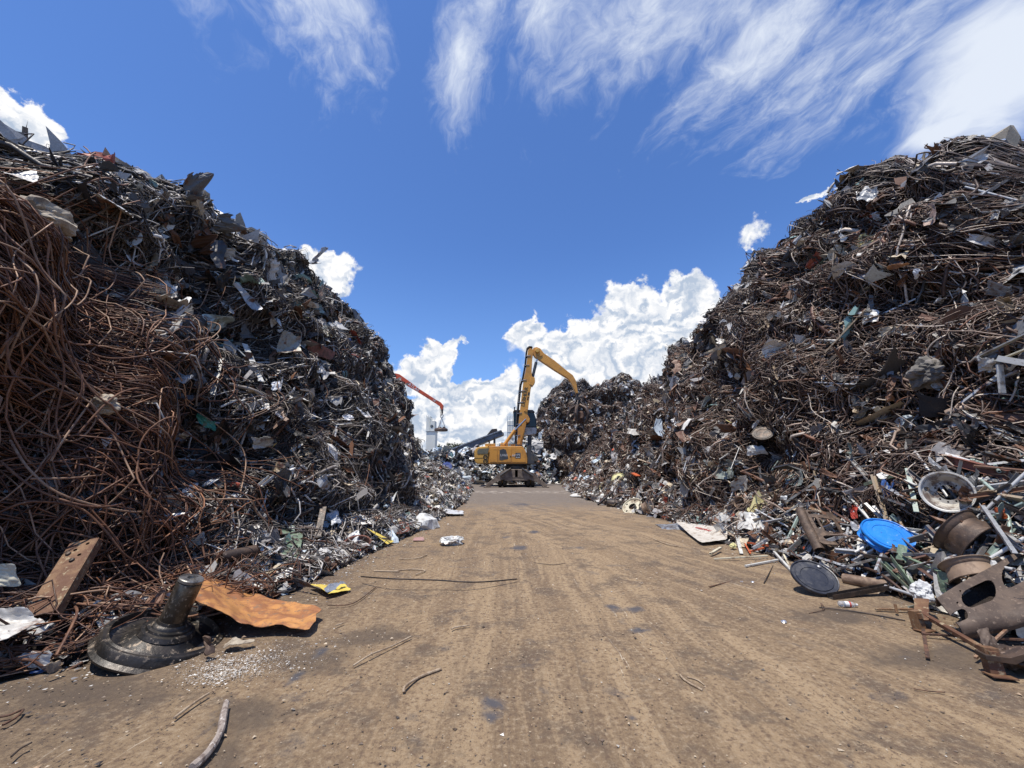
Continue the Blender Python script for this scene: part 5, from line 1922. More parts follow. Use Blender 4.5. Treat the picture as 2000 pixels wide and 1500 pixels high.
def sack():
    b = MB()
    b.lathe([(.01, -.22), (.25, -.2), (.37, -.05), (.34, .12), (.2, .24), (.01, .26)], 36)
    bm_v = []
    for v in b.v:
        n = noise.noise_vector(v * 3.2) * .13 + noise.noise_vector(v * 8) * .05
        bm_v.append(v + n)
    b.v = bm_v
    o = b.build('white_sack', M['fabric'], None, smooth=False)
    p = H(829, 1024, .16)
    o.matrix_basis = Matrix.Translation(p) @ Matrix.Scale(1.0, 4)
    tag(o, 'crumpled whitish plastic sack at the road edge beside the rusty shard', 'sack')


sack()


def crumple(name, r, seed, mat, loc, squash=.5, label='', category='scrap', color=None, group=None):
    bm = bmesh.new()
    bmesh.ops.create_icosphere(bm, subdivisions=4, radius=r)
    off = Vector((seed * 3.1, seed * 1.7, seed))
    for v in bm.verts:
        d = v.co.normalized()
        k = 1 + .6 * noise.noise(d * 1.5 + off) + .35 * abs(noise.noise(d * 2.8 + off)) + .10 * noise.noise(d * 6 + off)
        v.co = d * r * k
        v.co.z *= squash
    me = bpy.data.meshes.new(name)
    bm.to_mesh(me)
    bm.free()
    me.shade_flat()
    me.materials.append(mat)
    o = link(name, me, None, label, category, group, matrix=Matrix.Translation(loc))
    if color:
        o.color = (*color, 1)
    return o


crumple('crumpled_sheet', .22, 3, M['anysheet'], P(882, 1056, .07), .42, 'white crumpled sheet lying alone on the road past the white sack', 'crumpled sheet', (.62, .62, .58))
crumple('pale_boulder', .34, 7, M['stone'], H(80, 432, .35), .62, 'pale concrete lump caught high in the rusty rods', 'concrete lump')
crumple('concrete_lump', .12, 9, M['stone'], H(207, 790, .25), .9, 'small pale concrete lump caught in the rusty rod coils', 'concrete lump')
sheet('pinkish_scrap', [P(808, 1049, .02), P(828, 1048, .02), P(830, 1056, .015), P(806, 1056, .015)], 47, M['anysheet'], amp=.01, n=10, ragged=.01, color=(.45, .26, .22),
      label='flat pinkish scrap on the dirt below the white sack', category='scrap')
sheet('flat_scrap', [P(436, 1250, .05), P(500, 1240, .08), P(505, 1256, .02), P(430, 1274, .015)], 48, M['stone'], amp=.04, n=22, ragged=.03,
      label='flat pale broken slab between the brake drum and the white flakes', category='slab')
sheet('rusty_bracket', [P(402, 1236, .18), P(418, 1240, .18), P(424, 1276, .02), P(405, 1280, .02)], 49, M['brownsteel'], amp=.02, n=12, ragged=.008, thick=.02,
      label='short brown plate standing against the rim of the brake drum', category='plate')
sheet('cream_scrap', [P(165, 1264, .10), P(230, 1240, .14), P(240, 1278, .05), P(180, 1290, .04)], 50, M['cream'], amp=.06, n=22, ragged=.02,
      label='cream torn sheet poking out under the brake drum', category='steel sheet')
sheet('wood_scrap', [P(92, 1296, .14), P(122, 1284, .14), P(124, 1306, .05), P(94, 1318, .05)], 52, M['wood'], amp=.01, n=10, ragged=.006, thick=.02,
      label='broken piece of board at the edge of the rusty rods', category='board')
rod('yellow_strap', [P(135, 1146, .30), P(160, 1152, .32), P(182, 1164, .25), P(200, 1190, .12)], .014, M['yellow'], 'yellowish bent strap lying on rods beside the flat rusted beam', 'strap')
rod('long_rod', [P(705, 1126, .10), P(760, 1130, .14), P(850, 1133, .12), P(930, 1137, .10), P(1010, 1131, .02)], .010, M['darksteel'],
    'very long thin rebar lying across the road from the dark heap', 'rebar')
for i, (pts, r, lab) in enumerate([
        ([(690, 1300), (725, 1278), (765, 1262), (803, 1243)], .008, 'thin bleached stick with a split end, the longer of two near the road centre'),
        ([(789, 1352), (792, 1340), (820, 1322), (862, 1306)], .011, 'pale stick with a bent foot, nearest the middle of the road'),
        ([(882, 1229), (890, 1225), (917, 1221)], .008, 'tiny pale hooked twig lying on the middle of the road'),
        ([(375, 1500), (408, 1468), (430, 1430), (436, 1400), (442, 1372)], .022, 'thick bleached grey branch bent in the middle, nearest the camera'),
        ([(340, 1402), (380, 1372), (408, 1354)], .009, 'dark thin stick between the white flakes and the grey branch'),
        ([(1328, 1318), (1340, 1330), (1372, 1348)], .008, 'short white rod of a crossed pair on the right half of the road'),
        ([(1342, 1322), (1362, 1328), (1376, 1338)], .005, 'thin curved twig crossing the short white rod on the road'),
        ([(1385, 1146), (1448, 1131)], .009, 'short straight rusty rod lying on the road beside the flattened cans'),
        ([(770, 1115), (800, 1112), (830, 1114), (812, 1122)], .010, 'bleached forked stick at the edge of the road beside the long rebar'),
        ([(730, 1115), (780, 1116)], .010, 'straight white stick just behind the long rebar'),
        ([(640, 1182), (690, 1178), (735, 1146)], .006, 'thin curved wire lying past the yellow edged sheet'),
        ([(780, 1092), (815, 1090), (834, 1083)], .010, 'pale curved stick lying behind the forked stick'),
        ([(655, 1222), (672, 1216)], .007, 'very short pale twig near the orange sheet'),
        ([(0, 1400), (20, 1396), (45, 1386), (30, 1402), (5, 1416)], .008, 'bent brown strip at the very left edge of the dirt'),
        ([(1042, 1099), (1080, 1103), (1104, 1100)], .005, 'thin dark twig lying across the middle of the road'),
        ([(1600, 1186), (1680, 1196), (1768, 1212)], .007, 'long thin dark rod on the dirt in front of the clear bottle'),
        ([(1608, 1192), (1603, 1178), (1610, 1190), (1580, 1198)], .004, 'thin wire loop on the dirt beside the clear bottle'),
        ([(1492, 1139), (1510, 1105)], .008, 'short brown rod leaning beside the dark navy lid'),
        ([(1785, 1345), (1815, 1350), (1845, 1352)], .004, 'thin curved wire near the right edge of the dirt'),
        ([(22, 1478), (40, 1462), (62, 1450)], .006, 'dark short twig at the bottom left of the dirt'),
        ([(1275, 1052), (1300, 1062), (1330, 1068)], .010, 'bleached bent stick in front of the red lettered sign sheet')]):
    z = 0.012 if i != 3 else .03
    mt = M['wood'] if ('bleach' in lab or 'pale' in lab or 'white' in lab) else M['darksteel'] if 'dark' in lab else M['rust']
    if i == 3:
        mt = M['greywood']if 'greywood' in M else M['wood']
    nm = 'stick' if ('stick' in lab or 'twig' in lab or 'branch' in lab) else 'rod' if 'rod' in lab else 'wire' if 'wire' in lab else 'strip'
    rod(nm, [P(a, b_, z + (.02 if (k == 1 and i in (0, 1)) else 0)) for k, (a, b_) in enumerate(pts)], r, mt, lab, nm, kn=.25 if nm == 'stick' else 0)

# big loops and bent rods of the near coil mass: the largest ones are things
loops = [
    ([(100, 900), (130, 850), (200, 760), (250, 735), (330, 760), (350, 830), (300, 905), (180, 930), (60, 935)], .55),
    ([(0, 735), (80, 745), (160, 790), (240, 860), (300, 880), (345, 850), (345, 790), (300, 760), (230, 770), (150, 850)], .62),
    ([(0, 560), (60, 590), (130, 640), (160, 680), (220, 700), (300, 690), (342, 665), (330, 650)], .52),
    ([(170, 445), (170, 500), (155, 560), (120, 600), (60, 640), (20, 655), (0, 650)], .50),
    ([(210, 460), (200, 520), (185, 590)], .48),
    ([(60, 560), (80, 610), (20, 660), (0, 690)], .55),
    ([(0, 700), (40, 640), (80, 610), (130, 580), (160, 530), (160, 480)], .45),
    ([(100, 470), (110, 520), (150, 570), (190, 630), (185, 640), (130, 650)], .5),
    ([(20, 480), (30, 550), (15, 640), (20, 720), (60, 760)], .58),
    ([(300, 760), (380, 800), (460, 860), (480, 900), (470, 960)], .5),
    ([(240, 800), (320, 820), (400, 870), (430, 905), (440, 960), (420, 1000)], .5),
    ([(0, 900), (80, 960), (200, 990), (300, 960), (380, 900), (430, 880)], .5),
    ([(20, 860), (60, 920), (130, 970), (260, 1000), (330, 985)], .55),
    ([(0, 1000), (60, 980), (150, 990), (200, 1030), (240, 1080), (270, 1100)], .5),
    ([(230, 930), (225, 960), (250, 975), (290, 960)], .45),
    ([(280, 935), (265, 955), (275, 985), (340, 985), (370, 960)], .45),
    ([(70, 1075), (105, 1040), (170, 1048), (215, 1060)], .3),
    ([(40, 1140), (80, 1166), (160, 1180), (260, 1190), (360, 1206), (450, 1212)], .32),
    ([(100, 1180), (200, 1178), (300, 1190), (380, 1205), (440, 1222)], .30),
    ([(110, 1280), (150, 1200), (140, 1180)], .2),
    ([(0, 1290), (60, 1290), (110, 1310), (160, 1300)], .05),
    ([(0, 1330), (50, 1305), (110, 1270), (200, 1240)], .12),
    ([(250, 1110), (300, 1130), (350, 1120), (370, 1090)], .2),
    ([(150, 1010), (230, 1060), (300, 1070), (380, 1075)], .25),
    ([(60, 780), (110, 760), (190, 800), (150, 860), (70, 840)], .52),
    ([(120, 690), (170, 720), (150, 780), (100, 800)], .55),
    ([(190, 640), (230, 600), (280, 600), (300, 660), (260, 720)], .42),
    ([(340, 520), (370, 500), (410, 540), (390, 600), (360, 590)], .25),
    ([(420, 600), (440, 560), (420, 520), (390, 500)], .2),
    ([(360, 620), (380, 650), (420, 640), (430, 600)], .22),
    ([(270, 540), (300, 520), (310, 560), (280, 600)], .3),
    ([(590, 760), (620, 740), (640, 770), (600, 800), (585, 780)], .2),
    ([(400, 1090), (390, 1020), (400, 960), (440, 930)], .22),
    ([(480, 880), (520, 870), (560, 900), (570, 960)], .22),
    ([(640, 830), (680, 850), (720, 900), (710, 960)], .2),
]
for k, (pts, off) in enumerate(loops):
    o = rod('bent_rod', [H(max(a, -60), b_, off * .55 + .05 * math.sin(i * 1.7 + k)) for i, (a, b_) in enumerate(pts)], .0115 if k < 22 else .011,
            M['rodrust'] if k % 3 else M['rodlight'], 'long bent rusty rod looping out of the dark heap', 'rod', 'long rusty rods looping from the dark heap')


def free_arcs():
    rng = np.random.default_rng(91)
    N = 85
    a = rng.uniform(2.6, 5.8, N); u = rng.uniform(0.4, 5.2, N)
    T = np.stack([rng.normal(0.3, 1, N), rng.normal(0, 1, N), rng.normal(0, 0.2, N)], -1)
    L = rng.uniform(1.6, 4.2, N)
    Pw = walk(rng, N, 34, a, u, rng.uniform(0.15, 0.38, N), T, L, rng.uniform(0.5, 2.0, N), 0.0, 0.1, 0.62)
    X = HL.map(Pw[..., 0], np.abs(Pw[..., 1]), Pw[..., 2])
    for i in range(N):
        V, F = tubes(X[i:i + 1], np.array([rng.uniform(.0085, .0125)]), 7, rng)
        c = V.mean(0)
        me = np_mesh('bent_rod', V - c, F, mat=M['rodrust'] if rng.random() < .6 else M['rodlight'])
        link('bent_rod', me, None, 'long bent rusty rod looping out of the dark heap', 'rod', 'long rusty rods looping from the dark heap', matrix=Matrix.Translation(Vector([float(v) for v in c])))


free_arcs()
M['rimwhite'] = worn('rim_disc', (0.50, 0.47, 0.40), (0.14, 0.10, 0.075), 0.42, 9, 0.55, 0.0, 0.25)
M['tanrim'] = worn('tan_rim', (0.27, 0.19, 0.13), (0.14, 0.09, 0.06), 0.4, 6, 0.65, 0.1, 0.25)
M['cast'] = worn('brown_casting', (0.085, 0.058, 0.042), (0.14, 0.095, 0.065), 0.45, 8, 0.7, 0.15, 0.5, (0.035, 0.028, 0.024), 0.3)
M['palebar'] = worn('pale_bar', (0.60, 0.60, 0.56), (0.26, 0.22, 0.18), 0.3, 7, 0.5, 0.0, 0.2)
M['greybar'] = worn('grey_bar', (0.34, 0.34, 0.32), (0.17, 0.14, 0.12), 0.4, 7, 0.5, 0.15, 0.2)
M['steelbar'] = worn('bright_steel', (0.50, 0.51, 0.52), (0.26, 0.25, 0.24), 0.35, 7, 0.35, 0.6, 0.15)
M['orangebar'] = worn('orange_paint', (0.55, 0.11, 0.03), (0.30, 0.10, 0.05), 0.35, 8, 0.6, 0.0, 0.2)
M['orangebrown'] = worn('orange_brown', (0.40, 0.19, 0.075), (0.22, 0.11, 0.06), 0.45, 6, 0.7, 0.0, 0.3)
M['sign'] = worn('sign_cream', (0.56, 0.52, 0.45), (0.30, 0.24, 0.18), 0.35, 8, 0.6, 0.0, 0.2)
M['redfade'] = worn('faded_red', (0.45, 0.12, 0.09), (0.25, 0.08, 0.06), 0.4, 6, 0.6, 0.0, 0.2)
M['bluefade'] = worn('faded_blue', (0.08, 0.12, 0.34), (0.16, 0.17, 0.26), 0.4, 3, 0.5, 0.0, 0.2)
M['paleyellow'] = worn('pale_yellow', (0.66, 0.62, 0.30), (0.40, 0.35, 0.20), 0.3, 5, 0.6, 0.0, 0.2)
M['greyrock'] = worn('grey_lump', (0.13, 0.12, 0.105), (0.22, 0.20, 0.18), 0.4, 5, 0.8, 0.1, 0.5)
M['can'] = worn('aluminium', (0.72, 0.72, 0.72), (0.3, 0.3, 0.3), 0.25, 12, 0.3, 0.8, 0.1)


# ------------------------------------------------------------------ hand placed things, wheel rim side
def at_(px, py, z):
    return G(px, py, z)


o = link('drum_lid', lid_mesh('drum_lid', .285, M['navy'], .004, 1), None, 'dark navy round drum lid leaning at the edge of the road', 'drum lid',
         matrix=Matrix.Translation(P(1590, 1127, .20)) @ basis((-.10, -.60, .80)).to_4x4())
b = MB()
b.lathe([(0, .0), (.022, .0), (.026, .012), (.018, .018), (.0, .018)], 16)
link('bung', b.mesh('bung', M['galv'], smooth=True), o, matrix=WM[o.name] @ Matrix.Translation((.17, .15, .01)))


def blue_drum():
    c = H(1733, 1043, .26)
    root = empty('crushed_drum', c, 'bright blue crushed drum with its round lid facing up beside the cast axle frame', 'drum', rot=basis((-.14, -.62, .78)))
    Mx = WM[root.name]
    link('lid', lid_mesh('lid', .315, M['blue'], .012, 2), root, matrix=Mx)
    b = MB()
    w = lambda r, z, a: (r * (1 + .05 * math.sin(3 * a + z * 40) + .04 * math.sin(7 * a + z * 70)), z + .018 * math.sin(4 * a + 1) * (1 if z < -.03 else .3))
    b.lathe([(.305, -.008), (.300, -.03), (.318, -.05), (.290, -.07), (.312, -.09), (.285, -.115), (.30, -.14), (.27, -.16), (.02, -.16)], 72, wob=w)
    b.build('side', M['blue'], root, smooth=True).matrix_basis = Mx


blue_drum()

rim('truck_rim', H(1852, 962, .26), (-.80, -.58, .14), .285, .26, M['white'], 'white truck wheel rim with a bolt ring, facing the road above the other rims', M['rimwhite'], disc_z=.1)
rim('truck_rim', H(1890, 1050, .22), (.22, -.78, -.55), .33, .30, M['brownsteel'], 'big brown truck wheel rim lying on its side above the tan rim', disc_z=-.3, disc=False)
rim('truck_rim', H(1895, 1118, .13), (-.10, -.55, -.80), .255, .20, M['tanrim'], 'smaller tan wheel rim wedged under the big brown rim', disc_z=.3)
rim('wheel_rim', H(1633, 935, .05), (-.35, -.85, .30), .22, .16, M['darksteel'], 'dark empty wheel ring lying among grey bars above the cast axle frame', disc=False)
rim('wheel_rim', H(1237, 992, .20), (-.55, -.45, .72), .40, .24, M['cream'], 'cream wheel rim with round holes at the foot of the brown heap', disc_z=.7, hand=5)
rim('wheel_rim', H(1262, 1003, .16), (.75, -.35, .3), .26, .18, M['tanrim'], 'tan wheel ring standing on edge beside the cream rim', disc=False)


def cross_member():
    tl, tr, br, bl = P(1828, 1166, .36), P(2050, 1036, .98), P(2060, 1170, .44), P(1876, 1226, .14)
    w, h = 0.98, .36
    c = (tl + tr + br + bl) / 4
    n = (tr - bl).cross(tl - br).normalized()
    if n.y > 0:
        n = -n

    def sdf(x, y):
        s = rbox(x, y, 0, 0, w / 2, h / 2 + .14, .03)
        s = np.maximum(s, -rbox(x, y, -.20, .015, .15, .078, .076))
        s = np.maximum(s, -rbox(x, y, .17, .045, .15, .078, .076))
        s = np.maximum(s, -rbox(x, y, -.43, -.08, .07, .05, .045))
        for cx, cy in ((-.33, .11), (-.39, .03)):
            s = np.maximum(s, .011 - np.hypot(x - cx, y - cy))
        return s

    def warp(x, y):
        s, t = x / w + .5, y / h + .5
        back = 0.0
        if t < .08:
            q = (.08 - t) * h
            Rr = .09
            a = min(q / Rr, 1.45)
            t = .08 - Rr * math.sin(a) / h * .8
            back = Rr * (1 - math.cos(a)) + max(q / Rr - 1.45, 0) * Rr
        if t > .97:
            q = (t - .97) * h
            t = .97 + min(q, .03) / h * .6
            back = q
        p = (bl * (1 - s) + br * s) * (1 - t) + (tl * (1 - s) + tr * s) * t
        return p - n * back - c + n * .012 * math.sin(s * 9)
    me = plate('cross_member', w + .02, h + .30, 96, 68, sdf, warp, M['cross'], .012)
    root = link('chassis_crossmember', me, None, 'big brown pressed steel chassis member with oval holes at the near right edge', 'chassis part', matrix=Matrix.Translation(c))
    bk = []
    for (s_, t_) in ((.12, .05), (.98, .05), (.98, .95), (.12, .95)):
        bk.append((bl * (1 - s_) + br * s_) * (1 - t_) + (tl * (1 - s_) + tr * s_) * t_ - n * .16)
    b = MB()
    b.add(bk, [(0, 1, 2, 3)])
    b.build('hole_shade', M['core'], root)  # black sheet added behind the oval holes, standing in for the shade inside
    m_ = Matrix.Translation(P(1935, 1078, .66)) @ basis(n + Vector((0, 0, .8)), (.9, -.3, .2)).to_4x4()
    b = MB()
    b.box((0, 0, 0), (.20, .11, .025)).lathe([(0, .05), (.035, .05), (.04, .012), (0, .012)], 14)
    link('mounting_plate', b.mesh('mounting_plate', M['darksteel'], bevel=.006), root, matrix=m_)


def more_mats():
    M['cross'] = worn('chassis_brown', (0.115, 0.080, 0.058), (0.070, 0.048, 0.036), 0.5, 7, 0.68, 0.12, 0.45, (0.21, 0.155, 0.115), 0.28, 22)


more_mats()
cross_member()


def axle_frame():
    c = H(1612, 1035, .34)
    z = Vector((-.05, -.70, .71)).normalized()
    root = empty('axle_frame', c, 'brown cast frame with square opening and oval hole between the navy lid and blue drum', 'cast frame', rot=basis(z, (1, -.05, -.2)))
    Mx = WM[root.name]

    def sdf(x, y):
        s = rbox(x, y, .04, 0, .30, .40, .10)
        s = np.maximum(s, -rbox(x, y, .09, .08, .135, .155, .03))
        s = np.maximum(s, -rbox(x, y, -.11, .11, .035, .12, .03))
        s = np.maximum(s, -rbox(x, y, -.04, .335, .12, .03, .03))
        s = np.maximum(s, -rbox(x, y, -.03, -.235, .115, .062, .06))
        return s
    me = plate('face', .72, .86, 60, 72, sdf, lambda x, y: Vector((x, y, .05 * math.cos(x * 5) + (.0 if y > -.12 else (-.12 - y) * .28))), M['cast'], .02)
    link('face', me, root, matrix=Mx)
    b = MB()
    b.tube([(-.27, -.44, -.02), (-.275, .1, 0), (-.25, .42, 0)], [.085, .08, .075], 20, cap=False)
    b.build('side_tube', M['cast'], root, smooth=True, thick=.012).matrix_basis = Mx
    b = MB()
    b.box((.10, -.28, -.08), (.46, .26, .15))
    b.build('lower_box', M['cast'], root, bevel=.035, seg=3).matrix_basis = Mx
    b = MB()
    b.tube([(.30, .28, -.0), (.36, .1, -.02), (.35, -.15, -.03)], [.05, .055, .05], 12)
    b.build('side_rail', M['cast'], root, smooth=True).matrix_basis = Mx
    for k in range(5):
        b = MB()
        pts = [(.07 + k * .035 + .012 * math.cos(t), -.115 + .032 * math.sin(t), .06 + .03 * math.cos(t + .6)) for t in np.linspace(0, 5.6, 12)]
        b.tube(pts, .007, 6)
        b.build('spring_coil', M['rust'], root, smooth=True).matrix_basis = Mx
    b = MB()
    b.box((.03, .40, .03), (.26, .07, .03), Matrix.Rotation(-.45, 3, 'Z'))
    tagp = b.build('tag_plate', M['rustbeam'], root, bevel=.004)
    tagp.matrix_basis = Mx
    WM[tagp.name] = Mx
    me = text_mesh('3785', .055, .002)
    me.materials.clear()
    me.materials.append(M['cream'])
    link('lettering', me, tagp, matrix=Mx @ Matrix.Translation((.03, .40, .048)) @ Matrix.Rotation(-.45, 4, 'Z'))


axle_frame()

# beams, bars, angles
V_ = H
bars = [
    ((1800, 884, .10), (1968, 928, .12), M['redbeam'], 'ibeam', .10, .13, 'long reddish steel beam lying above the white truck rim'),
    ((1700, 947, .10), (1786, 978, .10), M['rustbeam'], 'flat', .10, .03, 'brown flat bar lying left of the white truck rim'),
    ((1640, 948, .14), (1698, 1014, .14), M['palebar'], 'box', .045, .03, 'long white box bar slanting down to the blue drum'),
    ((1575, 958, .10), (1642, 950, .12), M['palebar'], 'box', .04, .03, 'white box bar lying flat above the cast axle frame'),
    ((1488, 1012, .08), (1598, 938, .10), M['greybar'], 'channel', .07, .04, 'long grey channel rising left of the cast axle frame'),
    ((1498, 1025, .06), (1560, 985, .08), M['greybar'], 'box', .05, .03, 'grey box bar just below the long grey channel'),
    ((1512, 1078, .06), (1548, 1122, .04), M['palebar'], 'box', .04, .04, 'white square tube slanting down to the navy lid'),
    ((1508, 1072, .07), (1566, 1086, .08), M['palebar'], 'angle', .04, .03, 'white angle bar left of the side tube of the cast frame'),
    ((1530, 1086, .05), (1547, 1120, .03), M['cream'], 'box', .03, .02, 'cream bar beside the white square tube'),
    ((1636, 1112, .08), (1715, 1090, .12), M['greybar'], 'box', .05, .035, 'pale grey bar running right from the navy lid'),
    ((1745, 1088, .16), (1800, 1160, .10), M['green'], 'angle', .07, .07, 'green angle bar slanting down below the blue drum'),
    ((1716, 1092, .12), (1788, 1158, .08), M['green'], 'channel', .06, .05, 'green channel parallel to the green angle bar'),
    ((1765, 1085, .16), (1862, 1128, .16), M['green'], 'flat', .05, .012, 'thin green flat bar behind the green angle bar'),
    ((1690, 946, .14), (1758, 926, .16), M['green'], 'angle', .05, .05, 'green angle bar lying above the flat brown bar'),
    ((1772, 915, .14), (1790, 1000, .12), M['palegreen'], 'flat', .06, .02, 'pale green flat bar standing left of the white truck rim'),
    ((1740, 925, .16), (1790, 948, .14), M['palebar'], 'flat', .04, .015, 'white flat bar crossing the pale green bar'),
    ((1918, 985, .22), (1982, 1078, .30), M['steelbar'], 'angle', .05, .04, 'bright steel angle bar leaning across the big brown rim'),
    ((1945, 978, .15), (2020, 1010, .16), M['darksteel'], 'channel', .06, .04, 'dark channel bar right of the white truck rim'),
    ((1940, 1020, .2), (1990, 1060, .22), M['greybar'], 'flat', .04, .012, 'pale flat bar lying beside the steel angle bar'),
    ((1622, 1170, .03), (1755, 1156, .09), M['darksteel'], 'channel', .09, .06, 'dark steel channel lying on the dirt behind the clear bottle'),
    ((1650, 1140, .07), (1746, 1158, .08), M['tanrim'], 'pipe', .15, .15, 'tan steel tube lying beside the navy lid'),
    ((1710, 1190, .03), (1795, 1190, .05), M['rustbeam'], 'flat', .03, .02, 'thin brown bar lying level on the dirt right of the clear bottle'),
    ((1748, 1180, .12), (1752, 1198, .03), M['rustbeam'], 'flat', .025, .02, 'short upright bar crossing the thin level brown bar'),
    ((1800, 1210, .03), (1812, 1285, .02), M['rust'], 'flat', .03, .015, 'short rusty bar lying on the dirt pointing at the camera'),
    ((1795, 1195, .14), (1950, 1285, .06), M['rustbeam'], 'box', .05, .04, 'long brown bar lying below the oval holed chassis member'),
    ((1800, 1238, .04), (2010, 1250, .06), M['rust'], 'flat', .02, .02, 'long thin rusty rod running to the right edge below the chassis member'),
    ((1905, 1285, .05), (2010, 1190, .22), M['rodlight'], 'flat', .022, .022, 'pale brown rod leaning at the right edge over the chassis member'),
    ((1690, 1085, .12), (1765, 1098, .14), M['darksteel'], 'box', .05, .05, 'dark square bar lying under the blue drum'),
    ((1395, 1095, .03), (1500, 1090, .04), M['cream'], 'box', .03, .025, 'long cream bar lying at the edge of the road before the orange scraps'),
    ((1388, 1086, .04), (1408, 1076, .06), M['cream'], 'box', .05, .04, 'short cream block at the tip of the long cream bar'),
    ((1456, 1108, .02), (1520, 1098, .04), M['palebar'], 'box', .035, .03, 'short white box bar on the dirt left of the navy lid'),
    ((1392, 1020, .10), (1440, 1052, .08), M['wood'], 'flat', .05, .015, 'bleached plank leaning over the red lettered sign sheet'),
    ((1440, 1048, .12), (1448, 1082, .03), M['palebar'], 'angle', .07, .05, 'white angle piece standing beside the yellow bottle cap'),
    ((1460, 1060, .06), (1500, 1066, .07), M['orangebar'], 'box', .04, .03, 'orange bar lying level among the orange scraps'),
    ((1462, 1082, .04), (1492, 1070, .07), M['orangebar'], 'box', .035, .03, 'orange bar slanting up among the orange scraps'),
    ((1455, 1066, .05), (1466, 1084, .03), M['orangebar'], 'flat', .03, .015, 'short orange flat scrap nearest the road'),
    ((1494, 1040, .06), (1508, 985, .08), M['rust'], 'pipe', .07, .07, 'upright rusty pipe left of the cast axle frame'),
    ((1478, 962, .10), (1492, 985, .10), M['cream'], 'flat', .06, .02, 'short cream punched bar beside the rusty drum'),
    ((1378, 1050, .05), (1432, 1066, .04), M['greybar'], 'channel', .07, .05, 'grey channel lying under the red lettered sign sheet'),
    ((1168, 988, .05), (1222, 940, .10), M['darksteel'], 'box', .07, .07, 'long dark bar slanting down to the road below the yellow disc'),
    ((1186, 962, .12), (1200, 938, .16), M['cream'], 'flat', .12, .03, 'pale strip standing left of the yellow disc'),
    ((1222, 918, .2), (1246, 895, .2), M['orangebar'], 'flat', .16, .04, 'bright orange strip on the brown heap above the yellow disc'),
    ((1236, 924, .2), (1247, 930, .2), M['orangebar'], 'flat', .25, .05, 'small orange patch just below the orange strip'),
    ((1720, 1085, .05), (1735, 1105, .05), M['darksteel'], 'box', .05, .05, 'dark stub under the edge of the blue drum'),
    ((1560, 905, .12), (1612, 920, .12), M['greybar'], 'angle', .06, .05, 'grey angle bar on the brown heap above the dark wheel ring'),
    ((1655, 890, .12), (1700, 940, .12), M['greybar'], 'channel', .07, .04, 'steep grey channel right of the dark wheel ring'),
    ((1820, 1040, .1), (1850, 1075, .1), M['greybar'], 'flat', .1, .02, 'flat grey bar between blue drum and big brown rim'),
    ((1950, 700, .25), (2020, 712, .25), M['palebar'], 'angle', .09, .09, 'pale angle bar end sticking out of the brown heap'),
    ((1952, 712, .25), (1958, 768, .2), M['palebar'], 'flat', .09, .03, 'pale flat bar hanging under the angle bar end'),
    ((1905, 700, .2), (2010, 650, .2), M['greybar'], 'flat', .10, .02, 'long pale strip on the brown heap near the right edge'),
    ((1920, 715, .2), (2010, 680, .2), M['cream'], 'flat', .08, .02, 'cream strip under the long pale strip'),
    ((1610, 690, .15), (1690, 605, .15), M['wood'], 'flat', .16, .03, 'bleached board half buried in the brown heap'),
    ((1470, 590, .2), (1505, 640, .1), M['wood'], 'flat', .14, .04, 'short curved tan board end poking out of the brown heap'),
    ((1340, 912, .1), (1380, 838, .2), M['rust'], 'flat', .05, .03, 'brown rod leaning beside the black disc on the brown heap'),
    ((478, 672, .25), (510, 745, .2), M['palebar'], 'flat', .13, .02, 'long white flat strip on the dark heap'),
    ((440, 660, .2), (500, 715, .15), M['palebar'], 'flat', .07, .02, 'thinner white strip crossing behind the long white strip'),
    ((415, 770, .2), (432, 700, .2), M['greybar'], 'channel', .08, .03, 'upright grey channel strip on the dark heap'),
    ((430, 795, .15), (460, 782, .2), M['palebar'], 'flat', .05, .03, 'small white bar end on the dark heap'),
    ((530, 560, .15), (585, 640, .15), M['darksteel'], 'box', .06, .05, 'dark square bar lying on the dark heap slope'),
    ((590, 945, .15), (640, 870, .15), M['greybar'], 'flat', .06, .02, 'grey flat bar low on the dark heap'),
    ((620, 1050, .15), (632, 990, .2), M['darksteel'], 'flat', .12, .02, 'dark upright plank leaning at the foot of the dark heap'),
    ((508, 948, .18), (530, 930, .18), M['palebar'], 'channel', .11, .05, 'short white channel offcut on the dark heap'),
]
for (a, b_, mt, shp, w, h, lab) in bars:
    bar(lab.split()[-1] if False else ('plank' if mt is M['wood'] else 'metal_bar' if shp not in ('pipe', 'ibeam') else 'steel_pipe' if shp == 'pipe' else 'steel_beam'),
        (H(*a) if a[1] < 1180 and a[0] < 1990 and shp != 'x' else P(*a)), (H(*b_) if b_[1] < 1180 and b_[0] < 2050 else P(*b_)), mt, shp, w, h, lab,
        'plank' if mt is M['wood'] else 'pipe' if shp == 'pipe' else 'beam' if shp == 'ibeam' else 'bar', wall=.006)

# short sections standing as little brackets at the near right edge
def stand(px, py, lab, s=1.0, rz=0.3):
    root = empty('steel_bracket', P(px, py, 0.0), lab, 'bracket', rot=Matrix.Rotation(rz, 3, 'Z') @ Matrix.Rotation(-.12, 3, 'X'))
    Mx = WM[root.name]
    b = MB()
    b.box((0, 0, .10 * s), (.09 * s, .075 * s, .19 * s)).box((0, -.045 * s, .15 * s), (.05 * s, .03 * s, .05 * s))
    b.build('bracket_body', M['rustbeam'], root, bevel=.002).matrix_basis = Mx
    b = MB()
    b.box((0, -.045 * s, .015), (.15 * s, .12 * s, .012))
    b.build('base_plate', M['rustbeam'], root, bevel=.003).matrix_basis = Mx


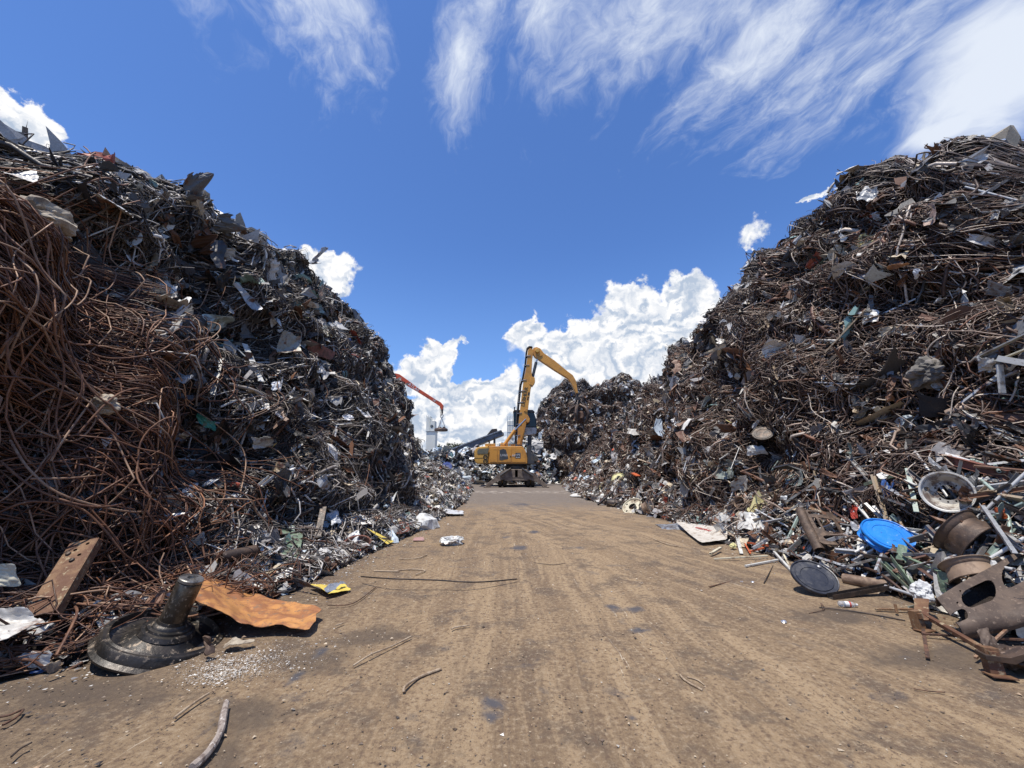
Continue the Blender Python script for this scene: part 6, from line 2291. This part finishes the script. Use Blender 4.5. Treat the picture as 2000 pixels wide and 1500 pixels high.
stand(1797, 1232, 'small square steel bracket standing on the dirt left of the chassis member', 1.0, .2)
stand(1945, 1320, 'dark steel bracket at the bottom right corner of the scrap, topped by a flat plate', 1.1, -.3)
b = MB()
b.prism([(-.14, -.04), (.05, -.05), (.16, .02), (.16, .06), (.02, .0), (-.14, .0)], -.06, .06)
o = b.build('bent_plate', M['brownsteel'], None, bevel=.004)
o.matrix_basis = Matrix.Translation(P(1955, 1278, .17)) @ Matrix.Rotation(-.3, 4, 'Z')
tag(o, 'bent flat plate resting on the bottom right bracket', 'plate')
sheet('bent_bracket', [P(1908, 1228, .30), P(1930, 1222, .32), P(1958, 1272, .16), P(1925, 1275, .14)], 61, M['cross'], amp=.03, n=16, ragged=.006, thick=.01,
      label='folded brown steel bracket between the chassis member and the bottom right bracket', category='bracket')
crumple('white_rag', .085, 22, M['fabric'], P(1802, 1158, .26), 1.25, 'dirty white rag on top of the small square bracket', 'rag')
crumple('brown_lump', .13, 23, M['brownsteel'], P(1985, 1285, .12), .6, 'brown torn casting at the far bottom right of the scrap', 'casting')
sheet('punched_plate', [P(1785, 1170, .22), P(1815, 1172, .22), P(1815, 1215, .10), P(1785, 1212, .10)], 62, M['rustbeam'], amp=.01, n=14, ragged=.003, thick=.012,
      label='square brown plate under the white rag', category='plate')


def bottle():
    c = P(1655, 1180, .035)
    root = empty('plastic_bottle', c, 'clear plastic water bottle with a red and white label lying on the dirt', 'bottle', rot=basis((.98, -.18, -.02), (0, 0, 1)))
    Mx = WM[root.name]
    b = MB()
    b.lathe([(.0, -.10), (.024, -.10), (.032, -.09), (.032, -.06), (.029, -.055), (.032, -.05), (.032, -.02), (.032, .02), (.032, .05), (.024, .075), (.013, .09), (.012, .10), (0, .10)], 28)
    b.build('body', M['plastic'], root, smooth=True).matrix_basis = Mx
    b = MB()
    b.lathe([(.0325, -.035), (.0325, .03)], 28)
    b.build('label_band', M['letter_white'], root, smooth=True, thick=.0006).matrix_basis = Mx
    b = MB()
    b.lathe([(.0332, .012), (.0332, .03)], 28)
    b.build('red_band', M['letter_red'], root, smooth=True, thick=.0006).matrix_basis = Mx
    b = MB()
    b.lathe([(0, .112), (.014, .112), (.015, .095), (0, .095)], 18)
    b.build('cap', M['letter_white'], root, smooth=True).matrix_basis = Mx


bottle()
for px, py, lab, s in ((1531, 1215, 'flattened silver can lying on the dirt by itself, nearest the camera', 1.0), (1449, 1137, 'flattened can beside the rusty rod, left one of two', .8),
                       (1470, 1137, 'flattened can beside the rusty rod, right one of two', .8)):
    b = MB()
    b.lathe([(0, .004), (.026, .002), (.030, .010), (.034, .006), (.034, -.006), (.030, -.008), (0, -.004)], 28, wob=lambda r, z, a: (r * (1 + .12 * math.sin(2 * a)), z + .003 * math.sin(3 * a)))
    o = b.build('flattened_can', M['can'], None, smooth=True)
    o.matrix_basis = Matrix.Translation(P(px, py, .012)) @ basis((.1, -.15, 1)).to_4x4() @ Matrix.Scale(s, 4)
    tag(o, lab, 'can')

# sheets, lids and small drums on the rim side
S = [
    ('sign_sheet', [(1320, 1030, .12), (1422, 1034, .12), (1422, 1062, .04), (1370, 1066, .03)], M['sign'], .02, .008, 'cream metal sign sheet with faded red lettering at the edge of the road', 'sign', 71, None),
    ('bent_sheet', [(1275, 1022, .06), (1345, 1012, .14), (1350, 1036, .06), (1300, 1040, .02)], M['galv'], .05, .02, 'grey curved sheet lying left of the red lettered sign sheet', 'steel sheet', 72, None),
    ('crumpled_sheet', [(1385, 1000, .18), (1415, 990, .22), (1430, 1018, .12), (1390, 1020, .08)], M['anysheet'], .09, .02, 'pale crumpled foil rising above the red lettered sign sheet', 'crumpled sheet', 73, (.5, .49, .45)),
    ('crumpled_sheet', [(1440, 1000, .16), (1480, 1000, .2), (1500, 1036, .08), (1440, 1038, .06)], M['anysheet'], .08, .025, 'white ribbed crumpled panel under the rusty drum', 'crumpled sheet', 74, (.58, .57, .52)),
    ('crumpled_sheet', [(1425, 940, .18), (1462, 920, .2), (1460, 958, .12), (1428, 960, .1)], M['anysheet'], .06, .02, 'cream folded sheet standing left of the rusty drum', 'crumpled sheet', 75, (.58, .54, .45)),
    ('crumpled_sheet', [(1378, 900, .2), (1430, 895, .22), (1440, 935, .1), (1400, 940, .1)], M['anysheet'], .1, .03, 'grey green crumpled sheet on the brown heap below the black disc', 'crumpled sheet', 76, (.22, .25, .22)),
    ('crumpled_sheet', [(1545, 925, .16), (1580, 920, .16), (1580, 950, .1), (1540, 952, .1)], M['anysheet'], .05, .02, 'pale green sheet beside the long grey channel', 'crumpled sheet', 77, (.36, .42, .38)),
    ('crumpled_sheet', [(1452, 870, .2), (1490, 866, .22), (1505, 890, .1), (1458, 892, .1)], M['anysheet'], .07, .03, 'pale torn sheet right under the black disc', 'crumpled sheet', 78, (.5, .5, .47)),
    ('rusty_sheet', [(1535, 905, .2), (1575, 900, .2), (1582, 920, .1), (1532, 922, .1)], M['orangebrown'], .05, .02, 'orange brown curled sheet above the long grey channel', 'steel sheet', 79, None),
    ('grey_sheet', [(1830, 1050, .1), (1855, 1045, .1), (1860, 1080, .1), (1828, 1078, .1)], M['galv'], .02, .01, 'light grey panel corner left of the big brown rim', 'metal panel', 80, None),
    ('green_plate', [(1752, 1060, .26), (1772, 1066, .26), (1768, 1098, .14), (1748, 1092, .14)], M['green'], .01, .004, 'upright green plate in front of the blue drum', 'plate', 81, None),
    ('green_plate', [(1830, 1112, .24), (1852, 1122, .24), (1850, 1160, .08), (1828, 1154, .08)], M['green'], .01, .004, 'dark green plate standing beside the tan rim', 'plate', 82, None),
    ('orange_scrap', [(1945, 988, .2), (1978, 996, .2), (1975, 1016, .12), (1942, 1010, .12)], M['orangebar'], .03, .02, 'orange scrap behind the bright steel angle bar', 'scrap', 83, None),
    ('rusty_sheet', [(1900, 985, .1), (1925, 975, .12), (1930, 1005, .08), (1902, 1004, .05)], M['orangebrown'], .04, .02, 'orange brown flake sheet beside the white truck rim', 'steel sheet', 84, None),
    ('white_slab', [(1672, 1045, .14), (1690, 1045, .14), (1694, 1082, .08), (1676, 1084, .08)], M['palebar'], .01, .006, 'upright white slab between the cast axle frame and blue drum', 'slab', 85, None),
    ('red_part', [(1655, 990, .14), (1675, 984, .16), (1678, 1012, .1), (1660, 1014, .1)], M['redpaint'], .03, .008, 'red painted casting behind the cast axle frame', 'scrap', 86, None),
    ('crumpled_sheet', [(1895, 700, .3), (1950, 690, .3), (1950, 730, .2), (1905, 732, .2)], M['anysheet'], .08, .03, 'pale crumpled sheet end among strips near the right edge of the brown heap', 'crumpled sheet', 87, (.5, .5, .46)),
    ('curved_sheet', [(1808, 400, .2), (1838, 402, .2), (1830, 440, .15), (1805, 445, .15)], M['anysheet'], .04, .015, 'brownish pink curved panel high on the brown heap', 'metal panel', 88, (.33, .24, .20)),
    ('crumpled_sheet', [(1690, 365, .25), (1722, 362, .3), (1710, 395, .15), (1682, 398, .15)], M['anysheet'], .1, .03, 'grey white crumpled sheet near the top of the brown heap', 'crumpled sheet', 89, (.46, .46, .44)),
    ('wood_board', [(1925, 320, .25), (2010, 275, .3), (2010, 290, .25), (1935, 332, .2)], M['anysheet'], .05, .02, 'long pale board near the top right corner of the brown heap', 'board', 90, (.48, .45, .4)),
    ('crumpled_sheet', [(1668, 608, .2), (1715, 602, .2), (1722, 630, .12), (1680, 632, .12)], M['anysheet'], .08, .03, 'white torn sheet in the middle of the brown heap', 'crumpled sheet', 91, (.56, .56, .53)),
    ('rusty_sheet', [(1728, 524, .2), (1770, 512, .25), (1785, 522, .15), (1735, 530, .12)], M['orangebrown'], .04, .02, 'tan pointed sheet sticking out in the middle of the brown heap', 'steel sheet', 92, None),
    ('white_sheet', [(1775, 525, .25), (1812, 522, .25), (1800, 545, .2), (1785, 548, .2)], M['anysheet'], .05, .03, 'small bright white torn sheet beside the tan pointed sheet', 'crumpled sheet', 93, (.64, .64, .62)),
    # dark heap
    ('folded_sheet', [(168, 380, .35), (240, 400, .35), (262, 430, .2), (200, 425, .2)], M['anysheet'], .08, .03, 'large folded white panel near the top of the dark heap', 'metal panel', 101, (.6, .6, .58)),
    ('folded_sheet', [(5, 338, .3), (78, 344, .3), (76, 358, .2), (5, 354, .2)], M['anysheet'], .04, .02, 'long pale panel just below the top of the dark heap above the rusty rods', 'metal panel', 102, (.55, .54, .5)),
    ('black_sheet', [(400, 405, .35), (432, 425, .3), (428, 460, .2), (402, 440, .2)], M['anysheet'], .10, .03, 'pointed black sheet jutting above the slope of the dark heap', 'black sheet', 103, (.03, .03, .03)),
    ('black_sheet', [(402, 470, .2), (440, 465, .2), (438, 530, .1), (405, 535, .1)], M['anysheet'], .12, .03, 'hanging black crumpled sheet under the pointed black sheet', 'black sheet', 104, (.05, .05, .055)),
    ('crumpled_sheet', [(395, 620, .3), (460, 612, .3), (455, 648, .2), (400, 652, .2)], M['anysheet'], .14, .04, 'crumpled pale teal foil in the middle of the dark heap', 'crumpled sheet', 105, (.42, .50, .48)),
    ('crumpled_sheet', [(540, 660, .2), (580, 668, .22), (590, 700, .1), (535, 695, .12)], M['anysheet'], .08, .03, 'grey green folded sheet on the dark heap near the long white strip', 'crumpled sheet', 106, (.30, .30, .26)),
    ('teal_sheet', [(383, 806, .25), (428, 822, .25), (425, 850, .2), (386, 826, .2)], M['anysheet'], .06, .02, 'teal green torn sheet low in the dark heap', 'teal sheet', 107, (.03, .22, .19)),
    ('crumpled_sheet', [(485, 850, .25), (530, 848, .25), (535, 870, .2), (490, 878, .15)], M['anysheet'], .07, .03, 'pale grey flat sheet beside the teal green sheet', 'crumpled sheet', 108, (.42, .43, .40)),
    ('crumpled_sheet', [(340, 845, .2), (372, 838, .2), (376, 865, .15), (345, 862, .15)], M['anysheet'], .07, .03, 'cream crumpled sheet left of the teal green sheet', 'crumpled sheet', 109, (.5, .47, .38)),
    ('white_sheet', [(530, 745, .25), (548, 742, .25), (548, 764, .2), (532, 762, .2)], M['anysheet'], .05, .02, 'small bright white sheet below the long white strip', 'crumpled sheet', 110, (.66, .67, .68)),
    ('white_sheet', [(668, 808, .2), (690, 806, .2), (692, 824, .15), (668, 822, .15)], M['anysheet'], .06, .03, 'small white crumpled foil right of the dark hollow in the dark heap', 'crumpled sheet', 111, (.64, .64, .64)),
    ('brown_box_lid', [(606, 660, .3), (660, 690, .3), (650, 705, .2), (600, 690, .2)], M['redbeam'], .03, .01, 'dark reddish open box panel on the upper dark heap', 'metal panel', 112, None),
    ('cream_sheet', [(628, 628, .3), (660, 640, .3), (655, 660, .25), (625, 655, .2)], M['anysheet'], .12, .03, 'cream crumpled sheet above the reddish open box panel', 'crumpled sheet', 113, (.56, .53, .40)),
    ('red_strip', [(684, 678, .4), (708, 686, .4), (704, 698, .3), (686, 690, .3)], M['redfade'], .04, .03, 'faded red strip near the ridge of the dark heap', 'red strip', 114, None),
    ('tan_sheet', [(598, 584, .3), (625, 592, .3), (628, 606, .2), (602, 600, .2)], M['anysheet'], .05, .02, 'tan board near the ridge of the dark heap', 'board', 115, (.45, .36, .26)),
    ('grey_sheet', [(430, 660, .25), (455, 680, .25), (470, 750, .15), (440, 740, .15)], M['anysheet'], .12, .03, 'long hanging grey cloth like sheet left of the long white strip', 'crumpled sheet', 116, (.25, .24, .22)),
    ('white_sheet', [(350, 960, .2), (395, 935, .22), (385, 970, .15), (352, 985, .12)], M['anysheet'], .05, .02, 'pale slanted sheet low on the dark heap behind the crushed tube', 'crumpled sheet', 117, (.56, .56, .54)),
    ('blue_white_sheet', [(640, 1000, .2), (662, 990, .22), (668, 1025, .15), (642, 1030, .12)], M['anysheet'], .08, .03, 'crumpled silver foil at the foot of the dark heap beside the dark upright plank', 'crumpled sheet', 118, (.5, .53, .56)),
    ('white_sheet', [(672, 1040, .2), (700, 1030, .22), (705, 1060, .1), (675, 1072, .08)], M['anysheet'], .08, .03, 'white crumpled sheet left of the rusty drum ring', 'crumpled sheet', 119, (.6, .61, .6)),
    ('white_sheet', [(868, 1000, .08), (905, 1002, .08), (908, 1008, .03), (870, 1008, .03)], M['anysheet'], .03, .02, 'white flat sheet lying at the road edge far past the white sack', 'crumpled sheet', 120, (.62, .63, .62)),
]
for (nm, cs, mt, amp, rg, lab, cat, sd, colr) in S:
    o = sheet(nm, [H(*c) for c in cs], sd, mt, amp=amp, n=26, ragged=rg, nf=4, label=lab, category=cat, color=colr)
    if nm == 'sign_sheet':
        c4 = [H(*c) for c in cs]
        xh = (c4[1] - c4[0]).normalized()
        nn = (c4[1] - c4[3]).cross(c4[0] - c4[2]).normalized()
        if nn.z < 0:
            nn = -nn
        me = text_mesh('WELDING', .13, .003)
        me.materials.clear()
        me.materials.append(M['letter_red'])
        mid = (c4[0] + c4[1]) / 2 * .72 + (c4[2] + c4[3]) / 2 * .28
        link('lettering', me, o, matrix=Matrix.Translation(mid + nn * .028) @ basis(nn, xh).to_4x4())


def disc(px, py, off, r, ax, mat, name, lab, cat, wave=.004):
    return link(name, lid_mesh(name, r, mat, wave, px), None, lab, cat, matrix=Matrix.Translation(H(px, py, off)) @ basis(ax).to_4x4())


disc(1490, 846, .2, .27, (-.45, -.55, .65), M['darksteel'], 'black_disc', 'black round lid with a pale underside half buried in the brown heap', 'lid')
disc(1210, 937, .2, .40, (-.3, -.75, .55), M['paleyellow'], 'yellow_disc', 'pale yellow round lid low on the brown heap', 'lid', .03)
disc(1163, 963, .1, .42, (-.1, -.1, .98), M['white'], 'white_disc', 'white round lid lying flat beside the road, right one of a pair', 'lid', .02)
disc(1130, 970, .08, .50, (-.05, -.1, .98), M['white'], 'white_disc', 'white round lid lying flat beside the road, left one of a pair', 'lid', .02)
disc(873, 912, .3, .55, (.2, -.9, .35), M['bluefade'], 'blue_disc', 'faded blue round drum end in the pale scrap spill', 'drum end', .02)


def small_drum(px, py, off, r, L, ax, mat, name, lab, cat='drum'):
    b = MB()
    b.lathe([(r, -L / 2), (r * 1.04, -L / 2 + .012), (r, -L / 2 + .03), (r, -L * .12), (r * 1.03, -L * .08), (r, -L * .04), (r, L * .3), (r * 1.05, L / 2 - .01), (r * .98, L / 2), (r * .94, L / 2 - .01), (r * .94, -L / 2 + .02), (0.01, -L / 2 + .02), (.01, -L / 2)], 40, close=True)
    o = b.build(name, mat, None, smooth=True)
    o.matrix_basis = Matrix.Translation(H(px, py, off)) @ basis(ax).to_4x4()
    tag(o, lab, cat)


small_drum(1450, 984, .14, .15, .26, (-.85, -.35, .35), M['tanrim'], 'rusty_drum', 'open tan rusty drum lying on its side above the white ribbed panel')
small_drum(1197, 984, .12, .20, .55, (-.6, .1, .05), M['darksteel'], 'tyre_roll', 'dark roll lying at the road edge beside the cream wheel rim', 'roll')
crumple('crumpled_container', .055, 31, M['paleyellow'], H(1432, 1072, .06), .9, 'yellow crumpled container beside the white angle piece', 'container')
crumple('grey_rock', .26, 33, M['greyrock'], H(1815, 730, .2), .95, 'grey crumpled drum shape buried low in the brown heap', 'crumpled drum')
crumple('pale_foil', .30, 35, M['anysheet'], H(1150, 935, .2), .5, 'bluish pale foil heap beside the road near the white lids', 'foil', (.45, .52, .56))


# ------------------------------------------------------------------ scattered things: built once, copied
def sheet_proto(seed, w, h, amp, n=20, rg=.028):
    fo = folds(seed, amp * 1.3, 6, max(w, h))
    rgf = rag(seed, rg, 9)
    return plate('crumpled_sheet', w, h, n, max(5, int(n * h / w)), lambda x, y: rbox(x, y, 0, 0, w / 2 - rg, h / 2 - rg, .02) + rgf(x, y),
                 lambda x, y: Vector((x, y, fo(x, y))), M['anysheet'], .004, smooth=False)


protos = [sheet_proto(300 + k, w, h, amp) for k, (w, h, amp) in enumerate([(.55, .35, .16), (.45, .4, .2), (.7, .28, .14), (.4, .3, .22), (.8, .2, .1), (.5, .45, .26), (.35, .3, .12), (.6, .16, .16)])]
COLS = {'white': (.60, .60, .58), 'silver grey': (.40, .41, .42), 'dark grey': (.13, .13, .13), 'black': (.035, .035, .036), 'rusty brown': (.17, .09, .055), 'tan': (.44, .35, .24),
        'pale green': (.30, .38, .34), 'red': (.38, .07, .04), 'blue': (.06, .14, .36), 'bluish pale': (.46, .54, .58)}


def where(p):
    if p.y > 39.5 and p.x > 1.5:
        hp = 'far heap'
    elif p.y > 35:
        hp = 'pale end heap'
    elif p.x < 0:
        hp = 'dark heap' if p.z > .9 or p.y < 14 else 'pale spill'
    else:
        hp = 'brown heap'
    zn = 'at the foot' if p.z < .9 else 'on the lower slope' if p.z < 2.8 else 'halfway up the face' if p.z < 5.2 else 'on the upper slope' if p.z < 7.8 else 'near the crest'
    dn = '' if hp[:3] == 'far' or hp[-8:] == 'end heap' else ', near stretch' if p.y < 8.5 else ', middle stretch' if p.y < 16 else ', far stretch'
    return zn, dn, hp


def scatter(n, region, weights, smin, smax, seed, off=.17):
    r = random.Random(seed)
    names = list(COLS)
    for _ in range(n):
        px, py = r.uniform(region[0], region[2]), r.uniform(region[1], region[3])
        p, nn = hit(px, py, off)
        if p is None or nn.z > .999:
            continue
        c = r.choices(names, weights)[0]
        me = r.choice(protos)
        o = bpy.data.objects.new('crumpled_sheet', me)
        COL.objects.link(o)
        nv = (nn + Vector((r.gauss(0, .45), r.gauss(0, .45), r.gauss(.3, .45)))).normalized()
        sc = r.uniform(smin, smax) * (1 + max(p.y - 12, 0) * .035)
        o.matrix_basis = Matrix.Translation(p) @ basis(nv, (r.gauss(0, 1), r.gauss(0, 1), r.gauss(0, 1))).to_4x4() @ Matrix.Diagonal((sc, sc * r.uniform(.6, 1.1), sc, 1))
        k = r.uniform(.75, 1.15)
        o.color = (*[min(v * k, .8) for v in COLS[c]], 1)
        zn, dn, hp = where(p)
        tag(o, f'crumpled {c} sheet {zn} of the {hp}{dn}', 'crumpled sheet', f'{c} sheets {zn} of the {hp}{dn}')


WD = [16, 18, 22, 26, 12, 3, 2, .6, .5, 3]
WB = [14, 12, 14, 14, 20, 8, 2, .6, .3, 2]
scatter(44, (300, 300, 720, 620), WD, .7, 1.35, 1)
scatter(56, (280, 560, 780, 1010), WD, .5, 1.15, 2)
scatter(20, (60, 320, 420, 430), WD, .45, .85, 3)
scatter(24, (330, 960, 840, 1100), [28, 22, 12, 10, 8, 3, 3, 1, 1, 6], .25, .55, 4)
scatter(36, (1400, 320, 2000, 620), WB, .4, .85, 5)
scatter(42, (1280, 600, 2000, 900), WB, .45, .95, 6)
scatter(28, (1280, 880, 1700, 1060), [22, 18, 12, 10, 14, 8, 3, 1.5, .5, 3], .22, .5, 7)
scatter(22, (1050, 740, 1250, 930), [26, 20, 10, 10, 12, 8, 2, 1, .5, 4], .5, 1.1, 8)
scatter(22, (840, 860, 1000, 950), [34, 22, 10, 10, 4, 3, 3, 1, 1.5, 12], .5, 1.1, 9)
scatter(16, (830, 920, 920, 1000), [30, 18, 10, 8, 5, 8, 3, 3, 1.5, 6], .4, .8, 10)


def scatter_bars(n, region, seed, cols, lmin=.3, lmax=.9, grp='', what='strip'):
    r = random.Random(seed)
    P0 = []
    for k, (w, h, sh) in enumerate([(.05, .03, 'box'), (.045, .045, 'angle'), (.06, .008, 'flat'), (.04, .04, 'pipe'), (.07, .035, 'channel')]):
        o = bar('metal_bar', (0, 0, -.5), (0, 0, .5), M['anysheet'], sh, w, h, wall=.005)
        me = o.data
        bpy.data.objects.remove(o)
        P0.append(me)
    for _ in range(n):
        px, py = r.uniform(region[0], region[2]), r.uniform(region[1], region[3])
        p, nn = hit(px, py, .12)
        if p is None or nn.z > .999:
            continue
        c = r.choice(cols)
        d = Vector((r.gauss(0, 1), r.gauss(0, 1), r.gauss(0, .9)))
        d = (d - nn * d.dot(nn) * .85).normalized()
        o = bpy.data.objects.new('metal_bar', r.choice(P0))
        COL.objects.link(o)
        L = r.uniform(lmin, lmax)
        kk = 1 + max(p.y - 10, 0) * .04
        o.matrix_basis = Matrix.Translation(p) @ basis(d, nn).to_4x4() @ Matrix.Diagonal((kk, kk, L * kk, 1))
        o.color = (*COLS[c], 1)
        zn, dn, hp = where(p)
        tag(o, f'straight {c} bar {zn} of the {hp}{dn}', 'bar', f'{c} bars {zn} of the {hp}{dn}')


scatter_bars(70, (1420, 900, 2000, 1130), 21, ['white', 'silver grey', 'silver grey', 'rusty brown', 'dark grey', 'pale green', 'tan', 'rusty brown', 'white'], .2, .7)
scatter_bars(90, (1480, 900, 2000, 1190), 31, ['rusty brown', 'rusty brown', 'dark grey', 'silver grey', 'white', 'pale green', 'dark grey', 'tan'], .45, 1.1)
scatter(34, (1480, 900, 2000, 1190), [6, 12, 16, 8, 34, 10, 5, 1.5, .5, 1], .35, .75, 32, .14)
scatter_bars(26, (1150, 880, 1450, 1020), 22, ['white', 'silver grey', 'tan', 'rusty brown', 'dark grey'], .3, .9)
scatter_bars(24, (350, 620, 800, 1060), 23, ['silver grey', 'dark grey', 'white', 'rusty brown'], .3, .9)
scatter_bars(22, (1350, 350, 2000, 860), 24, ['silver grey', 'tan', 'white', 'rusty brown'], .4, 1.0)
